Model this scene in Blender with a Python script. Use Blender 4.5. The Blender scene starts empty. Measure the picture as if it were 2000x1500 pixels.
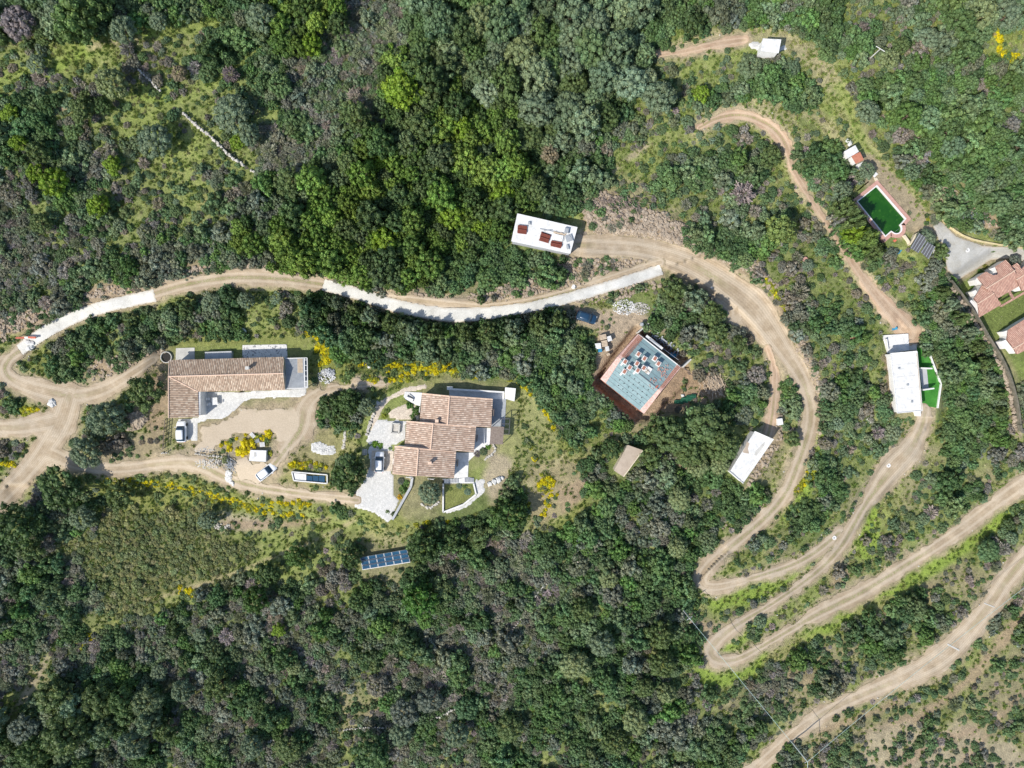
import bpy, bmesh, math, random
import numpy as np
from mathutils import Vector, Matrix
R = math.radians
random.seed(7)
rng = np.random.default_rng(11)
sc = bpy.context.scene
COL = sc.collection

# ------------------------------------------------------------------ camera, sky, sun, exposure
HC = 133.0                                   # drone height above the ground datum (m); the frame spans 200 x 150 m
cam = bpy.data.objects.new('camera', bpy.data.cameras.new('camera')); COL.objects.link(cam)
cam.location = (0, 0, HC); cam.rotation_euler = (0, 0, 0)
cam.data.sensor_width = 36; cam.data.lens = 36 * HC / 200; cam.data.clip_end = 6000; cam.data.clip_start = 1
sc.camera = cam
SUN_EL, SUN_DIR = 45.0, 39.7                 # shadows fall towards the upper right of the photograph
sun = bpy.data.objects.new('sun', bpy.data.lights.new('sun', 'SUN')); COL.objects.link(sun)
sun.data.energy = 4.7; sun.data.angle = R(0.5); sun.data.color = (1.0, 0.95, 0.87)
d = Vector((math.cos(R(SUN_DIR)) * math.cos(R(SUN_EL)), math.sin(R(SUN_DIR)) * math.cos(R(SUN_EL)), -math.sin(R(SUN_EL))))
sun.rotation_euler = d.to_track_quat('-Z', 'Y').to_euler(); sun.location = -d * 300
w = bpy.data.worlds.new("World"); sc.world = w; w.use_nodes = True
nt = w.node_tree; bg = nt.nodes['Background']; sky = nt.nodes.new('ShaderNodeTexSky'); sky.sky_type = 'NISHITA'
sky.sun_disc = False; sky.sun_elevation = R(SUN_EL); sky.sun_rotation = R(90 - (SUN_DIR + 180)) % (2 * math.pi)
nt.links.new(sky.outputs[0], bg.inputs[0]); bg.inputs[1].default_value = 0.15
sc.view_settings.view_transform = 'Standard'; sc.view_settings.look = 'None'
sc.view_settings.exposure = 0.22; sc.view_settings.gamma = 1.0
sc.cycles.max_bounces = 5; sc.cycles.diffuse_bounces = 3; sc.cycles.transparent_max_bounces = 8

# ------------------------------------------------------------------ helpers: noise, polylines, tags
def lattice(seed): return np.random.default_rng(seed).random((256, 256))
_lat = {}
def noise(x, y, scale, seed=0):
    L = _lat.setdefault(seed, lattice(seed + 100))
    x = np.asarray(x, float) / scale + 37.3; y = np.asarray(y, float) / scale + 91.7
    xi = np.floor(x).astype(int); yi = np.floor(y).astype(int); fx = x - xi; fy = y - yi
    fx = fx * fx * (3 - 2 * fx); fy = fy * fy * (3 - 2 * fy)
    a = L[yi % 256, xi % 256]; b = L[yi % 256, (xi + 1) % 256]; c = L[(yi + 1) % 256, xi % 256]; e = L[(yi + 1) % 256, (xi + 1) % 256]
    return (a * (1 - fx) + b * fx) * (1 - fy) + (c * (1 - fx) + e * fx) * fy
def fbm(x, y, scale, seed=0, o=4):
    s = 0; a = 1; t = 0
    for k in range(o):
        s = s + a * noise(x, y, scale / 2 ** k, seed + k); t += a; a *= 0.55
    return s / t
def polydist(X, Y, pts):
    """distance to a polyline, side (+1 = on the left when walking, image coords), interpolated third value"""
    best = np.full(X.shape, 1e9); side = np.zeros(X.shape); val = np.zeros(X.shape)
    for (a, b) in zip(pts[:-1], pts[1:]):
        ax, ay = a[:2]; bx, by = b[:2]; dx, dy = bx - ax, by - ay; L2 = dx * dx + dy * dy + 1e-9
        t = np.clip(((X - ax) * dx + (Y - ay) * dy) / L2, 0, 1)
        qx = X - ax - t * dx; qy = Y - ay - t * dy; dd = np.hypot(qx, qy); m = dd < best
        best = np.where(m, dd, best); side = np.where(m, np.sign(dx * qy - dy * qx), side)
        if len(a) > 2: val = np.where(m, a[2] + t * (b[2] - a[2]), val)
    return best, -side, val
def inside(X, Y, poly):
    r = np.zeros(X.shape, bool); n = len(poly)
    for i in range(n):
        x1, y1 = poly[i][:2]; x2, y2 = poly[(i + 1) % n][:2]
        if y1 == y2: continue
        c = ((Y >= y1) != (Y >= y2)) & (X < (x2 - x1) * (Y - y1) / (y2 - y1) + x1); r ^= c
    return r
def sdpoly(X, Y, poly):
    """signed distance, positive inside"""
    dd, _, _ = polydist(X, Y, list(poly) + [poly[0]])
    return np.where(inside(X, Y, poly), dd, -dd)
def smooth(pts, it=2):
    for _ in range(it):
        o = [pts[0]]
        for a, b in zip(pts[:-1], pts[1:]):
            o.append(tuple(0.75 * p + 0.25 * q for p, q in zip(a, b))); o.append(tuple(0.25 * p + 0.75 * q for p, q in zip(a, b)))
        o.append(pts[-1]); pts = o
    return pts
def tag(o, label=None, cat=None, group=None, kind=None):
    if label: o['label'] = label
    if cat: o['category'] = cat
    if group: o['group'] = group
    if kind: o['kind'] = kind
    return o

# ------------------------------------------------------------------ roads (photo pixels: x, y, half width)
ROADS = {}
def road(key, pts, it=2): ROADS.setdefault(key, []).append(('line', smooth(pts, it)))
def area(key, poly): ROADS.setdefault(key, []).append(('poly', poly))
road('concrete_a', [(38, 684, 12), (75, 656, 13), (120, 630, 13), (180, 605, 13), (240, 590, 12), (302, 577, 13)])
road('concrete_b', [(631, 556, 12), (700, 574, 12), (760, 594, 13), (830, 611, 14), (900, 617, 15), (960, 610, 12), (1030, 602, 10), (1100, 585, 11), (1180, 562, 11), (1240, 544, 11), (1292, 526, 11)])
road('track_upper', [(300, 574, 15), (345, 560, 16), (400, 548, 17), (470, 540, 18), (560, 545, 16), (633, 556, 14)])
road('track_upper', [(760, 582, 12), (860, 592, 15), (940, 602, 12), (1040, 590, 13), (1130, 565, 12), (1290, 512, 12)])
road('track_left', [(50, 678, 16), (14, 702, 16), (6, 728, 18), (36, 750, 20), (100, 768, 26), (150, 776, 22), (205, 762, 20), (250, 735, 16), (300, 702, 12)])
road('track_left', [(135, 775, 30), (118, 830, 34), (90, 875, 28), (60, 915, 24), (-30, 1005, 22)])
road('track_left', [(-40, 836, 20), (40, 836, 22), (110, 822, 28)])
road('track_left', [(85, 880, 26), (150, 910, 17), (230, 918, 15), (330, 903, 17), (390, 905, 22), (440, 935, 17), (500, 951, 15), (560, 961, 13), (640, 971, 11), (698, 977, 11)])
road('yard_track', [(520, 928, 12), (556, 880, 14), (590, 838, 26), (592, 795, 26), (625, 762, 14), (700, 752, 9), (760, 747, 7)])
area('yard_track', [(400, 838), (470, 802), (560, 792), (600, 800), (600, 850), (560, 868), (520, 842), (470, 842), (430, 860), (410, 880), (390, 888), (360, 880), (392, 868)])
area('yard_track', [(450, 892), (500, 902), (530, 900), (520, 945), (470, 935), (440, 915)])
road('track_main', [(1125, 478, 24), (1180, 482, 24), (1240, 484, 22), (1310, 500, 27), (1370, 526, 32), (1420, 560, 36), (1465, 596, 42), (1500, 640, 34), (1535, 690, 24), (1565, 735, 20), (1583, 785, 18), (1585, 820, 17), (1572, 870, 16), (1550, 930, 16), (1535, 965, 16), (1500, 1008, 16), (1440, 1058, 16), (1392, 1096, 17), (1368, 1126, 19), (1375, 1147, 16), (1410, 1147, 12), (1480, 1126, 11), (1540, 1108, 12), (1590, 1082, 12), (1640, 1040, 13)])
road('track_side', [(1500, 680, 9), (1514, 720, 10), (1512, 780, 10), (1506, 830, 11), (1496, 862, 13)])
road('track_main', [(1440, 596, 22), (1440, 618, 20)])
road('track_house', [(1808, 798, 14), (1800, 838, 17), (1778, 880, 28), (1740, 916, 32), (1712, 955, 20), (1690, 985, 13), (1665, 1030, 15), (1645, 1066, 14), (1610, 1106, 12), (1560, 1145, 10), (1500, 1185, 9), (1450, 1214, 12), (1408, 1242, 18), (1384, 1270, 20), (1400, 1292, 17), (1440, 1290, 12), (1490, 1262, 10), (1550, 1226, 11), (1610, 1192, 18), (1680, 1160, 18), (1760, 1110, 16), (1830, 1066, 17), (1900, 1018, 17), (1960, 970, 20), (2060, 905, 22)])
road('track_corner', [(1440, 1530, 16), (1520, 1462, 15), (1560, 1425, 18), (1620, 1386, 18), (1700, 1350, 18), (1780, 1318, 24), (1842, 1284, 32), (1890, 1235, 26), (1930, 1188, 22), (1970, 1125, 24), (2040, 1050, 26)])
road('track_terrace', [(1365, 250, 7), (1400, 229, 11), (1450, 222, 13), (1500, 240, 14), (1530, 270, 14), (1542, 306, 12), (1547, 328, 8)])
road('track_terrace', [(1545, 325, 7), (1565, 360, 9), (1605, 420, 8), (1650, 490, 8), (1698, 560, 14), (1745, 615, 22), (1775, 650, 26)])
road('track_terrace', [(1288, 108, 8), (1340, 100, 9), (1395, 86, 12), (1455, 78, 10)])
area('apron', [(1822, 440), (1838, 432), (1868, 462), (1920, 480), (2100, 492), (2100, 520), (1990, 510), (1962, 505), (1935, 508), (1872, 547), (1850, 528), (1846, 505), (1850, 480), (1834, 470)])

GS = 2.5
gx = np.arange(-150, 2150 + GS, GS); gy = np.arange(-150, 1650 + GS, GS)
GX, GY = np.meshgrid(gx, gy)
GN1 = (fbm(GX, GY, 22, 5, 4) - 0.5)
ROADSD, ROADLAT = {}, {}
for k, parts in ROADS.items():
    sd = np.full(GX.shape, -1e9); lat = np.zeros(GX.shape)
    for typ, pts in parts:
        if typ == 'line':
            dd, sg, wv = polydist(GX, GY, pts); wv = wv - (0 if 'concrete' in k else np.minimum(2.2, wv * .12)); s = wv - dd; l = dd * sg / np.maximum(wv, 1)
            if 'concrete' in k:                                            # cast slabs end square
                for e, q in ((pts[0], pts[1]), (pts[-1], pts[-2])):
                    L_ = math.dist(e[:2], q[:2]); s = np.where(np.hypot(GX - e[0], GY - e[1]) < 40, np.minimum(s, -((GX - e[0]) * (e[0] - q[0]) + (GY - e[1]) * (e[1] - q[1])) / L_), s)
        else:
            s = sdpoly(GX, GY, pts); l = np.zeros(GX.shape) + 0.5
        m = s > sd; sd = np.where(m, s, sd); lat = np.where(m, l, lat)
    rag = 0.0 if k in ('apron',) else (3 if 'concrete' in k else 34 if k == 'yard_track' else 18)
    ROADSD[k] = sd + GN1 * rag; ROADLAT[k] = lat
ALLROAD = np.max(np.stack(list(ROADSD.values())), 0)
def samp(A, px, py):
    x = np.clip((np.asarray(px, float) + 150) / GS, 0, A.shape[1] - 1.001); y = np.clip((np.asarray(py, float) + 150) / GS, 0, A.shape[0] - 1.001)
    xi = x.astype(int); yi = y.astype(int); fx = x - xi; fy = y - yi
    return (A[yi, xi] * (1 - fx) + A[yi, xi + 1] * fx) * (1 - fy) + (A[yi + 1, xi] * (1 - fx) + A[yi + 1, xi + 1] * fx) * fy

# ------------------------------------------------------------------ terrain: slope + banks cut for the tracks + level pads
TS = 5.0
tx = np.arange(-250, 2250 + TS, TS); ty = np.arange(-250, 1750 + TS, TS)
def grow(a, b, n): return a + (b - a) * (np.arange(1, n + 1) / n) ** 2.2
TXC = np.concatenate([grow(-250, -9000, 16)[::-1], tx, grow(2250, 11000, 16)]); TYC = np.concatenate([grow(-250, -9000, 16)[::-1], ty, grow(1750, 10500, 16)])
PX, PY = np.meshgrid(TXC, TYC)
cx_ = np.clip(PX, -1200, 3200); cy_ = np.clip(PY, -1200, 2700)
Z = 6.0 * (750 - cy_) / 750 - 1.5 * (cx_ - 1000) / 1000 + 2.2 * np.sin(cx_ / 260 + 0.6) * np.cos(cy_ / 330) + 0.9 * np.sin(cx_ / 110 + cy_ / 140)
Z += (fbm(PX, PY, 90, 40, 4) - 0.5) * 1.2
def bank(pts, up, down, reach=45, w=14, steep=9):
    """ground rises by up on the left-hand side of the line (walking along it) and falls by down on the other"""
    global Z
    dd, sg, _ = polydist(PX, PY, smooth(pts, 1)); s = np.clip((dd - w) / steep, 0, 1); s = s * s * (3 - 2 * s)
    f = np.exp(-np.maximum(dd - w - steep, 0) ** 2 / (2 * reach ** 2))
    f = f * np.clip(np.minimum(np.hypot(PX - pts[0][0], PY - pts[0][1]), np.hypot(PX - pts[-1][0], PY - pts[-1][1])) / 80, 0, 1)
    Z += np.where(sg > 0, up, -down) * s * f
bank([(0, 700), (75, 656), (180, 605), (300, 575), (470, 540), (632, 556), (760, 594), (900, 617), (1030, 602), (1180, 562), (1290, 526)], 1.1, 0.9, 50)
bank([(1130, 478), (1240, 480), (1310, 498), (1420, 555), (1480, 600), (1535, 690), (1583, 785), (1572, 870), (1535, 965), (1440, 1058)], 1.0, 0.7, 45, 22)
bank([(1385, 1152), (1480, 1126), (1590, 1082), (1650, 1035), (1712, 950), (1780, 870)], 0.7, 0.9, 20, 13)
bank([(1400, 1292), (1490, 1262), (1610, 1192), (1760, 1110), (1900, 1018), (2060, 905)], 0.8, 1.1, 25, 15)
bank([(1450, 1520), (1560, 1425), (1700, 1350), (1842, 1284), (1930, 1188), (2040, 1050)], 0.7, 0.8, 25, 20)
bank([(1660, 355), (1690, 430), (1730, 475), (1800, 520), (1860, 600), (1930, 700), (1970, 800)], 1.2, 0.8, 50, 3, 5)
bank([(1370, 250), (1450, 222), (1530, 270), (1565, 360), (1650, 490), (1698, 560), (1745, 615)], 0.6, 0.9, 30, 10)
bank([(100, 940), (230, 925), (380, 930), (440, 955), (560, 975), (700, 1010), (850, 1020), (960, 990)], 0.3, 1.2, 60, 12, 14)
PADS = {}
def pad(key, poly, dz=0.0, feather=18, z=None):
    global Z
    c = np.mean(np.array(poly), 0)
    if z is None: z = float(Z[np.abs(TYC - c[1]).argmin(), np.abs(TXC - c[0]).argmin()]) + dz
    s = sdpoly(PX, PY, poly); t = np.clip(1 + s / feather, 0, 1); t = t * t * (3 - 2 * t)
    Z = Z * (1 - t) + z * t; PADS[key] = z
    return z
ZH1 = pad('h1', [(318, 668), (605, 655), (660, 740), (600, 850), (560, 900), (400, 900), (310, 880)], 0.8, 40)
ZH2 = pad('h2', [(700, 745), (1015, 745), (1010, 900), (960, 975), (870, 1010), (760, 1025), (690, 980), (710, 800)], 0, 40)
ZH3 = pad('h3', [(1240, 640), (1345, 705), (1345, 745), (1262, 820), (1246, 820), (1162, 750), (1168, 736)], -2.6, 5)
ZH7 = pad('h7', [(1000, 408), (1140, 432), (1128, 500), (990, 478)], -0.3, 14)
ZH4 = pad('h4', [(1722, 648), (1800, 648), (1845, 745), (1832, 815), (1752, 815), (1738, 700)], 0.0, 8)
pad('h4bank', [(1700, 700), (1730, 700), (1744, 815), (1712, 815)], z=ZH4 + 1.3, feather=6)
ZPO = pad('pool', [(1640, 290), (1690, 275), (1745, 340), (1830, 440), (1770, 480), (1735, 475), (1690, 430), (1665, 390)], 0.2, 14)
ZPOW = pad('poolhole', [(1710, 368), (1765, 430), (1755, 452), (1736, 456), (1678, 394)], z=ZPO - 1.6, feather=5)
ZH8 = pad('h8', [(1870, 545), (1940, 500), (2100, 505), (2100, 760), (1975, 700), (1905, 600)], 0.0, 20)
ZH0 = pad('h0', [(1465, 70), (1540, 70), (1540, 105), (1465, 105)], 0.1, 14)
ZH5 = pad('h5', [(1195, 862), (1262, 870), (1225, 940), (1190, 925)], 0, 14)
ZH6 = pad('h6', [(1470, 838), (1520, 850), (1460, 955), (1415, 925)], 0, 14)
ZCP = pad('carport', [(1788, 452), (1832, 480), (1818, 512), (1772, 488)], -0.3, 10)
ZSOL = pad('solar', [(698, 1080), (800, 1065), (808, 1102), (705, 1120)], 0, 14)
def ground(px, py):
    x = np.interp(px, TXC, np.arange(len(TXC))); y = np.interp(py, TYC, np.arange(len(TYC)))
    xi = np.minimum(np.asarray(x).astype(int), len(TXC) - 2); yi = np.minimum(np.asarray(y).astype(int), len(TYC) - 2); fx = x - xi; fy = y - yi
    return (Z[yi, xi] * (1 - fx) + Z[yi, xi + 1] * fx) * (1 - fy) + (Z[yi + 1, xi] * (1 - fx) + Z[yi + 1, xi + 1] * fx) * fy
def W(px, py, z):
    k = (HC - z) / HC
    return Vector(((px - 1000) / 10 * k, (750 - py) / 10 * k, z))
def G(px, py, dz=0.0): return W(px, py, float(ground(px, py)) + dz)
# ------------------------------------------------------------------ materials
def newmat(name):
    m = bpy.data.materials.new(name); m.use_nodes = True; t = m.node_tree; return m, t, t.nodes['Principled BSDF']
def nd(t, typ, ins=None, **kw):
    n = t.nodes.new(typ)
    for k, v in kw.items(): setattr(n, k, v)
    for k, v in (ins or {}).items():
        if isinstance(v, bpy.types.NodeSocket): t.links.new(v, n.inputs[k])
        else: n.inputs[k].default_value = v
    return n
def ramp(t, fac, stops):
    r = nd(t, 'ShaderNodeValToRGB', {0: fac}); e = r.color_ramp.elements
    while len(e) < len(stops): e.new(0.5)
    for q, (p, c) in zip(e, stops): q.position = p; q.color = (*c, 1) if len(c) == 3 else c
    return r.outputs[0]
def mixc(t, fac, a, b, mode='MIX'):
    n = t.nodes.new('ShaderNodeMix'); n.data_type = 'RGBA'; n.blend_type = mode
    for s, v in ((n.inputs[0], fac), (n.inputs[6], a), (n.inputs[7], b)):
        if isinstance(v, bpy.types.NodeSocket): t.links.new(v, s)
        else: s.default_value = v if isinstance(v, (int, float)) else ((*v, 1) if len(v) == 3 else v)
    return n.outputs[2]
def bump(t, h, dist=0.05, strength=0.6):
    return nd(t, 'ShaderNodeBump', {'Height': h, 'Distance': dist, 'Strength': strength}).outputs[0]
def rough(name, c1, c2, scale=1.0, r=0.85, c3=None, bd=0.03, fine=9.0, metal=0.0, spec=0.3):
    """a weathered surface: two tones in soft patches, fine grain and a little relief"""
    m, t, p = newmat(name); geo = nd(t, 'ShaderNodeNewGeometry')
    n1 = nd(t, 'ShaderNodeTexNoise', {'Vector': geo.outputs['Position'], 'Scale': scale, 'Detail': 6, 'Roughness': 0.65})
    n2 = nd(t, 'ShaderNodeTexNoise', {'Vector': geo.outputs['Position'], 'Scale': fine, 'Detail': 4, 'Roughness': 0.7})
    c = ramp(t, n1.outputs[0], [(0.35, c1), (0.65, c2)])
    if c3: c = mixc(t, ramp(t, n2.outputs[0], [(0.58, (0, 0, 0)), (0.66, (1, 1, 1))]), c, c3)
    g = ramp(t, n2.outputs[0], [(0.25, (0.78,) * 3), (0.75, (1.18,) * 3)])
    t.links.new(mixc(t, 1.0, c, g, 'MULTIPLY'), p.inputs['Base Color']); p.inputs['Roughness'].default_value = r
    p.inputs['Metallic'].default_value = metal; p.inputs['Specular IOR Level'].default_value = spec
    t.links.new(bump(t, n2.outputs[0], bd), p.inputs['Normal']); return m
M = {}
M['white_wall'] = rough('white_render', (0.64, 0.63, 0.60), (0.73, 0.72, 0.70), 0.7)
M['white_roof'] = rough('white_roof_coat', (0.58, 0.58, 0.56), (0.73, 0.72, 0.71), 0.9, 0.7, bd=0.02, fine=2, c3=(.50, .50, .48))
M['cream'] = rough('cream_render', (0.60, 0.52, 0.38), (0.68, 0.60, 0.46), 0.8)
M['concrete'] = rough('concrete', (0.42, 0.41, 0.38), (0.55, 0.54, 0.50), 0.6)
M['grey_slab'] = rough('grey_slab', (0.36, 0.37, 0.38), (0.45, 0.46, 0.47), 0.8)
M['tan_roof'] = rough('tan_screed', (0.36, 0.29, 0.22), (0.45, 0.37, 0.29), 0.6)
M['stone'] = rough('field_stone', (0.36, 0.34, 0.30), (0.56, 0.53, 0.47), 1.6, fine=5, bd=0.08)
M['brown_stone'] = rough('brown_rock', (0.25, 0.195, 0.140), (0.41, 0.34, 0.26), 1.1, fine=4, bd=0.08)
M['dark_stone'] = rough('shadow_dark_stone', (0.10, 0.095, 0.07), (0.19, 0.17, 0.13), 1.1, fine=4, bd=0.08)  # dark tone stands in for the shadow strip along the right boundary
M['marble'] = rough('white_rock', (0.46, 0.46, 0.44), (0.70, 0.69, 0.66), 1.2, fine=4, bd=0.08)
M['dark_slat'] = rough('dark_grey_wood', (0.085, 0.085, 0.09), (0.12, 0.12, 0.125), 2)
M['pergola_wood'] = rough('weathered_brown_wood', (0.17, 0.13, 0.11), (0.26, 0.21, 0.18), 3)
M['pale_wood'] = rough('pale_wood', (0.42, 0.33, 0.24), (0.55, 0.45, 0.33), 3)
M['grey_wood'] = rough('grey_boards', (0.27, 0.29, 0.31), (0.36, 0.38, 0.40), 2)
M['pink_coping'] = rough('pink_terracotta_paving', (0.44, 0.25, 0.20), (0.52, 0.31, 0.26), 2)
M['red_tile'] = rough('red_tile', (0.40, 0.15, 0.09), (0.47, 0.20, 0.13), 2)
M['rust'] = rough('rusty_sheet', (0.13, 0.035, 0.025), (0.20, 0.06, 0.04), 3)
M['brick'] = rough('red_brick', (0.30, 0.125, 0.085), (0.38, 0.175, 0.125), 4)
M['pink_parapet'] = rough('pinkish_masonry', (0.52, 0.31, 0.26), (0.66, 0.47, 0.41), 2.5, fine=5)
M['teal'] = rough('blue_green_insulation_board', (0.19, 0.285, 0.295), (0.25, 0.345, 0.355), 0.8, 0.8, bd=0.01)
M['turf'] = rough('artificial_turf', (0.030, 0.155, 0.018), (0.055, 0.225, 0.032), 0.5, 0.95, fine=4)
M['turf_pale'] = rough('paler_turf', (0.05, 0.20, 0.03), (0.08, 0.26, 0.05), 0.6, 0.95)
M['bark'] = rough('bark', (0.10, 0.075, 0.055), (0.17, 0.13, 0.10), 4)
M['black'] = rough('black_rubber', (0.02, 0.02, 0.02), (0.03, 0.03, 0.03), 4)
M['dark'] = rough('dark_void', (0.02, 0.018, 0.016), (0.035, 0.03, 0.028), 4)
M['grey_metal'] = rough('galvanised_metal', (0.35, 0.37, 0.38), (0.45, 0.47, 0.48), 3, 0.5, metal=0.3)
M['blue_tarp'] = rough('blue_plastic', (0.03, 0.20, 0.34), (0.05, 0.28, 0.44), 2, 0.5)
M['red_paint'] = rough('red_paint', (0.50, 0.12, 0.07), (0.60, 0.18, 0.11), 2, 0.6)
M['pink_plastic'] = rough('salmon_cover', (0.58, 0.24, 0.17), (0.66, 0.30, 0.22), 2, 0.6)
M['green_net'] = rough('green_net', (0.01, 0.07, 0.04), (0.02, 0.11, 0.06), 3)
M['yellow_kerb'] = rough('yellow_ochre_wall', (0.56, 0.46, 0.24), (0.66, 0.56, 0.34), 2)
M['wire'] = rough('pale_cable', (0.35, 0.48, 0.45), (0.45, 0.56, 0.52), 2, 0.5)
M['panel'] = rough('solar_cell_blue', (0.010, 0.05, 0.10), (0.016, 0.075, 0.14), 0.8, 0.25, bd=0.001, spec=0.5)
M['glass_dark'] = rough('dark_glass', (0.02, 0.045, 0.075), (0.035, 0.07, 0.11), 1, 0.08, bd=0.0, spec=0.6)  # blue in the base colour stands for reflected sky
M['grey_cover'] = rough('grey_fibre_cement', (0.13, 0.135, 0.15), (0.175, 0.18, 0.19), 0.7)

def stone_paving(name, pale, joint, scale=1.6, dark=None, jw=0.06):
    m, t, p = newmat(name); geo = nd(t, 'ShaderNodeNewGeometry')
    nz = nd(t, 'ShaderNodeTexNoise', {'Vector': geo.outputs['Position'], 'Scale': 1.3, 'Detail': 3})
    vec = nd(t, 'ShaderNodeVectorMath', {0: geo.outputs['Position'], 1: nz.outputs['Color']}, operation='ADD').outputs[0]
    v = nd(t, 'ShaderNodeTexVoronoi', {'Vector': vec, 'Scale': scale}, feature='DISTANCE_TO_EDGE')
    vc = nd(t, 'ShaderNodeTexVoronoi', {'Vector': vec, 'Scale': scale})
    tone = ramp(t, vc.outputs['Color'], [(0.1, tuple(x * 0.78 for x in pale)), (0.6, pale)])
    if dark: tone = mixc(t, ramp(t, vc.outputs['Color'], [(0.0, (1, 1, 1)), (0.24, (1, 1, 1)), (0.27, (0, 0, 0))]), tone, dark)
    c = mixc(t, ramp(t, v.outputs[0], [(jw * 0.4, (1, 1, 1)), (jw, (0, 0, 0))]), tone, joint)
    t.links.new(c, p.inputs['Base Color']); p.inputs['Roughness'].default_value = 0.8
    t.links.new(bump(t, ramp(t, v.outputs[0], [(0, (0, 0, 0)), (jw * 1.5, (1, 1, 1))]), 0.02), p.inputs['Normal']); return m
M['white_stone'] = stone_paving('white_crazy_paving', (0.60, 0.59, 0.56), (0.44, 0.43, 0.40), 3.2, (0.50, 0.50, 0.48))
M['terrazzo'] = stone_paving('white_terrazzo_paving', (0.68, 0.67, 0.64), (0.54, 0.53, 0.5), 3.6, (0.22, 0.22, 0.23))
M['tan_stone'] = stone_paving('sandy_stone_paving', (0.58, 0.50, 0.40), (0.40, 0.33, 0.26), 1.6)

def tile_mat(name, cols, pitch, row=0.42):
    """clay barrel tiles: every tile its own tone, lichen in patches (UV in metres: across, down the slope)"""
    m, t, p = newmat(name); uv = nd(t, 'ShaderNodeUVMap'); s = nd(t, 'ShaderNodeSeparateXYZ', {0: uv.outputs[0]})
    cu = nd(t, 'ShaderNodeMath', {0: nd(t, 'ShaderNodeMath', {0: s.outputs[0], 1: pitch}, operation='DIVIDE').outputs[0]}, operation='FLOOR')
    cv = nd(t, 'ShaderNodeMath', {0: nd(t, 'ShaderNodeMath', {0: s.outputs[1], 1: row}, operation='DIVIDE').outputs[0]}, operation='FLOOR')
    fr = nd(t, 'ShaderNodeMath', {0: nd(t, 'ShaderNodeMath', {0: s.outputs[0], 1: pitch}, operation='DIVIDE').outputs[0]}, operation='FRACT')
    wn = nd(t, 'ShaderNodeTexWhiteNoise', {0: nd(t, 'ShaderNodeCombineXYZ', {0: cu.outputs[0], 1: cv.outputs[0]}).outputs[0]})
    c = ramp(t, wn.outputs[0], [(0.0, cols[0]), (0.35, cols[1]), (0.7, cols[2]), (1.0, cols[3])])
    nz = nd(t, 'ShaderNodeTexNoise', {'Vector': uv.outputs[0], 'Scale': 0.7, 'Detail': 5, 'Roughness': 0.7})
    c = mixc(t, 1.0, c, ramp(t, nz.outputs[0], [(0.3, (0.66, 0.66, 0.64)), (0.45, (0.92, 0.92, 0.90)), (0.7, (1.16, 1.13, 1.09))]), 'MULTIPLY')
    # the channel tiles between the cover tiles are darker
    c = mixc(t, ramp(t, fr.outputs[0], [(0.0, (1, 1, 1)), (0.10, (1, 1, 1)), (0.22, (0, 0, 0)), (0.80, (0, 0, 0)), (0.9, (1, 1, 1))]), c, tuple(x * 0.76 for x in cols[0]))
    t.links.new(c, p.inputs['Base Color']); p.inputs['Roughness'].default_value = 0.85; return m
M['tiles_old'] = tile_mat('weathered_clay_tiles', [(0.30, 0.215, 0.155), (0.40, 0.29, 0.21), (0.50, 0.385, 0.29), (0.61, 0.51, 0.40)], 0.33)
M['tiles_new'] = tile_mat('clay_tiles', [(0.34, 0.24, 0.18), (0.43, 0.31, 0.24), (0.52, 0.395, 0.31), (0.62, 0.50, 0.41)], 0.37)
M['tiles_pink'] = tile_mat('pinkish_clay_tiles', [(0.36, 0.20, 0.155), (0.42, 0.245, 0.19), (0.47, 0.29, 0.225), (0.54, 0.36, 0.28)], 0.28)
M['ridge'] = rough('pale_ridge_tile', (0.60, 0.42, 0.31), (0.70, 0.52, 0.40), 3)

# foliage: tint comes from each plant, tone from each leaf clump
def foliage(name, trans=0.25, r=0.55, spec=0.25):
    m, t, p = newmat(name); ti = nd(t, 'ShaderNodeAttribute', attribute_type='INSTANCER', attribute_name='tint')
    lv = nd(t, 'ShaderNodeAttribute', attribute_type='GEOMETRY', attribute_name='lv')
    c = mixc(t, 1.0, ti.outputs['Color'], lv.outputs['Color'], 'MULTIPLY')
    t.links.new(c, p.inputs['Base Color']); p.inputs['Roughness'].default_value = r; p.inputs['Specular IOR Level'].default_value = spec
    tr = nd(t, 'ShaderNodeBsdfTranslucent', {'Color': c}); mx = nd(t, 'ShaderNodeMixShader', {0: trans, 1: p.outputs[0], 2: tr.outputs[0]})
    t.links.new(mx.outputs[0], t.nodes['Material Output'].inputs[0]); return m
M['leaf'] = foliage('foliage')

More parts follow.
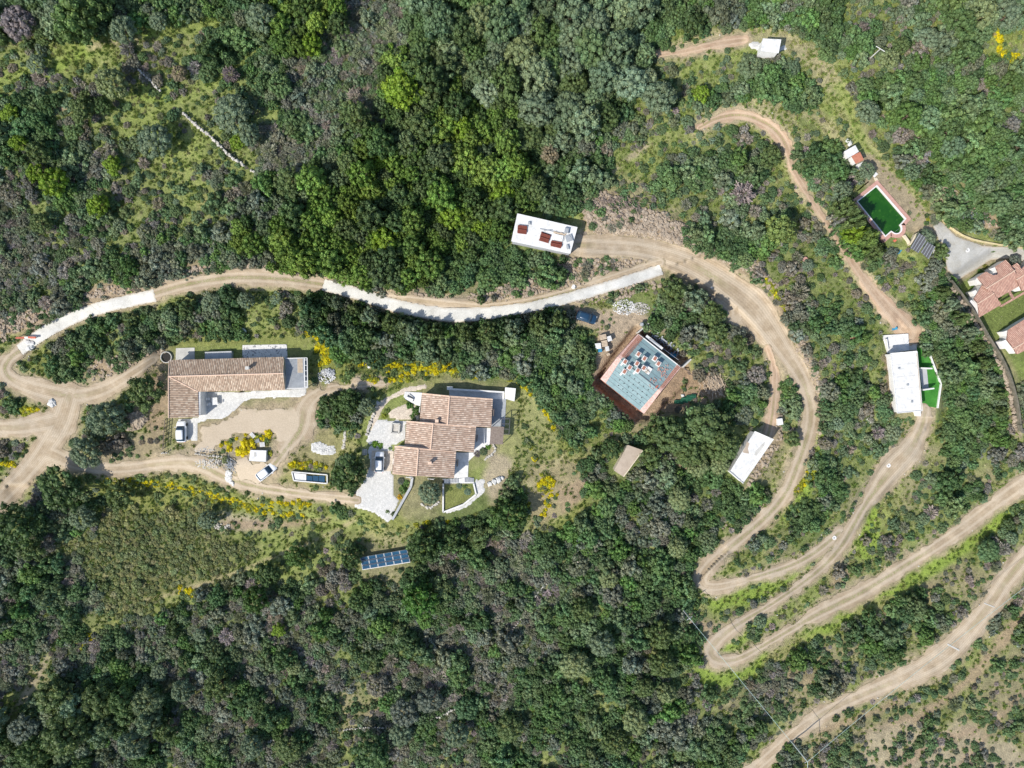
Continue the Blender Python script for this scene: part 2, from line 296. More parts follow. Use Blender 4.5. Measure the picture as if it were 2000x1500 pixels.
# ------------------------------------------------------------------ mesh helpers
def mesh_obj(name, verts, faces, mat, parent=None, smooth_=False, link=True):
    me = bpy.data.meshes.new(name); me.from_pydata([tuple(v) for v in verts], [], faces); me.materials.append(mat)
    if smooth_: me.polygons.foreach_set('use_smooth', [True] * len(me.polygons))
    me.update(); o = bpy.data.objects.new(name, me)
    if link: COL.objects.link(o)
    if parent is not None: o.parent = parent
    p_ = parent; off = Vector()
    while p_ is not None: off += p_.location; p_ = p_.parent
    if parent is not None: me.transform(Matrix.Translation(-off))
    return o
def np_mesh(name, V_, F_, mat, link=True):
    """fast mesh from numpy: V_ (n,3), F_ (m,k)"""
    me = bpy.data.meshes.new(name); F_ = np.asarray(F_, np.int32); k = F_.shape[1]
    me.vertices.add(len(V_)); me.vertices.foreach_set('co', np.asarray(V_, np.float32).ravel())
    me.loops.add(F_.size); me.loops.foreach_set('vertex_index', F_.ravel())
    me.polygons.add(len(F_)); me.polygons.foreach_set('loop_start', np.arange(0, F_.size, k, dtype=np.int32))
    me.update(calc_edges=True)
    if mat: me.materials.append(mat)
    o = bpy.data.objects.new(name, me)
    if link: COL.objects.link(o)
    return o
class MB:
    def __init__(s): s.v = []; s.f = []
    def add(s, vs, fs): n = len(s.v); s.v += [Vector(v) for v in vs]; s.f += [tuple(i + n for i in f) for f in fs]; return s
    def prism(s, top, zb, tops=None):
        """closed prism under a world-space polygon (list of Vectors); zb = bottom height"""
        n = len(top); vs = [Vector(t) for t in top] + [Vector((t[0], t[1], zb)) for t in top]
        a = sum(vs[i].x * vs[(i + 1) % n].y - vs[(i + 1) % n].x * vs[i].y for i in range(n))
        fs = [tuple(range(n)), tuple(range(2 * n - 1, n - 1, -1))] + [(i, n + i, n + (i + 1) % n, (i + 1) % n) for i in range(n)]
        if a < 0: fs = [f[::-1] for f in fs]
        return s.add(vs, fs)
    def pp(s, poly_px, z0, z1): return s.prism([W(x, y, z1) for x, y in poly_px], z0)
    def box(s, c, sx, sy, sz, rot=0.0):
        """box centred at c (base at c.z), turned about z"""
        ca, sa = math.cos(rot), math.sin(rot); vs = []
        for z in (0, sz):
            for x, y in ((-sx / 2, -sy / 2), (sx / 2, -sy / 2), (sx / 2, sy / 2), (-sx / 2, sy / 2)):
                vs.append((c[0] + x * ca - y * sa, c[1] + x * sa + y * ca, c[2] + z))
        return s.add(vs, [(3, 2, 1, 0), (4, 5, 6, 7), (0, 1, 5, 4), (1, 2, 6, 5), (2, 3, 7, 6), (3, 0, 4, 7)])
    def bar(s, a, b, wd, ht=None, up=Vector((0, 0, 1))):
        a, b = Vector(a), Vector(b); ht = ht or wd; t = (b - a).normalized(); u = t.cross(up)
        if u.length < 1e-3: u = t.cross(Vector((1, 0, 0)))
        u.normalize(); v = u.cross(t).normalized(); vs = []
        for p_ in (a, b):
            for i, j in ((-1, -1), (1, -1), (1, 1), (-1, 1)): vs.append(p_ + u * wd / 2 * i + v * ht / 2 * j)
        return s.add(vs, [(0, 1, 2, 3), (7, 6, 5, 4), (0, 4, 5, 1), (1, 5, 6, 2), (2, 6, 7, 3), (3, 7, 4, 0)])
    def tube(s, pts, r, n=8, r2=None):
        pts = [Vector(p_) for p_ in pts]; base = len(s.v); m = len(pts)
        for i, p_ in enumerate(pts):
            t = (pts[min(i + 1, m - 1)] - pts[max(i - 1, 0)]).normalized(); u = t.cross(Vector((0.13, 0.21, 1)))
            if u.length < 1e-3: u = t.cross(Vector((1, 0, 0)))
            u.normalize(); v = t.cross(u); rr = r + ((r2 if r2 is not None else r) - r) * i / max(m - 1, 1)
            for k in range(n): s.v.append(p_ + (u * math.cos(2 * math.pi * k / n) + v * math.sin(2 * math.pi * k / n)) * rr)
        for i in range(m - 1):
            for k in range(n): s.f.append((base + i * n + k, base + i * n + (k + 1) % n, base + (i + 1) * n + (k + 1) % n, base + (i + 1) * n + k))
        s.f.append(tuple(base + k for k in range(n))[::-1]); s.f.append(tuple(base + (m - 1) * n + k for k in range(n))); return s
    def disc(s, c, r, h, n=20, r2=None):
        c = Vector(c); r2 = r if r2 is None else r2
        vs = [c + Vector((math.cos(2 * math.pi * k / n) * r, math.sin(2 * math.pi * k / n) * r, 0)) for k in range(n)] + [c + Vector((math.cos(2 * math.pi * k / n) * r2, math.sin(2 * math.pi * k / n) * r2, h)) for k in range(n)]
        return s.add(vs, [tuple(range(n))[::-1], tuple(range(n, 2 * n))] + [(k, (k + 1) % n, n + (k + 1) % n, n + k) for k in range(n)])
    def ring(s, c, r1, r2, h, n=24):
        c = Vector(c); vs = []
        for z, r in ((0, r1), (h, r1), (h, r2), (0, r2)): vs += [c + Vector((math.cos(2 * math.pi * k / n) * r, math.sin(2 * math.pi * k / n) * r, z)) for k in range(n)]
        return s.add(vs, [(a * n + k, b * n + k, b * n + (k + 1) % n, a * n + (k + 1) % n) for a, b in ((0, 1), (1, 2), (2, 3), (3, 0)) for k in range(n)])
    def rock(s, c, r, flat=0.7, rs=random):
        vs = []; n = 6
        for z, q in ((-0.6, 0.75), (0.15, 1.0), (0.75, 0.6)):
            for k in range(n):
                a = 2 * math.pi * (k + rs.random() * 0.7) / n; rr = r * q * (0.7 + 0.5 * rs.random()); vs.append((c[0] + math.cos(a) * rr, c[1] + math.sin(a) * rr, c[2] + z * r * flat * (0.8 + 0.4 * rs.random())))
        fs = [tuple(range(n))[::-1], tuple(range(2 * n, 3 * n))] + [(l * n + k, l * n + (k + 1) % n, (l + 1) * n + (k + 1) % n, (l + 1) * n + k) for l in (0, 1) for k in range(n)]
        return s.add(vs, fs)
    def build(s, name, mat, parent=None, smooth_=False): return mesh_obj(name, s.v, s.f, M[mat] if isinstance(mat, str) else mat, parent, smooth_)
def empty(name, loc, label, cat, group=None):
    o = bpy.data.objects.new(name, None); COL.objects.link(o); o.location = loc; o.empty_display_size = 0.5; return tag(o, label, cat, group)
def copytree(o, loc, rz, label, group=None):
    c = o.copy(); COL.objects.link(c); c.location = loc; c.rotation_euler = (0, 0, rz); tag(c, label, group=group)
    for ch in o.children:
        k = ch.copy(); COL.objects.link(k); k.parent = c
        for g2 in ch.children:
            q = g2.copy(); COL.objects.link(q); q.parent = k
    return c
def inset(poly, dist):
    """shrink a world polygon (Vectors) about its centroid by about dist metres"""
    c = sum(poly, Vector()) / len(poly); o = []
    for p_ in poly:
        e = p_ - c; e.z = 0; q = p_ - e * (dist / max(e.length, 0.1)) * 1.25; o.append(q)
    return o

# ------------------------------------------------------------------ ground sheet
ROWS = ["OOOOMMMMMMFFFPPPOOOOOOOOOMMMMMMMMGGGGOOO", "GSSSGSGGMMMFPPPPOOOOOOOOOMSSSSSMMMGGGOSS", "GGSSSGGGMMMPPPPFFFOOOOOOOGSSMMMSMMMMMMMS",
"GGGGGSGGGGMPPPPFFFFOOOOOMGGGMMMMSBBBBBBB", "MMGGSSGSGGGMPPPFFFFFOOOOMGGMSSSMSMBBBBBB", "MMGGGGSSGGPPPMFFFFFFOOMMGGSMMMSMMSMBBBBB",
"GGMPGGSSGSPPMMFFFFFFFMMMSSMMMMSMMMSMBBBB", "GGMMGGGSGGMMFFFFFFFFFMMSRMMMMMGMMMSSMRBB", "PGGMGGGGGMMFFFFFFFFFMMSRRRRMMMGGMMSSSMRM",
"PPGGGGMMMFFFFFFFFFFMMMRRRRRMMMGGMMMSSSSM", "PPGGMMMRMMMFFFFFFMMMMMRRRRSRRMMGMMMMM...", "PGMRRRSMMMMMMMMRRRRRRRRSMMMMRRMMMMSMMM..",
"RRSMMMMMMMMMMMMMMMMMMMMSSMMMMRRMMMSSMMM.", "SSMMMMRSSSSSYMMMMMMMMMMSSSMMMGRMMMMMMMMR", "SYMRR.......YYYYYYMMMMMSSSSMMGRRMMM..MMR",
"GYRRSS......MMSS....YMMMSSSSMMMRMMM..MMM", "SS.GGS....SSMMS.....SYMMMSMMMMMRMMMRSMMG", "GS.GRRS.SYY.SSSS....SYYSMMMMMM.SMMM..MGG",
"SS.YYYYYSS.YYM....SSYYMMMMMMM..SMPG.GGPG", ".GMGYYYYYYYYYM....MMMYYMMMMMMMSSMPS.GPGS", "MMMGLLLLSSSSSSYYMMMMMSYMMMMMMMSMMSSGGGSG",
"MPLLLLLLLLSSSG..MMMPPPMMMMMMSSRGSSGGSSGG", "MPPLLLLLLSSSGG..MPPPPPPMMMMSSRGSGGSGPRPP", "PMPPLLYSPPPPGGMMMPPPPPMMMMMSGGSSSPPPGPRR",
"PPMSYPPPPPPPPMMMPPPPPPMMMMMRSGSGSPPPPPSM", "PSPPPPPPMPPPPGMMPPPPPPMMMMMSSSGPRPPPPSGR", "PRMMMMPPPPPPPPMPPPPPPMMMMMMGGGPRPPPSSGRR",
"SMMOOOPPPPPPPRRPPPPPMMMMMMMMRPRRSSGRGGRR", "OOOOPPPPPPPPPRPPPPGPMMMMMMMMMMSRRRRRGRRG", "MOOPPPGPPPPPPMMPPGPMMMMMMMMMMSMRRMRRRRGR"]
for _r, _c, _k in ((11, 7, 'G'), (11, 9, 'G'), (11, 10, 'S'), (11, 11, 'G'), (12, 4, 'G'), (12, 7, 'G'), (12, 9, 'S'), (12, 10, 'S'), (12, 11, 'G'), (13, 4, 'G')): ROWS[_r] = ROWS[_r][:_c] + _k + ROWS[_r][_c + 1:]   # open grass between the upper road and the long house
def thin(i, j, c):
    if c == 'M' and 2 <= i <= 17 and 25 <= j <= 35 and (i * 7 + j * 3) % 3: return 'G'      # open slope inside the right-hand loops
    if c == 'B' and (i * 3 + j * 2) % 5 == 0: return 'G'
    if c == 'P' and i >= 19 and (i * 5 + j) % 3 == 0: return 'M'
    if c == 'M' and i >= 19 and (i * 3 + j * 5) % 4 == 0: return 'G'
    if (i, j) in ((18, 22), (19, 23), (19, 21), (16, 23), (17, 23)): return 'S'
    return c
ROWS = [''.join(thin(i, j, c) for j, c in enumerate(r)) for i, r in enumerate(ROWS)]
ROWS = [''.join((('G' if (i + j) % 2 else 'R') if c == 'P' and i >= 18 and j >= 31 else c) for j, c in enumerate(r)) for i, r in enumerate(ROWS)]
assert len(ROWS) == 30 and all(len(r) == 40 for r in ROWS), [len(r) for r in ROWS]
GC = {'O': (.085, .115, .045), 'M': (.130, .170, .058), 'F': (.055, .078, .030), 'P': (.150, .160, .085), 'G': (.205, .240, .085), 'S': (.225, .265, .085), 'L': (.170, .175, .075),
      'R': (.270, .245, .140), 'B': (.115, .155, .052), 'Y': (.215, .235, .070), '.': (.260, .245, .135)}
cells = np.array([[GC[c] for c in r] for r in ROWS])
wx = PX + (fbm(PX, PY, 45, 60) - 0.5) * 70; wy = PY + (fbm(PX, PY, 45, 70) - 0.5) * 70
ux = np.clip(wx / 50 - 0.5, 0, 38.999); uy = np.clip(wy / 50 - 0.5, 0, 28.999); ix = ux.astype(int); iy = uy.astype(int); fx = (ux - ix)[..., None]; fy = (uy - iy)[..., None]
fx = fx * fx * (3 - 2 * fx); fy = fy * fy * (3 - 2 * fy)
C = (cells[iy, ix] * (1 - fx) + cells[iy, ix + 1] * fx) * (1 - fy) + (cells[iy + 1, ix] * (1 - fx) + cells[iy + 1, ix + 1] * fx) * fy
FN = fbm(PX, PY, 30, 80, 4); FN2 = fbm(PX, PY, 12, 90, 3)
def paint(mask, col):
    global C
    C = C * (1 - mask[..., None]) + np.array(col) * mask[..., None]
def patch(poly, col, feather=14, k=1.0, ragged=30):
    s = sdpoly(PX, PY, poly) + (FN - 0.5) * ragged; paint(np.clip(0.5 + s / feather, 0, 1) * k, col)
def strip(pts, wd, col, feather=8, k=1.0, ragged=18):
    dd, _, _ = polydist(PX, PY, smooth(pts, 1)); s = wd - dd + (FN - 0.5) * ragged; paint(np.clip(0.5 + s / feather, 0, 1) * k, col)
GRASS, DRY, DIRT, SOIL, DARKSOIL, LIME = (.24, .29, .085), (.35, .32, .18), (.37, .295, .20), (.33, .25, .17), (.16, .115, .085), (.23, .32, .06)
paint(np.clip((FN2 - 0.55) * 5, 0, 1) * 0.35, (.30, .27, .15)); paint(np.clip((0.42 - FN) * 6, 0, 1) * 0.35, (.11, .13, .045))
strip([(0, 158), (60, 135), (160, 95), (240, 75), (330, 55), (420, 45)], 17, GRASS, 10); strip([(90, 150), (200, 80), (300, 62)], 9, LIME, 10, 0.6)
strip([(180, 90), (235, 80), (270, 78)], 9, DRY, 8)
strip([(700, 1012), (640, 1045), (560, 1078), (450, 1122), (370, 1152), (285, 1172)], 4, (.36, .30, .19), 6, .75, 8)
strip([(92, 1285), (70, 1330), (40, 1370), (10, 1410)], 6, (.38, .32, .22), 7, .8, 12); strip([(1262, 285), (1225, 310), (1195, 338)], 5, (.38, .32, .22), 7, .8, 12)
patch([(360, 835), (480, 795), (640, 768), (650, 900), (560, 930), (380, 905)], DIRT, 16, .6, 50); strip([(1530, 76), (1580, 100), (1608, 132), (1632, 165)], 8, DIRT, 9, .8, 10)
strip([(240, 250), (320, 210), (420, 160), (500, 90)], 12, GRASS, 12, 0.7); strip([(270, 300), (420, 270), (520, 240), (560, 200)], 14, GRASS, 12, 0.6)
strip([(80, 220), (130, 205)], 9, DIRT, 9); strip([(280, 180), (330, 180)], 18, LIME, 9, 0.5); strip([(200, 290), (330, 250)], 12, LIME, 12, 0.5); strip([(400, 400), (480, 370)], 18, (.25, .24, .1), 12, 0.7)
strip([(1290, 105), (1340, 95), (1400, 80), (1450, 70), (1500, 62), (1550, 85), (1600, 130), (1645, 180), (1665, 225), (1685, 290), (1730, 340), (1795, 405), (1835, 440)], 22, DRY, 12, 0.85)
strip([(1640, 170), (1665, 225), (1690, 300), (1740, 350), (1800, 405)], 14, LIME, 12, 0.55)
strip([(1370, 250), (1400, 215), (1450, 195), (1500, 205), (1540, 250), (1545, 300)], 24, DRY, 12, 0.8); strip([(1480, 200), (1560, 205), (1620, 250), (1650, 285)], 12, DRY, 12, 0.8)
patch([(1655, 300), (1700, 300), (1760, 350), (1830, 440), (1800, 470), (1770, 450), (1760, 470), (1700, 400), (1680, 340)], (.33, .275, .185), 8, 1, 12)
patch([(1122, 372), (1185, 372), (1235, 398), (1295, 415), (1345, 440), (1385, 475), (1430, 490), (1480, 505), (1480, 545), (1400, 520), (1340, 490), (1280, 470), (1200, 462), (1150, 450)], SOIL, 12, 1, 26)
strip([(1430, 500), (1500, 560), (1545, 640), (1590, 720), (1605, 800), (1600, 870)], 12, SOIL, 12, 0.9, 20)
patch([(800, 585), (870, 600), (930, 595), (980, 565), (1045, 528), (1110, 500), (1200, 498), (1300, 512), (1250, 540), (1180, 562), (1030, 600), (900, 605)], SOIL, 14, 1, 26)
strip([(640, 545), (700, 560), (780, 580)], 16, SOIL, 12, 0.9)
strip([(255, 560), (320, 545), (400, 528), (470, 518), (560, 520), (610, 535)], 17, SOIL, 12, 1, 24)
strip([(-40, 655), (40, 632), (110, 605), (180, 580), (260, 560)], 18, SOIL, 12, 1, 24)
patch([(150, 690), (220, 700), (300, 680), (325, 690), (325, 815), (310, 880), (280, 830), (240, 800), (310, 720), (230, 750), (200, 740)], SOIL, 12, 0.9, 18)
patch([(200, 845), (320, 840), (325, 900), (180, 905), (190, 880)], (.30, .25, .16), 12, 0.9)
patch([(330, 875), (420, 880), (560, 870), (570, 900), (520, 945), (430, 930), (380, 900)], (.33, .285, .2), 14, 0.8)
patch([(600, 840), (700, 850), (690, 960), (560, 960), (560, 900), (620, 860)], (.27, .25, .12), 12, 0.8)
patch([(370, 648), (600, 640), (610, 668), (330, 680)], (.22, .24, .08), 8, 0.9)
patch([(995, 760), (1060, 780), (1090, 860), (1080, 940), (1000, 960), (960, 930), (985, 850)], (.27, .275, .12), 14, 0.9)
patch([(960, 880), (1000, 900), (1000, 960), (960, 985), (940, 970)], (.38, .32, .23), 12, 0.9)
patch([(1030, 900), (1160, 890), (1150, 960), (1100, 1010), (1040, 1030), (1025, 980)], (.30, .255, .15), 14, 0.9); patch([(1090, 950), (1150, 930), (1140, 975), (1100, 1000)], SOIL, 12, 0.8)
patch([(1170, 600), (1250, 610), (1310, 650), (1250, 650), (1225, 660), (1165, 740), (1160, 700), (1165, 650), (1110, 620), (1100, 600)], (.40, .32, .23), 10, 1, 14)
patch([(1330, 720), (1400, 730), (1420, 770), (1370, 800), (1300, 815), (1255, 850), (1225, 830), (1262, 815)], (.33, .24, .155), 10, 1, 18)
patch([(1150, 745), (1175, 700), (1246, 640), (1345, 700), (1350, 745), (1262, 830), (1235, 830)], (.34, .25, .175), 6, 1, 8)
patch([(1130, 745), (1165, 730), (1175, 750), (1245, 815), (1240, 835), (1170, 790)], (.33, .25, .18), 8, 1, 8)
strip([(1150, 880), (1210, 850), (1270, 825), (1330, 810)], 9, (.27, .25, .14), 8, 0.8)
patch([(1300, 885), (1345, 880), (1345, 925), (1310, 925)], SOIL, 12, 0.8); patch([(1500, 855), (1530, 830), (1530, 870), (1470, 945), (1450, 960), (1480, 910)], SOIL, 8, 0.8)
strip([(1460, 500), (1485, 560), (1525, 570)], 8, LIME, 10, 0.7)
strip([(1000, 430), (1060, 400), (1130, 410)], 10, LIME, 10, 0.5)
for pts in ([(1400, 1180), (1500, 1150), (1590, 1115), (1650, 1070), (1700, 1000)], [(1375, 1320), (1440, 1318), (1520, 1270), (1640, 1205), (1760, 1145), (1860, 1080), (1960, 1000)], [(1400, 1270), (1430, 1250), (1480, 1215)], [(1560, 960), (1590, 900), (1600, 850)], [(1700, 1010), (1690, 1080)], [(1530, 1000), (1560, 950)]):
    strip(pts, 19, LIME, 12, 0.9, 22)
patch([(1350, 1200), (1400, 1215), (1440, 1200), (1400, 1240), (1365, 1235)], SOIL, 12)
patch([(1640, 1090), (1700, 1110), (1640, 1150), (1600, 1180)], SOIL, 12, 0.8)
strip([(1700, 1440), (1800, 1400), (1880, 1340), (1960, 1250), (2030, 1170)], 14, SOIL, 14, 0.85, 26); strip([(1600, 1425), (1700, 1395), (1750, 1370)], 9, SOIL, 10, 0.8)
patch([(1700, 1430), (1830, 1410), (1950, 1440), (2100, 1500), (2000, 1650), (1800, 1600), (1650, 1500)], (.36, .31, .21), 20, 0.95, 60)
strip([(1880, 1500), (1940, 1420), (2020, 1330)], 10, SOIL, 14, .8, 30); strip([(1760, 1490), (1840, 1440), (1900, 1430)], 8, SOIL, 14, .8, 30)
patch([(1500, 1230), (1620, 1250), (1580, 1330), (1480, 1340)], SOIL, 20, 0.5, 60); patch([(1680, 1190), (1800, 1130), (1850, 1160), (1750, 1240)], SOIL, 20, 0.45, 60)
patch([(1835, 350), (1900, 400), (1970, 440), (1920, 450), (1850, 420), (1800, 370)], SOIL, 12, 0.9, 30)
strip([(1850, 560), (1900, 640), (1950, 720), (1985, 790), (1990, 850)], 9, (.30, .25, .19), 8, 0.9, 8)
patch([(1862, 560), (1945, 505), (2200, 510), (2200, 760), (1990, 740), (1960, 680), (1915, 625)], (.145, .185, .055), 8, 1, 6)
patch([(1990, 745), (2200, 745), (2200, 900), (2000, 840)], (.16, .20, .06), 8, 1, 6)
patch([(60, 1120), (130, 1100), (110, 1150)], SOIL, 20, 0.6, 50); patch([(0, 1080), (40, 1080), (50, 1110), (0, 1120)], SOIL, 14, 0.7, 30)
patch([(420, 1005), (520, 1010), (560, 1025), (430, 1040)], (.42, .36, .27), 12, 0.8, 20); strip([(440, 1025), (560, 1025), (640, 1015)], 7, SOIL, 8, 0.8)
strip([(700, 1400), (780, 1380), (860, 1375)], 12, DIRT, 14, 0.6, 40); strip([(880, 1290), (920, 1320)], 14, SOIL, 14, 0.6, 40); strip([(1020, 960), (1100, 890)], 6, DRY, 8, .7)
patch([(1745, 640), (1810, 640), (1800, 688), (1775, 690), (1770, 655)], (.36, .29, .21), 8, 1, 8)
patch([(1722, 690), (1740, 690), (1752, 812), (1730, 812)], (.28, .22, .15), 8, .9, 8)
rv = samp(ALLROAD, PX, PY); paint(np.where((PX > -150) & (PX < 2150) & (PY > -150) & (PY < 1650), np.clip((rv + 11 + (FN2 - 0.5) * 16) / 8, 0, 1), 0) * 0.85, (.36, .295, .205))
C *= (0.86 + 0.28 * FN2)[..., None]
NX, NY = len(TXC), len(TYC); K = (HC - Z) / HC
XYZ = np.stack([(PX - 1000) / 10 * K, (750 - PY) / 10 * K, Z], -1).reshape(-1, 3)
ii = np.arange(NX * NY).reshape(NY, NX); F = np.stack([ii[1:, :-1], ii[1:, 1:], ii[:-1, 1:], ii[:-1, :-1]], -1).reshape(-1, 4)
def earth_mat(name, lane=False):
    m, t, p = newmat(name); geo = nd(t, 'ShaderNodeNewGeometry'); a = nd(t, 'ShaderNodeAttribute', attribute_name='Col')
    n1 = nd(t, 'ShaderNodeTexNoise', {'Vector': geo.outputs['Position'], 'Scale': 1.1, 'Detail': 8, 'Roughness': 0.75})
    n2 = nd(t, 'ShaderNodeTexNoise', {'Vector': geo.outputs['Position'], 'Scale': 4.0, 'Detail': 4, 'Roughness': 0.7})
    n3 = nd(t, 'ShaderNodeTexVoronoi', {'Vector': geo.outputs['Position'], 'Scale': 1.6, 'Randomness': 1.0})
    c = mixc(t, 1.0, a.outputs['Color'], ramp(t, n1.outputs[0], [(0.3, (0.62, 0.62, 0.60)), (0.5, (1, 1, 1)), (0.7, (1.35, 1.32, 1.25))]), 'MULTIPLY')
    c = mixc(t, 1.0, c, ramp(t, n2.outputs[0], [(0.3, (0.75, 0.75, 0.75)), (0.7, (1.25, 1.24, 1.2))]), 'MULTIPLY')
    c = mixc(t, ramp(t, n3.outputs['Distance'], [(0.05, (1, 1, 1)), (0.12, (0, 0, 0))]), c, (.42, .36, .28))
    t.links.new(c, p.inputs['Base Color']); p.inputs['Roughness'].default_value = 0.95; p.inputs['Specular IOR Level'].default_value = 0.15
    hh = nd(t, 'ShaderNodeMath', {0: n1.outputs[0], 1: n2.outputs[0]}, operation='ADD').outputs[0]
    t.links.new(bump(t, hh, 0.28, 0.8), p.inputs['Normal']); return m
def setcol(o, C_):
    a = o.data.color_attributes.new('Col', 'FLOAT_COLOR', 'POINT'); a.data.foreach_set('color', np.concatenate([C_, np.ones((len(C_), 1))], 1).astype(np.float32).ravel())
M['earth'] = earth_mat('earth_and_grass')
go = np_mesh('ground', XYZ, F, M['earth']); go.data.polygons.foreach_set('use_smooth', [True] * len(go.data.polygons)); setcol(go, C.reshape(-1, 3)); tag(go, kind='structure')

# ------------------------------------------------------------------ road sheets: conform to the ground, ragged edges, worn wheel lines
def road_mat(name, base, dark, pale, strip_col, strip_k, bumpd=0.05, conc=False):
    m, t, p = newmat(name); geo = nd(t, 'ShaderNodeNewGeometry'); a = nd(t, 'ShaderNodeAttribute', attribute_name='Col'); s = nd(t, 'ShaderNodeSeparateColor', {0: a.outputs['Color']})
    n1 = nd(t, 'ShaderNodeTexNoise', {'Vector': geo.outputs['Position'], 'Scale': 0.35, 'Detail': 7, 'Roughness': 0.7})
    n2 = nd(t, 'ShaderNodeTexNoise', {'Vector': geo.outputs['Position'], 'Scale': 5.0, 'Detail': 4, 'Roughness': 0.7})
    c = ramp(t, n1.outputs[0], [(0.32, dark), (0.5, base), (0.68, pale)])
    lat = nd(t, 'ShaderNodeMath', {0: s.outputs[0], 1: nd(t, 'ShaderNodeMath', {0: n1.outputs[0], 1: 0.10}, operation='MULTIPLY').outputs[0]}, operation='ADD').outputs[0]  # 0 centre .. 1 edge
    rut = ramp(t, lat, [(0.0, (0, 0, 0)), (0.30, (0, 0, 0)), (0.42, (1, 1, 1)), (0.60, (1, 1, 1)), (0.74, (0, 0, 0))])
    if not conc:
        c = mixc(t, nd(t, 'ShaderNodeMath', {0: rut, 1: 0.75}, operation='MULTIPLY').outputs[0], c, pale)
        g = nd(t, 'ShaderNodeMath', {0: ramp(t, lat, [(0.0, (1, 1, 1)), (0.16, (1, 1, 1)), (0.30, (0, 0, 0))]), 1: ramp(t, n2.outputs[0], [(0.45, (0, 0, 0)), (0.55, (1, 1, 1))])}, operation='MULTIPLY').outputs[0]
        g = nd(t, 'ShaderNodeMath', {0: g, 1: s.outputs[2]}, operation='MULTIPLY').outputs[0]
        c = mixc(t, g, c, strip_col)
        w1 = nd(t, 'ShaderNodeTexWave', {'Vector': nd(t, 'ShaderNodeCombineXYZ', {0: s.outputs[0]}).outputs[0], 'Scale': 2.2, 'Distortion': 0.5, 'Detail': 2})
        c = mixc(t, 0.28, c, mixc(t, 1.0, c, ramp(t, w1.outputs[0], [(0.2, (.74, .74, .72)), (.8, (1.2, 1.2, 1.2))]), 'MULTIPLY'))
    else:
        br = nd(t, 'ShaderNodeTexVoronoi', {'Vector': geo.outputs['Position'], 'Scale': 0.16}, feature='DISTANCE_TO_EDGE')
        c = mixc(t, ramp(t, br.outputs[0], [(0.003, (0.35, 0.35, 0.35)), (0.009, (0, 0, 0))]), c, tuple(x * .7 for x in dark))
    c = mixc(t, 1.0, c, ramp(t, n2.outputs[0], [(0.3, (0.84, 0.84, 0.84)), (0.7, (1.14, 1.14, 1.13))]), 'MULTIPLY')
    c = mixc(t, ramp(t, s.outputs[1], [(0.0, (1, 1, 1)), (0.5, (0, 0, 0))]) if not conc else nd(t, 'ShaderNodeMath', {0: ramp(t, s.outputs[1], [(0.15, (1, 1, 1)), (0.75, (0, 0, 0))]), 1: ramp(t, n1.outputs[0], [(0.42, (0, 0, 0)), (0.56, (1, 1, 1))])}, operation='MULTIPLY').outputs[0], c, (.30, .26, .16) if not conc else (.40, .33, .24))
    t.links.new(c, p.inputs['Base Color']); p.inputs['Roughness'].default_value = 0.92; p.inputs['Specular IOR Level'].default_value = 0.2
    t.links.new(bump(t, n2.outputs[0], bumpd, 0.6), p.inputs['Normal']); return m
DT = dict(base=(.375, .300, .212), dark=(.295, .228, .152), pale=(.46, .385, .29))
M['dirt'] = road_mat('beaten_earth', strip_col=(.22, .22, .10), strip_k=1, **DT)
M['reddish'] = road_mat('reddish_earth', (.40, .29, .20), (.31, .21, .145), (.47, .36, .26), (.24, .23, .1), 1)
M['road_concrete'] = road_mat('cast_concrete', (.58, .57, .525), (.49, .475, .43), (.65, .64, .60), (.5, .5, .5), 0, 0.02, True)
M['apron'] = road_mat('grey_gravel', (.42, .41, .375), (.36, .335, .28), (.48, .47, .44), (.5, .5, .5), 0, 0.02, True)
RMAT = {'concrete_a': ('road', 'road_concrete', 2), 'concrete_b': ('road', 'road_concrete', 2), 'apron': ('driveway', 'apron', 1), 'track_upper': ('dirt_road', 'dirt', 1), 'track_left': ('dirt_road', 'dirt', 0),
        'track_main': ('dirt_road', 'dirt', 0), 'track_corner': ('dirt_road', 'dirt', 0), 'track_house': ('dirt_road', 'dirt', 0.5), 'yard_track': ('path', 'dirt', 0.5), 'track_side': ('path', 'reddish', 0.2),
        'track_terrace': ('path', 'reddish', 0.2), }
prio = sorted(ROADS, key=lambda k: -RMAT[k][2]); taken = np.zeros((len(gy) - 1, len(gx) - 1), bool)
GZ = ground(GX, GY)
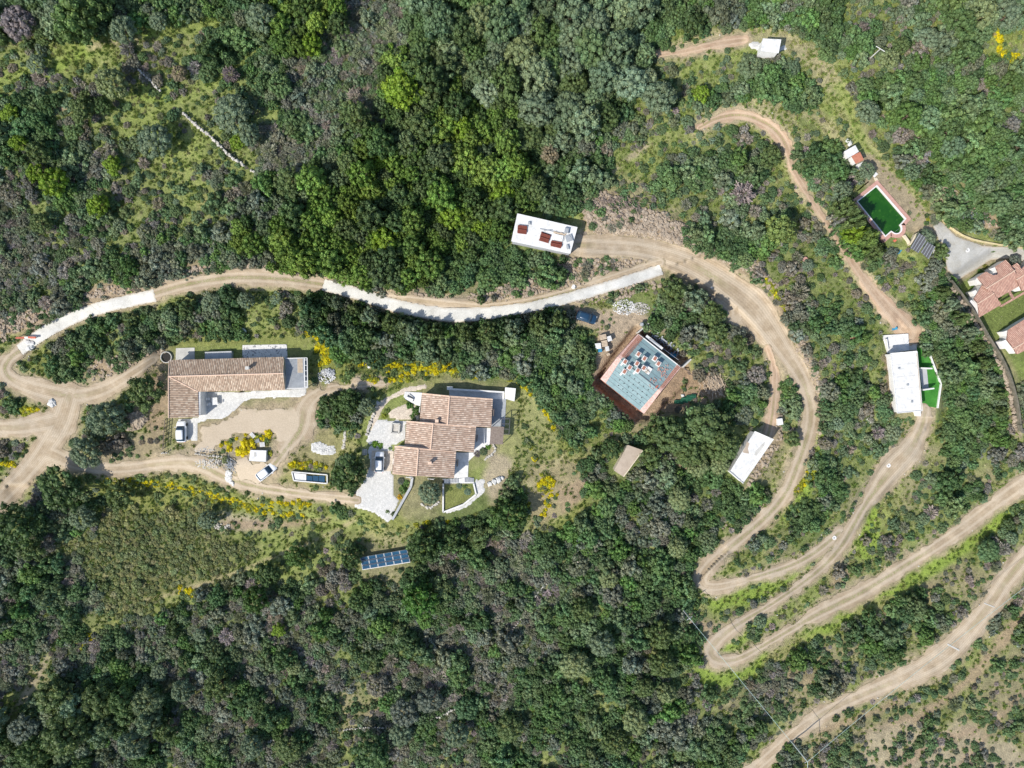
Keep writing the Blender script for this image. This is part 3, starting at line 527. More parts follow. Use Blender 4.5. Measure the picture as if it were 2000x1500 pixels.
for k in prio:
    nm, mt, pr = RMAT[k]; sd = ROADSD[k]; cm = ((sd[:-1, :-1] + sd[1:, 1:] + sd[:-1, 1:] + sd[1:, :-1]) / 4 > 0) & ~taken; taken |= cm
    jj, i2 = np.nonzero(cm); n = GX.shape[1]
    q = np.stack([(jj + 1) * n + i2, (jj + 1) * n + i2 + 1, jj * n + i2 + 1, jj * n + i2], -1); used, inv = np.unique(q, return_inverse=True)
    gyv, gxv = np.gradient(sd, GS); g2 = (gxv ** 2 + gyv ** 2).ravel()[used] + 1e-3; su = sd.ravel()[used]; mv = np.where(su < 0, np.clip(-su, 0, 3) / g2, 0)
    z = GZ.ravel()[used] + (0.06 + 0.05 * pr) + 0.05 * np.clip(sd.ravel()[used] / 4, -1, 1); kk = (HC - z) / HC
    ox, oy = GX.ravel()[used] + np.clip(mv * gxv.ravel()[used], -2.5, 2.5), GY.ravel()[used] + np.clip(mv * gyv.ravel()[used], -2.5, 2.5); v = np.stack([(ox - 1000) / 10 * kk, (750 - oy) / 10 * kk, z], -1)
    o = np_mesh(nm, v, inv.reshape(q.shape), M[mt]); o.data.polygons.foreach_set('use_smooth', [True] * len(o.data.polygons)); tag(o, kind='structure')
    edge = np.clip((sd.ravel()[used] + 2) / 9, 0, 1); gr = np.clip((fbm(ox, oy, 160, 130, 2) - 0.42) * 6, 0, 1)
    setcol(o, np.stack([np.clip(np.abs(ROADLAT[k].ravel()[used]), 0, 1.2), edge, gr], -1))
# ------------------------------------------------------------------ buildings
def roofplane(name, pts, mat, parent, pitch=0.33, down=None, amp=0.04, thick=0.10):
    """barrel-tiled roof plane over a coplanar polygon: corrugated across, running down the slope"""
    pts = [Vector(p_) for p_ in pts]; n = Vector()
    for i in range(len(pts)):
        a, b = pts[i], pts[(i + 1) % len(pts)]; n += a.cross(b)
    n.normalize(); n = n if n.z > 0 else -n
    v = Vector((0, 0, -1)) - n * (-n.z); v.normalize(); u = n.cross(v).normalized(); o = pts[0]
    q = [((p_ - o).dot(u), (p_ - o).dot(v)) for p_ in pts]; u0, u1 = min(a for a, _ in q), max(a for a, _ in q)
    def vr(x):
        ys = []
        for i in range(len(q)):
            (a, b), (c, e) = q[i], q[(i + 1) % len(q)]
            if (a - x) * (c - x) <= 0 and abs(a - c) > 1e-9: ys.append(b + (e - b) * (x - a) / (c - a))
        return (min(ys), max(ys)) if ys else (0, 0)
    NS = 6; ncol = max(1, round((u1 - u0) / pitch)); pt = (u1 - u0) / ncol; vs, fs, uvs = [], [], []; rows = 5
    for k in range(ncol * NS + 1):
        x = min(max(u0 + k * pt / NS, u0 + 1e-4), u1 - 1e-4); a, b = vr(x); ph = (k % NS) / NS; hgt = amp * math.cos(ph * 2 * math.pi) * -1
        for r in range(rows + 1):
            y = a + (b - a) * r / rows; vs.append(o + u * x + v * y + n * (hgt + amp)); uvs.append(((x - u0) * pitch / pt, y - min(e for _, e in q)))
    m = rows + 1
    for k in range(ncol * NS):
        for r in range(rows): fs.append((k * m + r, (k + 1) * m + r, (k + 1) * m + r + 1, k * m + r + 1))
    nb = len(vs); base = len(fs); vs += [p_ - n * thick for p_ in pts] + [p_ + n * 0.005 for p_ in pts]; uvs += [(0, 0)] * (2 * len(pts)); c = len(pts)
    fs.append(tuple(nb + i for i in range(c))); fs += [(nb + i, nb + (i + 1) % c, nb + c + (i + 1) % c, nb + c + i) for i in range(c)]
    ob = mesh_obj(name, vs, fs, M[mat], parent); l = ob.data.uv_layers.new(name='UVMap')
    for lp in ob.data.loops: l.data[lp.index].uv = uvs[lp.vertex_index]
    for p_ in ob.data.polygons[:base]: p_.use_smooth = True
    me = ob.data; return ob
def ridge(a, b, parent, r=0.13): mb = MB(); mb.tube([Vector(a) + Vector((0, 0, .07)), Vector(b) + Vector((0, 0, .07))], r, 8); return mb.build('ridge', 'ridge', parent)
def shell(outline, zb, inner=0.3):
    """wall shell under a roof: outline of world points at the soffit, pulled in by the overhang"""
    mb = MB(); q = inset([Vector(p_) for p_ in outline], inner); n = len(q); vs = [Vector((p_.x, p_.y, p_.z - 0.13)) for p_ in q] + [Vector((p_.x, p_.y, zb)) for p_ in q]
    mb.add(vs, [(i, n + i, n + (i + 1) % n, (i + 1) % n) for i in range(n)] + [tuple(range(n))]); return mb
def opening(parent, a, b, z0, z1, kind='window', frac=(0.3, 0.5), back=-0.33):
    """window or door set on the wall between world points a and b"""
    a, b = Vector(a), Vector(b); a.z = b.z = 0; t = (b - a); nrm = Vector((t.y, -t.x, 0)).normalized(); c0 = a + t * frac[0] + nrm * back; c1 = a + t * frac[1] + nrm * back
    fr = MB(); fr.bar(c0 + nrm * .03 + Vector((0, 0, (z0 + z1) / 2)), c1 + nrm * .03 + Vector((0, 0, (z0 + z1) / 2)), 0.10, z1 - z0); o = fr.build(kind, 'white_wall' if kind == 'window' else 'pergola_wood', parent)
    gl = MB(); s = t.normalized() * .07; gl.bar(c0 + s + nrm * .075 + Vector((0, 0, (z0 + z1) / 2)), c1 - s + nrm * .075 + Vector((0, 0, (z0 + z1) / 2)), 0.03, z1 - z0 - .14); g = gl.build('pane', 'glass_dark', o); return o
def thing(name, px, py, label, cat, group=None, z=None):
    z = float(ground(px, py)) if z is None else z; return empty(name, W(px, py, z), label, cat, group)
def lerp(a, b, t): return tuple(p + (q - p) * t for p, q in zip(a, b))
def slab(name, poly, z0, z1, mat, label=None, cat=None, parent=None, kind=None, group=None):
    mb = MB(); mb.pp(poly, z0, z1); o = mb.build(name, mat, parent)
    if parent is None: tag(o, label, cat, group, kind)
    return o
def flat_on(name, poly, dz, mat, label=None, cat=None, kind=None, step=8, thick=0.3):
    """thin paving that follows the ground: polygon filled with a small grid"""
    P_ = np.array(poly); x0, y0 = P_.min(0); x1, y1 = P_.max(0); s = 2.5; xs = np.arange(x0 - s, x1 + 2 * s, s); ys = np.arange(y0 - s, y1 + 2 * s, s); X, Y = np.meshgrid(xs, ys)
    sd = sdpoly(X, Y, poly) + (fbm(X, Y, 12, 7, 2) - .5) * 2.5; z = ground(X, Y) + dz + np.where(sd > 1.5, 0, -0.12); k = (HC - z) / HC; n = X.shape[1]
    cm = (sd[:-1, :-1] + sd[1:, 1:] + sd[:-1, 1:] + sd[1:, :-1]) / 4 > 0; jj, i2 = np.nonzero(cm); q = np.stack([(jj + 1) * n + i2, (jj + 1) * n + i2 + 1, jj * n + i2 + 1, jj * n + i2], -1); us, inv = np.unique(q, return_inverse=True)
    o = np_mesh(name, np.stack([((X - 1000) / 10 * k).ravel()[us], ((750 - Y) / 10 * k).ravel()[us], z.ravel()[us]], -1), inv.reshape(q.shape), M[mat]); return tag(o, label, cat, None, kind)

# --- the long L-shaped house
z = ZH1; ze, zr = z + 2.9, z + 4.1
A = thing('tiled_house', 450, 750, 'long L-shaped house with weathered clay tile roof and white stone patio', 'house', z=z)
nw, ne, se, sc_ = W(332.4, 703.5, ze), W(554.3, 697.1, ze), W(556.5, 761.5, ze), W(387.3, 765, ze); rw, re_ = W(329.5, 735, zr), W(553.8, 729, zr); sw, ss = W(329.8, 816.5, zr), W(388.2, 814.3, ze); mid_n, mid_r, mid_s = W(445, 700.3, ze), W(443, 732, zr), W(447, 763.6, ze)
shell([nw, ne, re_, se, sc_, ss, sw, rw], z - .3, 0.3).build('wall', 'white_wall', A)
roofplane('roof', [rw, mid_r, mid_n, nw], 'tiles_old', A); roofplane('roof', [mid_r + Vector((.08, 0, .06)), re_ + Vector((0, 0, .06)), ne + Vector((0, 0, .06)), mid_n + Vector((.08, 0, .06))], 'tiles_old', A)
roofplane('roof', [rw, mid_r, mid_s, sc_], 'tiles_old', A); roofplane('roof', [mid_r + Vector((.08, 0, .06)), re_ + Vector((0, 0, .06)), se + Vector((0, 0, .06)), mid_s + Vector((.08, 0, .06))], 'tiles_old', A)
roofplane('roof', [rw, sc_, ss, sw], 'tiles_old', A)
ridge(rw, re_, A); ridge(rw, sc_, A, .12); ridge(rw, sw, A, .12); ridge(W(330.9, 705, ze + .05), rw, A, .1)
for a in (0.35, 0.75): opening(A, se, sc_, z + .9, z + 2.2, 'window', (a, a + .08))
opening(A, se, sc_, z, z + 2.2, 'door', (0.55, 0.60)); opening(A, ne, se, z, z + 2.2, 'door', (.4, .6)); opening(A, ss, sc_, z + .9, z + 2.1, 'window', (.4, .7))
ch = MB(); c = W(487, 719, ze + .6); ch.box((c.x, c.y, ze + .3), .55, .45, 1.4); co = ch.build('chimney', 'white_wall', A); MB().box((c.x, c.y, ze + 1.75), .7, .6, .1).build('chimney_cap', 'concrete', co)
slab('kitchen_counter', [(389, 767), (397, 767), (397, 806), (389, 806)], z, z + .95, 'white_wall', 'white outdoor kitchen counter along the east wall of the tiled wing', 'counter')
kc = MB(); kc.pp([(390.2, 782), (395.5, 782), (395.5, 791), (390.2, 791)], z + .955, z + .975); k0 = bpy.data.objects.get('kitchen_counter'); kc.build('sink', 'grey_metal', k0); MB().pp([(390.2, 803), (396.2, 803), (396.2, 796), (390.2, 796)], z + .955, z + .985).build('hob', 'black', k0)
slab('slatted_veranda_floor', [(557, 700), (600, 699.5), (600.5, 757), (557.5, 761)], z - .1, z + .06, 'grey_wood', kind='structure').name = 'deck'
ver = thing('veranda', 580, 728, 'grey slatted veranda roof on the east end of the long tiled house', 'veranda', z=z); zv = z + 2.5
mb = MB()
for k in range(36):
    x = 557.5 + k * 1.02; mb.bar(W(x, 700.2, zv), W(x + .7, 757.6, zv), .075, .035)
mb.build('slats', 'grey_wood', ver)
mb = MB()
for k in range(7):
    x = 581.5 + k * 1.5; mb.bar(W(x, 700.5, zv + .03), W(x + .5, 728, zv + .03), .12, .03)
mb.build('bare_boards', 'pale_wood', ver)
mb = MB(); zf = zv - .08
for a, b in (((557, 700), (600, 699)), ((600, 699), (601, 757.5)), ((558, 758.5), (601, 757.5)), ((594.5, 699.2), (595.3, 757.5))): mb.bar(W(*a, zf + .12), W(*b, zf + .12), .14, .14)
for k in range(6): yy = 703 + k * 10.5; mb.bar(W(594.5, yy, zf + .14), W(600.5, yy, zf + .14), .09)
mb.build('beams', 'white_wall', ver)
for px, py in ((559, 701), (599.5, 700), (600, 756), (560, 758)): MB().bar(W(px, py, z), W(px, py, z + 2.45) * 1, .12).build('post', 'white_wall', ver)
flat_on('patio', [(386, 765), (470, 764), (598, 757), (601, 774), (580, 777), (535, 778), (492, 780), (476, 786), (462, 800), (448, 812), (432, 820), (408, 820), (400, 824), (388, 826), (387, 861), (349, 862), (347, 817), (388, 815)], .06, 'white_stone', kind='structure')
slab('terrace', [(473.5, 674), (560, 672.5), (561.5, 700), (473.5, 700)], z - .3, z + .08, 'terrazzo', kind='structure')
slab('terrace', [(343.5, 680), (380, 679), (380, 703), (343, 704)], z - .3, z + .07, 'concrete', kind='structure')
slab('technical_box', [(400, 687.5), (452, 685.5), (452, 701), (400, 702)], z, z + .9, 'grey_slab', 'low grey flat-topped annexe against the north wall of the tiled house', 'annexe')
bs = thing('round_basin', 327, 698, 'round dark basin with white rim at the corner of the tiled house', 'basin', z=z); MB().ring(W(327, 698, z - .2), 1.12, .97, .6).build('rim', 'concrete', bs); MB().disc(W(327, 698, z - .15), .94, .3).build('water', 'dark', bs)
wt = MB()
for k in range(7): a = k / 6 * math.pi / 2; 
pr = [(0.8, 0), (.85, .35), (.78, .6), (.55, .82), (.2, .93)]
for (r1, h1), (r2, h2) in zip(pr[:-1], pr[1:]): wt.disc(W(473, 648, float(ground(473, 648)) + h1), r1, h2 - h1, 18, r2)
tag(wt.build('water_tank', 'white_roof'), 'white domed water tank in the grass north of the tiled house', 'tank')
tb = thing('garden_table', 420, 784, 'white square garden table on the stone patio', 'table', z=z + .07); MB().pp([(413, 777), (424, 776), (425, 790), (414, 791)], z + .75, z + .81).build('tabletop', 'white_roof', tb)
for px, py in ((414.5, 778.5), (423, 778), (423.5, 788.5), (415, 789)): MB().bar(W(px, py, z + .07), W(px, py, z + .75), .07).build('leg', 'white_wall', tb)
def chair(px, py, rz, zz, label, group=None):
    t = empty('garden_chair', W(px, py, zz), label, 'chair', group); t.rotation_euler = (0, 0, 0); b = W(px, py, zz); ca, sa = math.cos(rz), math.sin(rz)
    def L(x, y, h): return Vector((b.x + x * ca - y * sa, b.y + x * sa + y * ca, zz + h))
    MB().bar(L(-.25, 0, .45), L(.25, 0, .45), .5, .05).build('seat', 'white_roof', t); MB().bar(L(-.25, 0, .7), L(-.32, 0, .95), .5, .05, up=Vector((0, 0, 1))).build('backrest', 'white_roof', t)
    for x, y in ((-.22, -.22), (.22, -.22), (.22, .22), (-.22, .22)): MB().bar(L(x, y, 0), L(x, y, .45), .04).build('leg', 'grey_metal', t)
chair(410, 779, 0, z + .07, 'white garden chair left of the patio table', 'chairs around the patio table'); chair(411, 789, .3, z + .07, 'white garden chair lower left of the patio table', 'chairs around the patio table'); chair(427, 788, 3.3, z + .07, 'white garden chair right of the patio table', 'chairs around the patio table')

# --- the stepped tiled villa: three gabled blocks
z = ZH2; B = thing('stepped_villa', 862, 850, 'pale villa with three stepped clay tile roofs and white terraces', 'house', z=z)
blocks = [((824.3, 768), (962.5, 779.3), (959.3, 834.8), (819.8, 822.4), (878, 773.5), (874.4, 829.6), 2.7, 3.9), ((794.2, 822.4), (929.8, 833.7), (925.6, 883.3), (790.3, 870), (846.3, 826.8), (841.3, 877), 3.1, 4.3), ((771, 871.1), (890.7, 882.4), (886.6, 933.6), (766.5, 924.5), (817.5, 875.5), (813.7, 929.2), 3.5, 4.7)]
for nwp, nep, sep, swp, rn, rs_, he, hr in blocks:
    a, b, c, d_ = W(*nwp, z + he), W(*nep, z + he - .25), W(*sep, z + he - .25), W(*swp, z + he); r1, r2 = W(*rn, z + hr), W(*rs_, z + hr)
    shell([a, r1, b, c, r2, d_], z - .3, .2).build('wall', 'white_wall', B); roofplane('roof', [r1, a, d_, r2], 'tiles_new', B, .37); roofplane('roof', [r1, r2, c, b], 'tiles_new', B, .37); ridge(r1, r2, B); ridge(a, r1, B, .09); ridge(d_, r2, B, .09); ridge(b, r1, B, .09)
    opening(B, b, c, z + .1, z + 2.2, 'door', (.35, .6)); opening(B, d_, a, z + .9, z + 2.1, 'window', (.3, .5))
opening(B, W(886, 933, z), W(766, 924, z), z + .9, z + 2.1, 'window', (.3, .4)); opening(B, W(886, 933, z), W(766, 924, z), z + .9, z + 2.1, 'window', (.65, .75))
for px, py, h0 in ((853.5, 822, 3.0), (840, 904, 3.9)):
    c = W(px, py, z + h0 + .9); o = MB().box((c.x, c.y, z + h0), .5, .45, 1.25).build('chimney', 'white_wall', B); MB().box((c.x, c.y, z + h0 + 1.26), .64, .58, .08).build('chimney_cap', 'ridge', o)
slab('terrace', [(929, 835), (958.5, 836), (956.5, 868), (937, 880), (924, 892), (915, 901), (914, 932), (887, 935), (890, 884), (925, 884)], z - .6, z + .1, 'white_roof', kind='structure')
slab('white_parapet', [(943.8, 836), (947.5, 836), (946.5, 867), (942.8, 868)], z + .1, z + .55, 'white_wall', 'white parapet strip on the villa\'s east terrace', 'parapet')
slab('deck', [(962.5, 778), (988.5, 779), (986, 833), (959.5, 833)], z - .4, z + .06, 'grey_wood', kind='structure')
pg = thing('wooden_pergola', 970, 850, 'brown wooden slatted pergola at the east side of the villa', 'pergola', z=z); mb = MB(); zp = z + 2.6
for k in range(17): f = k / 16; mb.bar(W(959.3 + 24.5 * f, 832.8 + 1.0 * f, zp), W(957.3 + 24 * f, 867.5 + .6 * f, zp), .135, .04)
mb.build('slats', 'pergola_wood', pg); mb = MB()
for yy in (834.5, 850, 865): MB().bar(W(958.5, yy, zp - .1), W(983.5, yy + .6, zp - .1), .12).build('beam', 'pergola_wood', pg)
for px, py in ((960.5, 834), (983, 835), (981, 867), (958.5, 866)): MB().bar(W(px, py, z - .4), W(px, py, zp - .16), .12).build('post', 'pergola_wood', pg)
fp = thing('pergola_shadow_frame', 985, 830, 'dark frame shaped as the pergola shadow beside the villa deck', 'pergola', z=z); zq = z + 2.5; mb = MB()  # the wooden pergola's shadow, built as a raised dark frame
for a, b in (((979.5, 818), (996, 818)), ((996, 818), (994, 848)), ((978, 848), (994, 848)), ((979.5, 818), (978, 848)), ((979, 828), (995.4, 828)), ((978.5, 838), (994.7, 838))): mb.bar(W(*a, zq), W(*b, zq), .12)
mb.build('beams', 'dark_slat', fp)
for px, py in ((996, 818), (994, 848), (979.5, 818)): MB().bar(W(px, py, z - .6), W(px, py, zq), .1).build('post', 'dark_slat', fp)
slab('terrace', [(877, 762), (985, 767), (984, 780), (963, 779), (878, 773)], z - .3, z + .08, 'white_roof', kind='structure')
nb = thing('garden_wall', 930, 765, 'long white garden wall along the north terrace of the villa', 'wall', z=z); MB().pp([(873, 755), (884, 755), (884, 758.5), (985, 764.5), (985, 767.5), (873, 761.5)], z, z + 1.3).build('parapet', 'white_wall', nb)
slab('white_annexe', [(986.5, 756.5), (1007.5, 758.5), (1004.8, 784), (985.5, 778.5)], z - .4, z + 1.5, 'white_wall', 'small white box annexe at the north-east corner of the villa', 'annexe')
flat_on('driveway', [(727, 862), (717, 880), (722, 905), (713, 935), (693, 962), (692, 992), (732, 1003), (757, 1022), (766, 1015), (780, 977), (770, 966), (770, 928), (764, 924), (768, 872), (770, 868), (730, 868)], .07, 'white_stone', kind='structure')
flat_on('patio', [(737, 819), (794, 821), (793, 858), (775, 868), (758, 872), (722, 870), (715, 862), (723, 840), (732, 822)], .08, 'white_stone', kind='structure')
flat_on('patio', [(762, 800), (790, 788), (822, 793), (818, 822), (760, 818), (757, 808)], .06, 'tan_stone', kind='structure')
flat_on('path', [(722, 840), (726, 815), (740, 783), (790, 756), (832, 748), (836, 760), (800, 767), (764, 782), (748, 800), (738, 824), (728, 860)], .05, 'tan_stone', kind='structure')
slab('terrace', [(791, 765), (824, 767), (821, 793), (812, 791), (794, 781), (788, 775)], z - .2, z + .15, 'white_roof', kind='structure')
slab('carport_floor', [(726, 880), (769, 881), (766, 920), (725, 920)], z - .2, z + .11, 'tan_stone', kind='structure').name = 'parking_bay'
ln = thing('sun_lounger', 799, 778, 'dark framed sun lounger on the small white terrace', 'sun lounger', z=z + .15)
MB().bar(W(792, 777, z + .5), W(806, 783, z + .5), .7, .08).build('seat', 'white_roof', ln); MB().bar(W(797, 771, z + .5), W(807, 779, z + .52), .12, .1).build('frame', 'dark', ln); MB().bar(W(790, 779, z + .5), W(802, 786, z + .52), .12, .1).build('frame', 'dark', ln)
sn = thing('stone_planter', 773, 837, 'rectangular stone planter on the white paving west of the villa', 'planter', z=z)
mb = MB()
for a, b in (((766, 827), (781, 828)), ((781, 828), (779, 846)), ((779, 846), (765, 845)), ((765, 845), (766, 827))): mb.bar(W(*a, z + .35), W(*b, z + .35), .25, .7)
mb.build('rim', 'concrete', sn); MB().pp([(767, 829), (780, 829), (778, 844), (766, 844)], z, z + .45).build('bed', 'stone', sn)
mb = MB()
for a, b in (((800, 931), (806, 932)), ((806, 932), (803, 950)), ((803, 950), (767, 1014))): mb.bar(W(*a, z), W(*b, z), .45, 1.0)
tag(mb.build('retaining_wall', 'grey_slab'), 'long grey diagonal retaining wall below the villa', 'wall')
gw = thing('walled_garden', 890, 970, 'white walled flower garden below the villa', 'garden wall', z=z); mb = MB()
for a, b in (((866, 937), (865.5, 1000)), ((865.5, 1000), (905, 985)), ((905, 985), (930, 965)), ((925, 944), (930, 965)), ((866, 937), (866, 944))): mb.bar(W(*a, z + .05), W(*b, z + .05), .28, .7)
mb.build('wall', 'white_wall', gw); flat_on('bed', [(868, 945), (924, 946), (928, 964), (904, 983), (868, 998)], .04, 'earth', kind='structure').name = 'flower_bed'
o = bpy.data.objects['flower_bed']; setcol(o, np.tile([[.19, .21, .07]], (len(o.data.vertices), 1)))
flat_on('path', [(928, 935), (947, 936), (947, 962), (912, 992), (872, 1004), (868, 998), (904, 986), (930, 966), (925, 944)], .08, 'white_stone', kind='structure')
slab('terrace', [(864, 935), (887, 936), (916, 932), (926, 934), (926, 944), (866, 944)], z - .5, z + .09, 'white_roof', kind='structure')
st = MB()
for k in range(7): st.pp([(876 + k * 2.9, 934.5), (877.6 + k * 2.9, 934.5), (877.6 + k * 2.9, 943), (876 + k * 2.9, 943)], z + .09, z + .22)
tag(st.build('garden_steps', 'grey_slab'), 'left flight of pale garden steps below the villa', 'steps', 'garden steps below the villa'); st = MB()
for k in range(7): st.pp([(907 + k * 2.7, 933.5), (908.6 + k * 2.7, 933.5), (908.6 + k * 2.7, 942), (907 + k * 2.7, 942)], z + .09, z + .22)
tag(st.build('garden_steps', 'grey_slab'), 'right flight of pale garden steps below the villa', 'steps', 'garden steps below the villa')
slab('terrace', [(914, 897), (942, 899), (938, 933), (915, 932)], z - 1.2, z - .5, 'grey_slab', kind='structure')
st = MB()
for k in range(8): st.pp([(693 + k * 3, 877), (695.2 + k * 3, 877), (695.2 + k * 3, 889), (693 + k * 3, 889)], z - .6 + k * .08, z - .35 + k * .08)
tag(st.build('garden_steps', 'stone'), 'stone steps up to the villa patio beside the big dark tree', 'steps')
def rockline(name, pts, r, mat, label, cat, sp=0.8, flat=.7, dz=0.0):
    mb = MB(); pts = smooth(pts, 1)
    for a, b in zip(pts[:-1], pts[1:]):
        L = math.dist(a, b); n = max(1, int(L / (r * 10 * sp)))
        for k in range(n): t = (k + random.random() * .5) / n; rr = r * random.uniform(.7, 1.25); mb.rock(G(a[0] + (b[0] - a[0]) * t + random.uniform(-1, 1), a[1] + (b[1] - a[1]) * t + random.uniform(-1, 1), rr * .3 + dz), rr, flat)
    return tag(mb.build(name, mat), label, cat)
rockline('rock_border', [(737, 785), (733, 800), (727, 815), (722, 832), (716, 850)], .35, 'stone', 'curved stone border along the path west of the villa', 'stone border')
rockline('rock_border', [(955, 945), (968, 940), (985, 932)], .6, 'marble', 'pale boulders in the dry grass south-east of the villa', 'rocks')
rockline('rock_border', [(963, 868), (968, 878), (960, 888), (946, 898)], .25, 'stone', 'low stone edging curving below the wooden pergola', 'stone border')
rockline('rock_border', [(675, 825), (674, 850), (671, 876)], .4, 'stone', 'straight stone terrace wall in the scrub west of the villa', 'stone border')
rockline('rock_border', [(822, 984), (832, 992), (846, 990), (858, 978)], .28, 'stone', 'curved edging around the olive shrub below the villa', 'stone border')

# --- the house under construction
z = ZH3; E_ = thing('unfinished_house', 1250, 730, 'unfinished house with blue-green insulated roof and brick pallets on it', 'house', z=z); zt = z + 4.4
N_, E1, S_, W_ = (1246, 652), (1330, 717.5), (1258, 808), (1173, 740); Ra, Rb = (1206, 697), (1291, 765)
def P3(p, h): return W(p[0], p[1], h)
MB().pp([lerp(N_, S_, .012), lerp(E1, W_, .012), lerp(S_, N_, .012), lerp(W_, E1, .012)], z - .4, zt - .35).build('wall', 'brick', E_)
hr = zt + 1.35
i1, i2_, i3, i4 = lerp(N_, E1, .10), lerp(N_, E1, .91), lerp(W_, S_, .90), lerp(W_, S_, .12); ra, rb = (1213, 702), (1286, 760)
mb = MB(); mb.prism([P3(i1, zt), P3(i2_, zt), P3(rb, hr), P3(ra, hr)], zt - .2); mb.build('roof_slope', 'teal', E_); mb = MB(); mb.prism([P3(ra, hr), P3(rb, hr), P3(i3, zt), P3(i4, zt)], zt - .2); mb.build('roof_slope', 'teal', E_)
mb = MB()
for k in range(1, 7):
    t = k / 7
    for a0, b0, a1, b1 in ((ra, rb, i4, i3), (ra, rb, i1, i2_)): mb.bar(P3(lerp(a0, a1, t), hr + (zt - hr) * t + .012), P3(lerp(b0, b1, t), hr + (zt - hr) * t + .012), .05, .02)
mb.build('board_joints', 'grey_cover', E_)
for (a, b, ia, ib) in ((N_, W_, i1, i4), (S_, E1, i3, i2_)):
    mr = ra if a == N_ else rb; mo = Ra if a == N_ else Rb
    MB().prism([P3(a, zt + .05), P3(mo, hr + .1), P3(mr, hr + .1), P3(ia, zt + .05)], zt - .4).build('gable_parapet', 'pink_parapet', E_); MB().prism([P3(mo, hr + .1), P3(b, zt + .05), P3(ib, zt + .05), P3(mr, hr + .1)], zt - .4).build('gable_parapet', 'pink_parapet', E_)
mb = MB()
for k in range(5): t = .03 + k * .022; mb.bar(P3(lerp(N_, E1, t), zt + .12), P3(lerp(lerp(N_, E1, t), lerp(W_, S_, t), .47), hr + .16), .12, .1)
for k in range(3): t = .93 + k * .022; mb.bar(P3(lerp(N_, E1, t), zt + .12), P3(lerp(lerp(N_, E1, t), lerp(W_, S_, t), .47), hr + .16), .12, .1)
mb.build('brick_courses', 'brick', E_)
mb = MB(); mb.bar(P3(lerp(N_, E1, .02), zt + .03), P3(lerp(N_, E1, .98), zt + .03), .18, .12); mb.build('white_edge', 'white_wall', E_); mb = MB(); mb.bar(P3(ra, hr + .06), P3(rb, hr + .06), .12, .08); mb.build('ridge', 'grey_cover', E_)
mb = MB()
for r in range(4):
    for c in range(6): t = .25 + r * .18; a = lerp(lerp(ra, i4, t), lerp(rb, i3, t), .22 + c * .125 + (r % 2) * .05); h = hr + (zt - hr) * t; mb.box(P3(a, h), .16, .16, .10, .66)
mb.build('fixing_blocks', 'black', E_)
def roof_h(px, py):
    a, _, _ = polydist(np.array([px]), np.array([py]), [ra, rb]); ang = a[0] / 58; return hr - (hr - zt) * min(1, ang) + .02
def onroof(px, py, dz=0): return W(px, py, roof_h(px, py) + dz)
rt = math.radians(33)
for n_, (zx, zy) in enumerate([(410, 715), (545, 815), (378, 925), (213, 1015), (395, 1080), (530, 1025), (780, 815), (858, 928), (98, 1105), (112, 885)]):
    px, py = 1210 + zx / 11.535, 630 + zy / 11.535; words = ['topmost on the left', 'second from the top left', 'in the middle left row', 'just above the ridge', 'low centre beside the plank stack', 'against the plank stack', 'upper one of the right pair', 'lower one of the right pair', 'on the sunlit slope', 'in the corner by the red parapet'][n_]
    b = onroof(px, py); t = empty('brick_pallet', b, 'pallet of red bricks on the blue-green roof, ' + words, 'brick pallet', 'brick pallets on the unfinished roof')
    MB().box((b.x, b.y, b.z), .85, .95, .8, -rt).build('wrapped_pallet', 'white_roof', t); MB().box((b.x, b.y, b.z + .805), .55, .70, .06, -rt).build('brick_top', 'brick', t); c = MB().box((b.x - .45, b.y - .35, b.z + .005), .9, .35, .03, .9).build('plastic_wrap', 'white_roof', t)
b = onroof(1264.5, 723.5); t = empty('plank_stack', b, 'pale square stack of boards among the brick pallets on the roof', 'boards'); MB().box(b, 1.3, 1.5, .12, -rt).build('pallet', 'white_roof', t)
mb = MB()
for k in range(5): mb.box((b.x + random.uniform(-.35, .35), b.y + random.uniform(-.35, .35), b.z + .125 + .06 * k), .5, .12, .055, random.random() * 3)
mb.build('boards', 'pale_wood', t)
mb = MB()
for (zx, zy, n_) in ((930, 1060, 16), (1080, 1010, 10), (1010, 1140, 16), (760, 1310, 10), (960, 1240, 8), (420, 440, 6), (740, 1440, 3)):
    for k in range(n_): mb.box(onroof(1210 + (zx + random.uniform(-70, 70)) / 11.535, 630 + (zy + random.uniform(-60, 60)) / 11.535), .10, .24, .14, rt)
tag(mb.build('loose_bricks', 'pink_coping'), 'loose bricks strewn on the right side of the blue-green roof', 'bricks', kind='stuff')
mb = MB()
for k in range(4): mb.box(onroof(1281 + k * 1.0, 757 - k * 1.2), .35, .12, .12, .7 + k)
tag(mb.build('red_tools', 'red_paint'), 'small red tools near the lower corner of the roof', 'tools')
sf = thing('scaffolding', 1300, 680, 'scaffolding along the shaded north-east side of the unfinished house', 'scaffolding', z=z)
for k in range(7): p = lerp((1262, 656), (1328, 706), k / 6); MB().bar(W(*p, z - .3), W(*p, z + 4.0), .06).build('pole', 'grey_metal', sf)
for k, (a, b, w_) in enumerate((((1262, 656), (1291, 679), .55), ((1289, 678), (1294, 681), .5), ((1268, 661), (1290, 676), .22))): MB().bar(W(*a, z + 4.0 + .05 * k), W(*b, z + 4.0 + .05 * k), w_, .05).build('deck', 'white_roof' if k < 2 else 'grey_wood', sf)
MB().bar(W(1294, 680, z + 3.6), W(1325, 703, z + 3.6), .07).build('rail', 'grey_metal', sf)
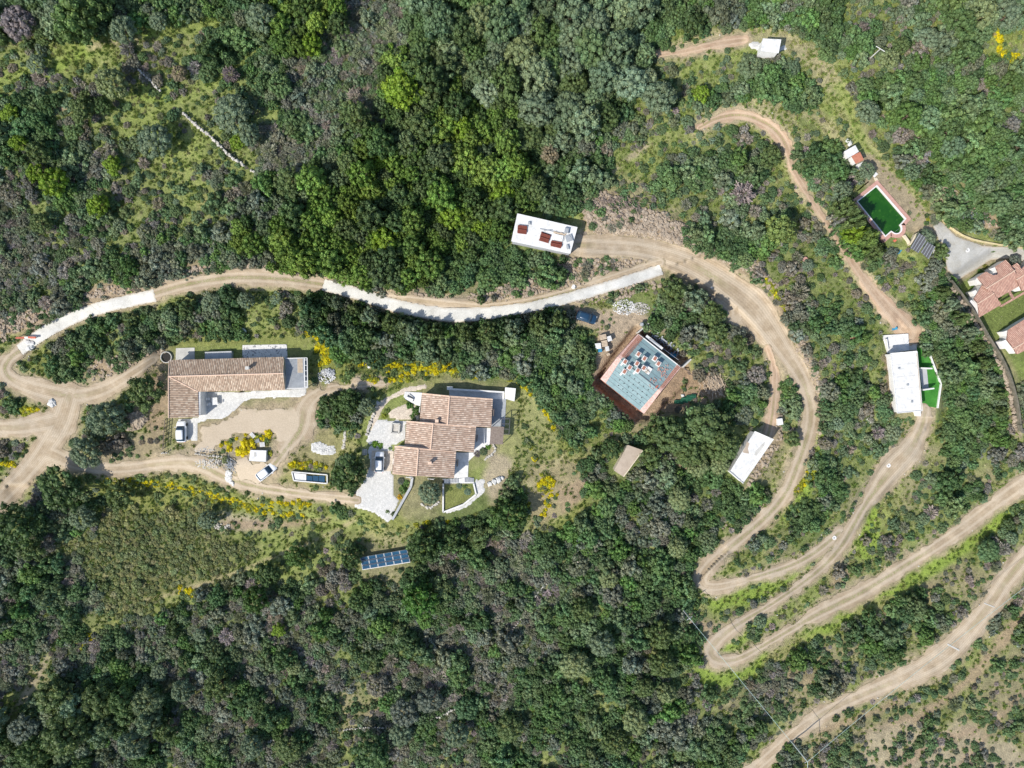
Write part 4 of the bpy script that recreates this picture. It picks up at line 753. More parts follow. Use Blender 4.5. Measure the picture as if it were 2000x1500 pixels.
for a, b in (((1244.5, 650), (1268, 629)), ((1331, 717), (1347, 702))):
    tag(MB().bar(W(*a, z + 2.0), W(*b, z + 2.0), .3, 2.4).build('low_wall', 'concrete'), 'grey concrete wall stub running from the %s corner of the unfinished house' % ('north' if a[0] < 1300 else 'east'), 'wall')
mb = MB()
for k in range(30): p = lerp((1275, 655), (1322, 692), random.random()); mb.bar(G(p[0] + random.uniform(-6, 8), p[1] + random.uniform(-10, 2), .3), G(p[0] + random.uniform(-8, 12), p[1] + random.uniform(-10, 8), .5), .25, .08)
tag(mb.build('timber_heap', 'grey_wood'), 'heap of grey boards and sheets in the shade behind the unfinished house', 'timber')
slab('blue_sheet', [(1311, 688), (1325, 692), (1316, 699), (1308, 695)], float(ground(1316, 693)), float(ground(1316, 693)) + .9, 'blue_tarp', 'blue plastic sheet behind the unfinished house', 'tarpaulin')
mb = MB(); 
for k in range(9): p = lerp((1338, 714), (1352, 730), random.random()); mb.bar(G(p[0] - 5, p[1] + 3, .25 + k * .03), G(p[0] + 7, p[1] + 9, .3 + k * .03), .18, .06)
tag(mb.build('timber_heap', 'pergola_wood'), 'dark pile of boards at the east corner of the unfinished house', 'timber')
for px, py, w_, h_, a, mt, wd in ((1177, 659, 1.3, 1.0, .2, 'pale_wood', 'topmost pale plank-topped'), (1189, 662, .9, 1.0, .3, 'white_roof', 'white narrow'), (1179.5, 671.5, 1.2, 1.2, .15, 'pale_wood', 'square beige'), (1167, 676.5, 1.2, 1.1, .1, 'white_roof', 'leftmost greyish white'), (1185, 681.5, .7, .9, .2, 'white_roof', 'small white'), (1171, 685, .8, .6, .1, 'blue_tarp', 'small bluish'), (1187, 692.5, .6, .5, .4, 'pale_wood', 'lowest small pale')):
    g_ = G(px, py); t = empty('building_material', g_, '%s pallet of building material west of the unfinished roof' % wd, 'pallet load', 'pallet loads beside the building site'); MB().box(g_, w_, h_, .16, a).build('pallet', 'pergola_wood', t)
    q = MB(); n_ = 4
    for k in range(n_): q.box((g_.x - math.sin(a) * (k - 1.5) * h_ / n_, g_.y + math.cos(a) * (k - 1.5) * h_ / n_, g_.z + .165), w_ * .94, h_ / n_ * .9, .75 + .05 * (k % 2), a)
    q.build('load', mt, t)
cm = thing('cement_mixer', 1252, 634, 'cement mixer by the north corner of the unfinished roof', 'cement mixer'); g_ = G(1252, 634); mb = MB(); mb.disc((g_.x, g_.y, g_.z + .6), .28, .35, 12, .42); mb.disc((g_.x, g_.y, g_.z + .95), .42, .35, 12, .22); mb.build('drum', 'grey_metal', cm)
for dx in (-.4, .4): MB().bar((g_.x + dx, g_.y, g_.z), (g_.x + dx * .7, g_.y, g_.z + .75), .07).build('leg', 'black', cm)
MB().ring((g_.x + .45, g_.y, g_.z + .7), .3, .26, .04, 12).build('hand_wheel', 'black', cm)

# --- the white flat roof with rusty sheets
z = ZH7; q = [(1010.4, 416.7), (1128, 443.7), (1114, 495.5), (998.5, 471)]; F7 = thing('flat_roofed_building', 1062, 456, 'white flat-roofed building with three piles of rusty sheets', 'building', z=z); zt = z + 2.7
MB().prism(inset([W(*p, zt) for p in q], .15), z - .4).build('wall', 'grey_slab', F7); MB().prism([W(*p, zt + .18) for p in q], zt + .004).build('roof', 'white_roof', F7); opening(F7, W(1128, 443, zt), W(1114, 495, zt), z, z + 2.1, 'door', (.3, .5), .16)
def stack_sheets(zx, zy, n, L, Wd, a, lbl):
    b = W(960 + zx / 7.143, 380 + zy / 7.143, zt + .2); t = empty('rusty_sheets', b, lbl, 'metal sheets', 'rusty sheets on the flat roof')
    for k in range(n):
        mb = MB(); off = (k - (n - 1) / 2) * Wd / n; cx, cy = b.x - math.sin(a) * off, b.y + math.cos(a) * off; mb.box((cx, cy, b.z + .12 * ((k * 7) % 3)), L * random.uniform(.92, 1.05), Wd / n * 1.02, .1 + .05 * (k % 2), a + random.uniform(-.03, .03)); mb.build('sheet', 'rust', t)
stack_sheets(428, 492, 6, 1.8, 1.5, -.1, 'left pile of rusty sheets on the white flat roof'); stack_sheets(745, 600, 7, 1.9, 1.7, -.3, 'largest rusty sheet pile in the middle of the white flat roof'); stack_sheets(903, 695, 5, 2.1, 1.1, -.2, 'lowest rusty sheet pile on the white flat roof')
for zx, zy, w_, l_, h_, a, mt, lb in ((935, 605, 1.6, 1.1, .35, -.2, 'white_wall', 'white crate with planks on the flat roof'), (1080, 610, 1.2, 1.2, .3, .3, 'grey_wood', 'grey scrap heap near the right edge of the flat roof'), (1045, 505, .8, .9, .5, -.2, 'grey_metal', 'grey box with arched shade at the roof\'s right corner'), (945, 545, 2.2, .3, .2, -.25, 'pale_wood', 'long pale plank on the white flat roof'), (1060, 730, .4, .8, .3, .1, 'grey_wood', 'small grey bundle at the lower right of the flat roof'), (525, 400, .5, .5, .3, 0, 'grey_metal', 'small grey vent at the left of the flat roof'), (785, 500, 3.0, .12, .12, -.2, 'grey_wood', 'thin grey pole lying across the flat roof')):
    b = W(960 + zx / 7.143, 380 + zy / 7.143, zt + .19); mb = MB(); mb.box(b, w_, l_, h_, a); mb.box((b.x + .05, b.y + .02, b.z + h_ + .004), w_ * .5, l_ * .7, .06, a + .3); mb.box((b.x + w_ * .55, b.y - .1, b.z), .12, l_ * .9, h_ * .6, a + .1); tag(mb.build('roof_clutter', mt), lb, 'clutter')

# --- the white house with artificial turf
z = ZH4; F4 = thing('white_house', 1770, 745, 'long white flat-roofed house beside a strip of artificial turf', 'house', z=z); zt = z + 2.9; q = [(1739, 690.3), (1790.8, 685.8), (1801.2, 802), (1752.5, 806.8)]
MB().prism(inset([W(*p, zt - .15) for p in q], .12), z - .3).build('wall', 'white_wall', F4); MB().prism([W(*p, zt) for p in q], zt - .146).build('roof', 'white_roof', F4)
mb = MB()
for a, b in zip(q, q[1:] + q[:1]):
    mb.bar(W(*a, zt + .06), W(*b, zt + .06), .14, .12)
mb.build('parapet', 'white_wall', F4); MB().pp([(1790.0, 689), (1791.2, 689), (1801.0, 800), (1799.8, 800)], zt + .12, zt + .14).build('stained_edge', 'tan_roof', F4)
for a in (.3, .6): opening(F4, W(1791, 686, zt), W(1801, 802, zt), z, z + 2.2, 'door', (a, a + .1), .14)
slab('terrace', [(1723, 655), (1774, 651.5), (1776, 684), (1737, 690), (1733, 690)], z - .3, z + .34, 'white_roof', kind='structure')
slab('terrace', [(1774.5, 652), (1792, 660), (1791, 683), (1776, 684)], z - .3, z + .05, 'concrete', kind='structure')
slab('white_wall_strip', [(1731.3, 662), (1733, 662), (1736.2, 684), (1734.5, 684.5)], z + .344, z + 1.0, 'white_wall', 'low white parapet on the north terrace of the white house', 'parapet')
slab('lawn', [(1790.5, 678), (1809.5, 677), (1836.5, 749), (1830, 796.5), (1801, 792)], z - .1, z + .06, 'turf', kind='structure')
for k, pl in enumerate(([(1803, 692), (1812, 691.5), (1815, 706), (1806, 708)], [(1827, 733), (1831, 732), (1834, 746), (1829, 747)], [(1828, 778), (1831.5, 777), (1830.5, 793), (1827, 794)])): MB().pp(pl, z + .062, z + .075).build('turf_offcut', 'turf_pale', bpy.data.objects['lawn'])
fw = MB(); pp_ = [(1809.8, 677.5), (1837.2, 750), (1830.5, 797)]
for a, b in zip(pp_[:-1], pp_[1:]): fw.bar(W(*a, z + .2), W(*b, z + .2), .22, .5)
tag(fw.build('boundary_wall', 'white_wall'), 'thin white boundary wall bending around the artificial turf', 'wall')
po = thing('white_porch', 1804, 741, 'white porch slab with two side arms on the turf', 'porch', z=z); MB().pp([(1796, 718.7), (1810, 718.7), (1814, 760), (1801, 762)], z, z + .14).build('slab', 'grey_slab', po)
for a, b in (((1794, 719), (1816.5, 720)), ((1799, 761.5), (1820, 758.5))): MB().bar(W(*a, z + .8), W(*b, z + .8), .26, 1.6).build('side_wall', 'white_wall', po)
slab('white_step_block', [(1789, 803.5), (1798.5, 802), (1798.5, 813), (1792, 813)], z - .2, z + 1.0, 'white_wall', 'white step block at the south corner of the white house', 'steps')
slab('path_slab', [(1721, 701), (1739, 701), (1740, 706), (1722, 706)], z - .1, z + .25, 'white_roof', 'narrow white slab path at the west side of the white house', 'path slab')
mb = MB()
for t_ in (.2, .4, .6, .8): mb.bar(W(*lerp(q[0], q[3], t_), zt + .004), W(*lerp(q[1], q[2], t_), zt + .004), .06, .015)
mb.build('membrane_seams', 'concrete', F4)
for px, py in ((1755, 720), (1772, 752), (1780, 785)): c = W(px, py, zt); MB().box((c.x, c.y, zt + .002), .3, .3, .28).build('vent', 'grey_metal', F4)
aerial = MB(); b = W(1762, 688, zt); aerial.bar(b, (b.x, b.y, b.z + 1.4), .04); aerial.bar((b.x - .4, b.y, b.z + 1.3), (b.x + .4, b.y, b.z + 1.3), .03); aerial.bar((b.x - .3, b.y, b.z + 1.1), (b.x + .3, b.y, b.z + 1.1), .03); aerial.build('aerial', 'grey_metal', F4)

# --- sheds
z = ZH5; s5 = thing('shed', 1226, 900, 'small shed with tan screed roof among the trees', 'shed', z=z); q = [(1226, 869), (1255.8, 879.5), (1218, 931.5), (1199, 919)]; MB().prism(inset([W(*p, z + 2.4) for p in q], .12), z - .3).build('wall', 'cream', s5); MB().prism([W(*p, z + 2.55) for p in q], z + 2.404).build('roof', 'tan_roof', s5); MB().bar(W(1255.3, 880, z + 2.6), W(1218, 931, z + 2.6), .14, .12).build('parapet', 'cream', s5)
z = ZH6; s6 = thing('white_shed', 1468, 890, 'white flat-roofed shed with a low parapet beside the side track', 'shed', z=z); q = [(1474, 842.5), (1511, 858.5), (1451.5, 944), (1425.3, 921.5)]; zt = z + 2.7
MB().prism(inset([W(*p, zt) for p in q], .1), z - .3).build('wall', 'white_wall', s6); MB().prism([W(*p, zt + .15) for p in q], zt + .004).build('roof', 'white_roof', s6); mb = MB()
for a, b in ((q[0], q[1]), (q[2], q[3]), ((1505, 856), (1447.5, 940.5))): mb.bar(W(*a, zt + .24), W(*b, zt + .24), .13, .2)
mb.build('parapet', 'white_wall', s6); MB().prism([W(x, y, zt + .16) for x, y in ((1488, 868), (1494, 862), (1493, 870), (1478, 890), (1473, 889), (1476, 880))], zt + .154).build('worn_patch', 'concrete', s6); MB().prism([W(x, y, zt + .163) for x, y in ((1459, 862), (1464, 866), (1461, 876), (1463, 886), (1455, 885), (1450, 883), (1455, 874))], zt + .154).build('rust_stain', 'tan_roof', s6)
slab('white_cabinet', [(1519, 818), (1528, 817), (1530, 829), (1520, 831)], float(ground(1524, 824)), float(ground(1524, 824)) + 1.1, 'white_wall', 'small white box beside the reddish side track', 'cabinet')
z = ZH0; s0 = thing('white_cabin', 1505, 89, 'small white cabin with white paved yards on the grassy upper track', 'cabin', z=z); q = [(1490, 75), (1526, 77), (1521, 103.3), (1485.5, 99.5)]; MB().prism(inset([W(*p, z + 2.5) for p in q], .12), z - .3).build('wall', 'white_wall', s0); MB().prism([W(*p, z + 2.66) for p in q], z + 2.504).build('roof', 'white_roof', s0)
flat_on('patio', [(1462, 84), (1472, 81), (1488, 83), (1485, 99), (1474, 97), (1463, 94)], .1, 'white_stone', kind='structure'); flat_on('patio', [(1522, 92), (1534, 88), (1537, 97), (1522, 100)], .1, 'white_stone', kind='structure')

# --- pool terrace
z = ZPO; pool = [(1712.6, 364), (1767.6, 427), (1757.5, 438.5)] + [(1751 + 9.5 * math.cos(a), 446 + 9.5 * math.sin(a)) for a in [x / 8 * math.pi - .75 for x in range(0, 9)]] + [(1740.5, 450.6), (1729.5, 460), (1676, 393.5)]
def outset(poly, dpx):
    c = np.mean(np.array(poly), 0); n = len(poly); out = []; ar = sum(poly[i][0] * poly[(i + 1) % n][1] - poly[(i + 1) % n][0] * poly[i][1] for i in range(n)); sg = 1 if ar > 0 else -1
    for i in range(n):
        a, b, e = np.array(poly[i - 1]), np.array(poly[i]), np.array(poly[(i + 1) % n]); d1 = (b - a) / np.linalg.norm(b - a); d2 = (e - b) / np.linalg.norm(e - b); n1 = np.array([d1[1], -d1[0]]) * sg; n2 = np.array([d2[1], -d2[0]]) * sg; m = n1 + n2; m /= max(np.linalg.norm(m), .3); out.append(tuple(b + m * dpx / max(.55, m @ n1)))
    return out
def bandpx(inner, outer, z0, z1, mat, name, parent):
    n = len(inner); vs = [W(*p, z1) for p in inner] + [W(*p, z1) for p in outer]; vs += [Vector((v.x, v.y, z0)) for v in vs]; fs = []
    for i in range(n): j = (i + 1) % n; fs += [(i, j, n + j, n + i), (n + i, n + j, 3 * n + j, 3 * n + i), (j, i, 2 * n + i, 2 * n + j)]
    return MB().add(vs, fs).build(name, mat, parent)
SP = thing('swimming_pool', 1722, 412, 'green-water swimming pool with pink paved surround', 'pool', z=z)
bandpx(pool, outset(pool, 2.2), z - 1.3, z + .22, 'white_wall', 'coping', SP); bandpx(outset(pool, 2.25), outset(pool, 9), z - .8, z + .17, 'pink_coping', 'surround', SP)
m, t, p = newmat('green_pool_water'); p.inputs['Base Color'].default_value = (.012, .13, .006, 1); p.inputs['Roughness'].default_value = .06; geo = nd(t, 'ShaderNodeNewGeometry'); n1 = nd(t, 'ShaderNodeTexNoise', {'Vector': geo.outputs['Position'], 'Scale': .25, 'Detail': 3}); n2 = nd(t, 'ShaderNodeTexNoise', {'Vector': geo.outputs['Position'], 'Scale': 2.6, 'Detail': 4}); t.links.new(mixc(t, ramp(t, n2.outputs[0], [(.60, (0, 0, 0)), (.70, (.7, .7, .7))]), ramp(t, n1.outputs[0], [(.3, (.004, .045, .005)), (.7, (.022, .100, .008))]), (.05, .16, .02)), p.inputs['Base Color']); t.links.new(bump(t, n2.outputs[0], .02, .3), p.inputs['Normal']); M['pool_water'] = m
mb = MB(); mb.pp(outset(pool, .6), z - 1.2, z - .12); mb.build('water', 'pool_water', SP)
MB().tube([W(1748, 452, z + .25), W(1751, 450, z + .9), W(1756, 447, z + .25)], .03, 6).build('ladder_rail', 'grey_metal', SP)
rw_ = MB()
for a, b in (((1668, 398), (1726, 470)), ((1668, 398), (1663, 385)), ((1672, 374), (1694, 356))): rw_.bar(W(*a, z - .5), W(*b, z - .5), .22, 1.0)
tag(rw_.build('retaining_wall', 'white_wall'), 'white retaining wall along the shaded lower left side of the pool', 'wall')
slab('paddling_pool_sheet', [(1745, 495), (1758, 485), (1764, 486), (1756, 496)], float(ground(1754, 490)) + .1, float(ground(1754, 490)) + .5, 'blue_tarp', 'blue triangular cover in the shade below the green pool', 'cover')
slab('red_mat', [(1744, 470), (1749, 467), (1752, 469), (1748, 473)], float(ground(1748, 470)) + .02, float(ground(1748, 470)) + .12, 'red_paint', 'small red mat in the shade below the green pool', 'mat')
hut = thing('pool_hut', 1672, 305, 'small hut with white roof and red tiled lean-to beside the pool terrace', 'hut', z=z); q = [(1649, 295.5), (1670.5, 283.5), (1677.5, 296), (1656.5, 309)]; MB().prism(inset([W(*p, z + 2.3) for p in q], .1), z - .3).build('wall', 'white_wall', hut); MB().prism([W(*p, z + 2.45) for p in q], z + 2.304).build('roof', 'white_roof', hut)
q = [(1664, 304), (1679.8, 296.5), (1687.2, 312.2), (1672, 319.7)]; MB().prism(inset([W(*p, z + 2.0) for p in q], .1), z - .3).build('wall', 'white_wall', hut); MB().prism([W(q[0][0], q[0][1], z + 2.3), W(q[1][0], q[1][1], z + 2.3), W(q[2][0], q[2][1], z + 2.12), W(q[3][0], q[3][1], z + 2.12)], z + 2.0).build('tiled_roof', 'red_tile', hut)
slab('terrace', [(1670, 323), (1685.5, 316), (1689, 328), (1675, 332)], z - .2, z + .12, 'white_roof', kind='structure'); slab('terrace', [(1698, 331), (1706, 331), (1715, 340), (1708, 347)], z - .2, z + .12, 'white_roof', kind='structure'); slab('terrace', [(1707, 348), (1713, 347), (1716, 353), (1710, 354)], z - .2, z + .12, 'cream', kind='structure')
rockline('white_rocks', [(1656, 275), (1661, 282)], .45, 'marble', 'white boulders on the grass above the pool hut', 'rocks', .5)
slab('garden_wall', [(1768, 458), (1778, 472), (1777, 476), (1764, 460)], ZPO - .5, ZPO + .5, 'cream', 'short cream wall joining the pool and the dark slatted roof', 'wall')
kb = MB(); kp = smooth([(1828, 417), (1858, 447), (1888, 465), (1930, 475), (2005, 486), (2090, 497)], 1)
for a, b in zip(kp[:-1], kp[1:]): kb.bar(G(*a, .15), G(*b, .15), .24, .5)
tag(kb.build('boundary_wall', 'yellow_kerb'), 'low yellowish wall along the upper edge of the driveway', 'wall')
z = ZCP; cp = thing('carport', 1803, 480, 'carport with dark slatted roof in two offset bays below the pool', 'carport', z=z); zt = z + 2.7
for poly, nm in (([(1795, 455), (1812.5, 466), (1794, 494), (1777.5, 484)], 'roof_panel'), ([(1811, 472.5), (1827, 482), (1814, 506.5), (1798, 492)], 'roof_panel')):
    MB().pp(poly, zt - .08, zt).build(nm, 'dark_slat', cp); mb = MB()
    for k in range(4): f = (k + .35) / 3.6; mb.bar(W(*lerp(poly[0], poly[1], f), zt + .03), W(*lerp(poly[3], poly[2], f), zt + .03), .10, .05)
    mb.build('battens', 'grey_metal', cp)
for px, py in ((1778.5, 484), (1795, 457), (1814, 505), (1825.5, 483)): MB().bar(W(px, py, z - .3), W(px, py, zt - .08), .14).build('post', 'cream', cp)
flat_on('patio', [(1822, 486), (1832, 487), (1838, 505), (1840, 528), (1842, 534), (1835, 525), (1816, 510)], .05, 'apron', kind='structure').name = 'yard'
o = bpy.data.objects['yard']; setcol(o, np.tile([[.9, .9, 0]], (len(o.data.vertices), 1)))
slab('cream_wall', [(1788, 457), (1795, 453.5), (1796, 455), (1779, 478), (1777, 477)], z, z + 1.0, 'cream', 'cream wall at the left side of the dark slatted carport', 'wall')
rockline('white_rocks', [(1830, 503), (1836, 508)], .7, 'marble', 'white rubble heap at the right side of the carport', 'rocks', .4)
# --- pink tiled villa and its neighbour at the right edge
def Q(zx, zy): return (1840 + zx / 12.5, 480 + zy / 12.5)
z = ZH8; H8 = thing('pink_tiled_house', 1950, 565, 'low house with pinkish tiled roofs stepping along the right edge', 'house', z=z); he, hr = z + 2.7, z + 3.6
def gable8(pts, hs, name='roof'): return roofplane(name, [W(*Q(*p), h) for p, h in zip(pts, hs)], 'tiles_pink', H8, .28, amp=.035)
R1a, R1b = (1070, 1050), (1770, 605); R2a, R2b = (870, 1412), (1255, 1165); R3a, R3b = (1810, 830), (2120, 640)
gable8([R1a, R1b, (1555, 340), (1295, 505), (1370, 700), (1245, 722)], [hr, hr, he, he, hr - .36, hr - .49]); gable8([R1a, (1245, 940), (1245, 722), (1070, 632), (853, 772)], [hr, hr, hr - .49, he, he])
gable8([R1a, (1335, 1290), (1925, 960), R1b], [hr, he, he, hr]); gable8([R2a, R2b, (1070, 1060), (965, 945), (760, 1290)][:2] + [(1075, 1060), (970, 960), (762, 1305)], [hr - .3, hr - .3, he + .1, he, he - .2])
gable8([R2a, R2b, (1450, 1430), (900, 1750)], [hr - .3, hr - .3, he - .2, he - .2]); gable8([(1695, 495), (1830, 415), (1930, 550), (2050, 520), (2120, 640), R3a, (1770, 610)][:2] + [(2000, 640), R3a], [he, he, hr - .3, hr - .3])
gable8([R3a, (2700, 290), (2480, 20), (1940, 555)], [hr - .2, hr - .2, he, he]); gable8([R3a, (2700, 290), (3000, 720), (1935, 1100)], [hr - .2, hr - .2, he - .1, he - .1])
gable8([(1400, 1470), (2100, 1060), (2120, 1110), (1440, 1500)], [he - .45, he - .45, he - .5, he - .5]); gable8([(1610, 1120), (1660, 1090), (1760, 1260), (1700, 1285)], [he - .4, he - .4, he - .4, he - .41])
for a, b, h in ((R1a, R1b, hr), (R2a, R2b, hr - .3), (R3a, (2700, 290), hr - .2)): ridge(W(*Q(*a), h), W(*Q(*b), h), H8, .11)
for pts in ([(860, 780), (1080, 640), (1230, 720), (1300, 510), (1550, 350), (1750, 600), (1900, 960), (1350, 1260), (1240, 1170), (1060, 1040)], [(770, 1310), (960, 960), (1070, 1060), (1240, 1180), (1430, 1440), (900, 1740)], [(1950, 560), (2460, 60), (2980, 700), (1950, 1090), (1820, 850), (1760, 620), (1840, 440)]):
    MB().prism([W(*Q(*p), he - .35) for p in pts], z - .3).build('wall', 'white_wall', H8)
for pts, h in (([(1215, 550), (1330, 510), (1400, 600), (1280, 650)], 2.2), ([(815, 830), (860, 770), (975, 925), (870, 945)], 2.3), ([(730, 1120), (820, 1075), (900, 1170), (810, 1225)], 2.2), ([(1760, 1010), (1870, 945), (1925, 1060), (1810, 1090)], 2.0), ([(665, 1360), (720, 1320), (890, 1460), (885, 1560)], 2.4)):
    MB().pp([Q(*p) for p in pts], z, z + h).build('white_canopy', 'white_wall', H8)
z = ZH8 - .2; H9 = thing('lower_pink_tiled_house', 1985, 660, 'lower neighbouring house with pinkish tiled roof at the right edge', 'house', z=z); he, hr = z + 2.7, z + 3.5
def Q2(zx, zy): return (1900 + zx / 5.77, 600 + zy / 5.77)
def g9(pts, hs): return roofplane('roof', [W(*Q2(*p), h) for p, h in zip(pts, hs)], 'tiles_pink', H9, .28, amp=.035)
ra9, rb9 = (455, 468), (900, 210)
g9([ra9, rb9, (780, 20), (560, 150), (400, 250), (440, 310), (375, 365)][:3] + [(560, 150), (395, 255), (378, 370)], [hr, hr, he - .1, he, he, he]); g9([ra9, rb9, (980, 300), (490, 530)], [hr, hr, he + .2, he + .2]); ridge(W(*Q2(*ra9), hr), W(*Q2(*rb9), hr), H9, .11)
MB().prism([W(*Q2(*p), he - .35) for p in ((385, 370), (400, 265), (560, 160), (780, 40), (960, 300), (500, 520))], z - .3).build('wall', 'white_wall', H9)
for pts, h in (([(350, 275), (395, 258), (440, 310), (395, 335)], 2.2), ([(325, 385), (375, 365), (455, 460), (375, 468)], 2.2), ([(525, 450), (600, 415), (600, 475), (530, 478)], 2.2)): MB().pp([Q2(*p) for p in pts], z, z + h).build('white_canopy', 'white_wall', H9)
# ------------------------------------------------------------------ cars
def car(px, py, heading, L, Wd, body_mat, label, suv=True, z=None, group='parked cars'):
    """heading in degrees (image sense: 0 = facing right, 90 = facing up)"""
    z = float(ground(px, py)) + .13 if z is None else z; k_ = L / 4.3; kw = Wd / 1.8; t = empty('parked_car', W(px, py, z), label, 'car', group); t.rotation_euler = (0, 0, R(heading))
    def loft(secs, nseg=4, name='body', mat=body_mat, par=t):
        """secs: x, half width, z bottom, z top, corner"""
        vs, fs = [], []; n = 12
        for x, hw, zb, zt_, cr in secs:
            hw *= kw; ring = [(-hw, zb), (-hw, zb + (zt_ - zb) * .55), (-hw * .97, zt_ - cr * .6), (-hw + cr * .5, zt_ - cr * .12), (-hw * .45, zt_), (0, zt_ + .01), (hw * .45, zt_), (hw - cr * .5, zt_ - cr * .12), (hw * .97, zt_ - cr * .6), (hw, zb + (zt_ - zb) * .55), (hw, zb), (0, zb)]
            vs += [(x * k_, a, b) for a, b in ring]
        for i in range(len(secs) - 1):
            for q in range(n): fs.append((i * n + q, i * n + (q + 1) % n, (i + 1) * n + (q + 1) % n, (i + 1) * n + q))
        fs += [tuple(range(n))[::-1], tuple(range((len(secs) - 1) * n, len(secs) * n))]
        me = bpy.data.meshes.new(name); me.from_pydata(vs, [], fs); me.materials.append(M[mat]); me.polygons.foreach_set('use_smooth', [True] * len(fs)); o = bpy.data.objects.new(name, me); COL.objects.link(o); o.parent = par; return o
    top = .98 if suv else .9; rf = 1.6 if suv else 1.45
    b = loft([(-2.15, .66, .45, .78, .1), (-2.08, .80, .32, .92, .12), (-1.7, .88, .25, top, .12), (0, .90, .25, top + .02, .12), (1.1, .89, .25, top - .02, .14), (1.7, .86, .27, .86, .16), (2.02, .76, .32, .74, .14), (2.15, .58, .40, .62, .1)])
    g = loft([(-1.98, .66, .9, .98, .05), (-1.72, .73, .9, rf - .18, .1), (-1.35, .74, .9, rf - .04, .1), (.1, .76, .9, rf - .04, .1), (.45, .75, .9, rf - .12, .1), (1.15, .70, .86, 1.0, .05)], name='window_glass', mat='glass_dark')
    r = loft([(-1.52, .58, rf - .10, rf - .05, .03), (-1.35, .655, rf - .09, rf, .04), (-.4, .675, rf - .09, rf + .02, .04), (.22, .665, rf - .09, rf - .01, .04), (.40, .62, rf - .13, rf - .07, .03)], name='roof')
    for sx in (-1.32, 1.38):
        for sy in (-1, 1):
            mb = MB(); mb.tube([(sx * k_, sy * .70 * kw, .33), (sx * k_, sy * .92 * kw, .33)], .33, 16); me = bpy.data.meshes.new('wheel'); me.from_pydata([tuple(v) for v in mb.v], [], mb.f); me.materials.append(M['black']); o = bpy.data.objects.new('wheel', me); COL.objects.link(o); o.parent = t
    for nm, x, mt in (('headlight', 2.03, 'grey_metal'), ('tail_light', -2.12, 'red_paint')):
        for sy in (-1, 1):
            mb = MB(); mb.box((x * k_, sy * .60 * kw, .62), .16, .30, .12); me = bpy.data.meshes.new(nm); me.from_pydata([tuple(v) for v in mb.v], [], mb.f); me.materials.append(M[mt]); o = bpy.data.objects.new(nm, me); COL.objects.link(o); o.parent = t
    for sy in (-1, 1):
        mb = MB(); mb.box((.95 * k_, sy * 1.0 * kw, .95), .12, .2, .12); me = bpy.data.meshes.new('mirror'); me.from_pydata([tuple(v) for v in mb.v], [], mb.f); me.materials.append(M[body_mat]); o = bpy.data.objects.new('mirror', me); COL.objects.link(o); o.parent = t
    return t
def paint_mat(name, c, metal=0.0):
    m, t, p = newmat(name); geo = nd(t, 'ShaderNodeNewGeometry'); n1 = nd(t, 'ShaderNodeTexNoise', {'Vector': geo.outputs['Position'], 'Scale': 2, 'Detail': 4}); t.links.new(ramp(t, n1.outputs[0], [(.3, tuple(x * .9 for x in c)), (.7, c)]), p.inputs['Base Color'])
    p.inputs['Roughness'].default_value = .32; p.inputs['Metallic'].default_value = metal; p.inputs['Coat Weight'].default_value = .5; return m
M['car_white'] = paint_mat('white_car_paint', (.80, .81, .82)); M['car_silver'] = paint_mat('silver_car_paint', (.62, .64, .66), .2); M['car_blue'] = paint_mat('dark_blue_car_paint', (.015, .05, .10), .1)
car(357.5, 842.5, 91, 4.1, 1.85, 'car_white', 'white car parked on the paved bay below the tiled wing')
car(522.5, 920.5, 38, 4.3, 1.85, 'car_white', 'white car standing askew on the lower dirt track', False)
car(742.5, 901.5, 88, 4.0, 1.8, 'car_white', 'white hatchback in the bay beside the stepped villa', z=ZH2 + .12)
car(1145, 620.5, -17, 3.9, 1.85, 'car_blue', 'dark blue car parked beside the concrete road')

# ------------------------------------------------------------------ solar rows, cold frame, cistern
z = ZSOL; so = thing('solar_array', 752, 1093, 'three tilted rows of blue solar panels on white frames in the scrub', 'solar panels', z=z)
TL, TR_, BR, BL = (703.2, 1088.6), (794.8, 1073), (801.5, 1099), (708, 1114)
for r in range(3):
    a0, a1 = lerp(TL, BL, r / 3 + .01), lerp(TR_, BR, r / 3 + .01); b0, b1 = lerp(TL, BL, (r + .93) / 3), lerp(TR_, BR, (r + .93) / 3); hi, lo = z + 1.05, z + .65
    mb = MB(); mb.prism([W(*a0, hi), W(*a1, hi), W(*b1, lo), W(*b0, lo)], lo - .06); mb.build('frame', 'grey_metal', so)
    for c in range(6):
        t0, t1 = (c + .07) / 6, (c + .93) / 6; q = [lerp(lerp(a0, a1, t0), lerp(b0, b1, t0), .05), lerp(lerp(a0, a1, t1), lerp(b0, b1, t1), .05), lerp(lerp(a0, a1, t1), lerp(b0, b1, t1), .80), lerp(lerp(a0, a1, t0), lerp(b0, b1, t0), .80)]
        hs = [hi - .02, hi - .02, lo + .08, lo + .08]; MB().prism([W(*p, h + .04) for p, h in zip(q, hs)], lo + .0).build('solar_panel', 'panel', so)
    bm_ = MB(); bm_.prism([W(*lerp(a0, b0, .86), lo + .12), W(*lerp(a1, b1, .86), lo + .12), W(*b1, lo + .12), W(*b0, lo + .12)], z); bm_.build('base_beam', 'white_wall', so)
for p in (TL, TR_, BR, BL, lerp(TL, TR_, .5), lerp(BL, BR, .5)): MB().bar(W(*lerp(p, (752, 1093), .06), z - .3), W(*lerp(p, (752, 1093), .06), z + .62), .08).build('leg', 'grey_metal', so)
zc_ = float(ground(605, 932)); cf = thing('cold_frame', 605, 932, 'white long cold frame with dark glass lids beside the big dark tree', 'cold frame'); q = [(571, 921), (640, 927), (640, 944), (575, 938)]; mb = MB()
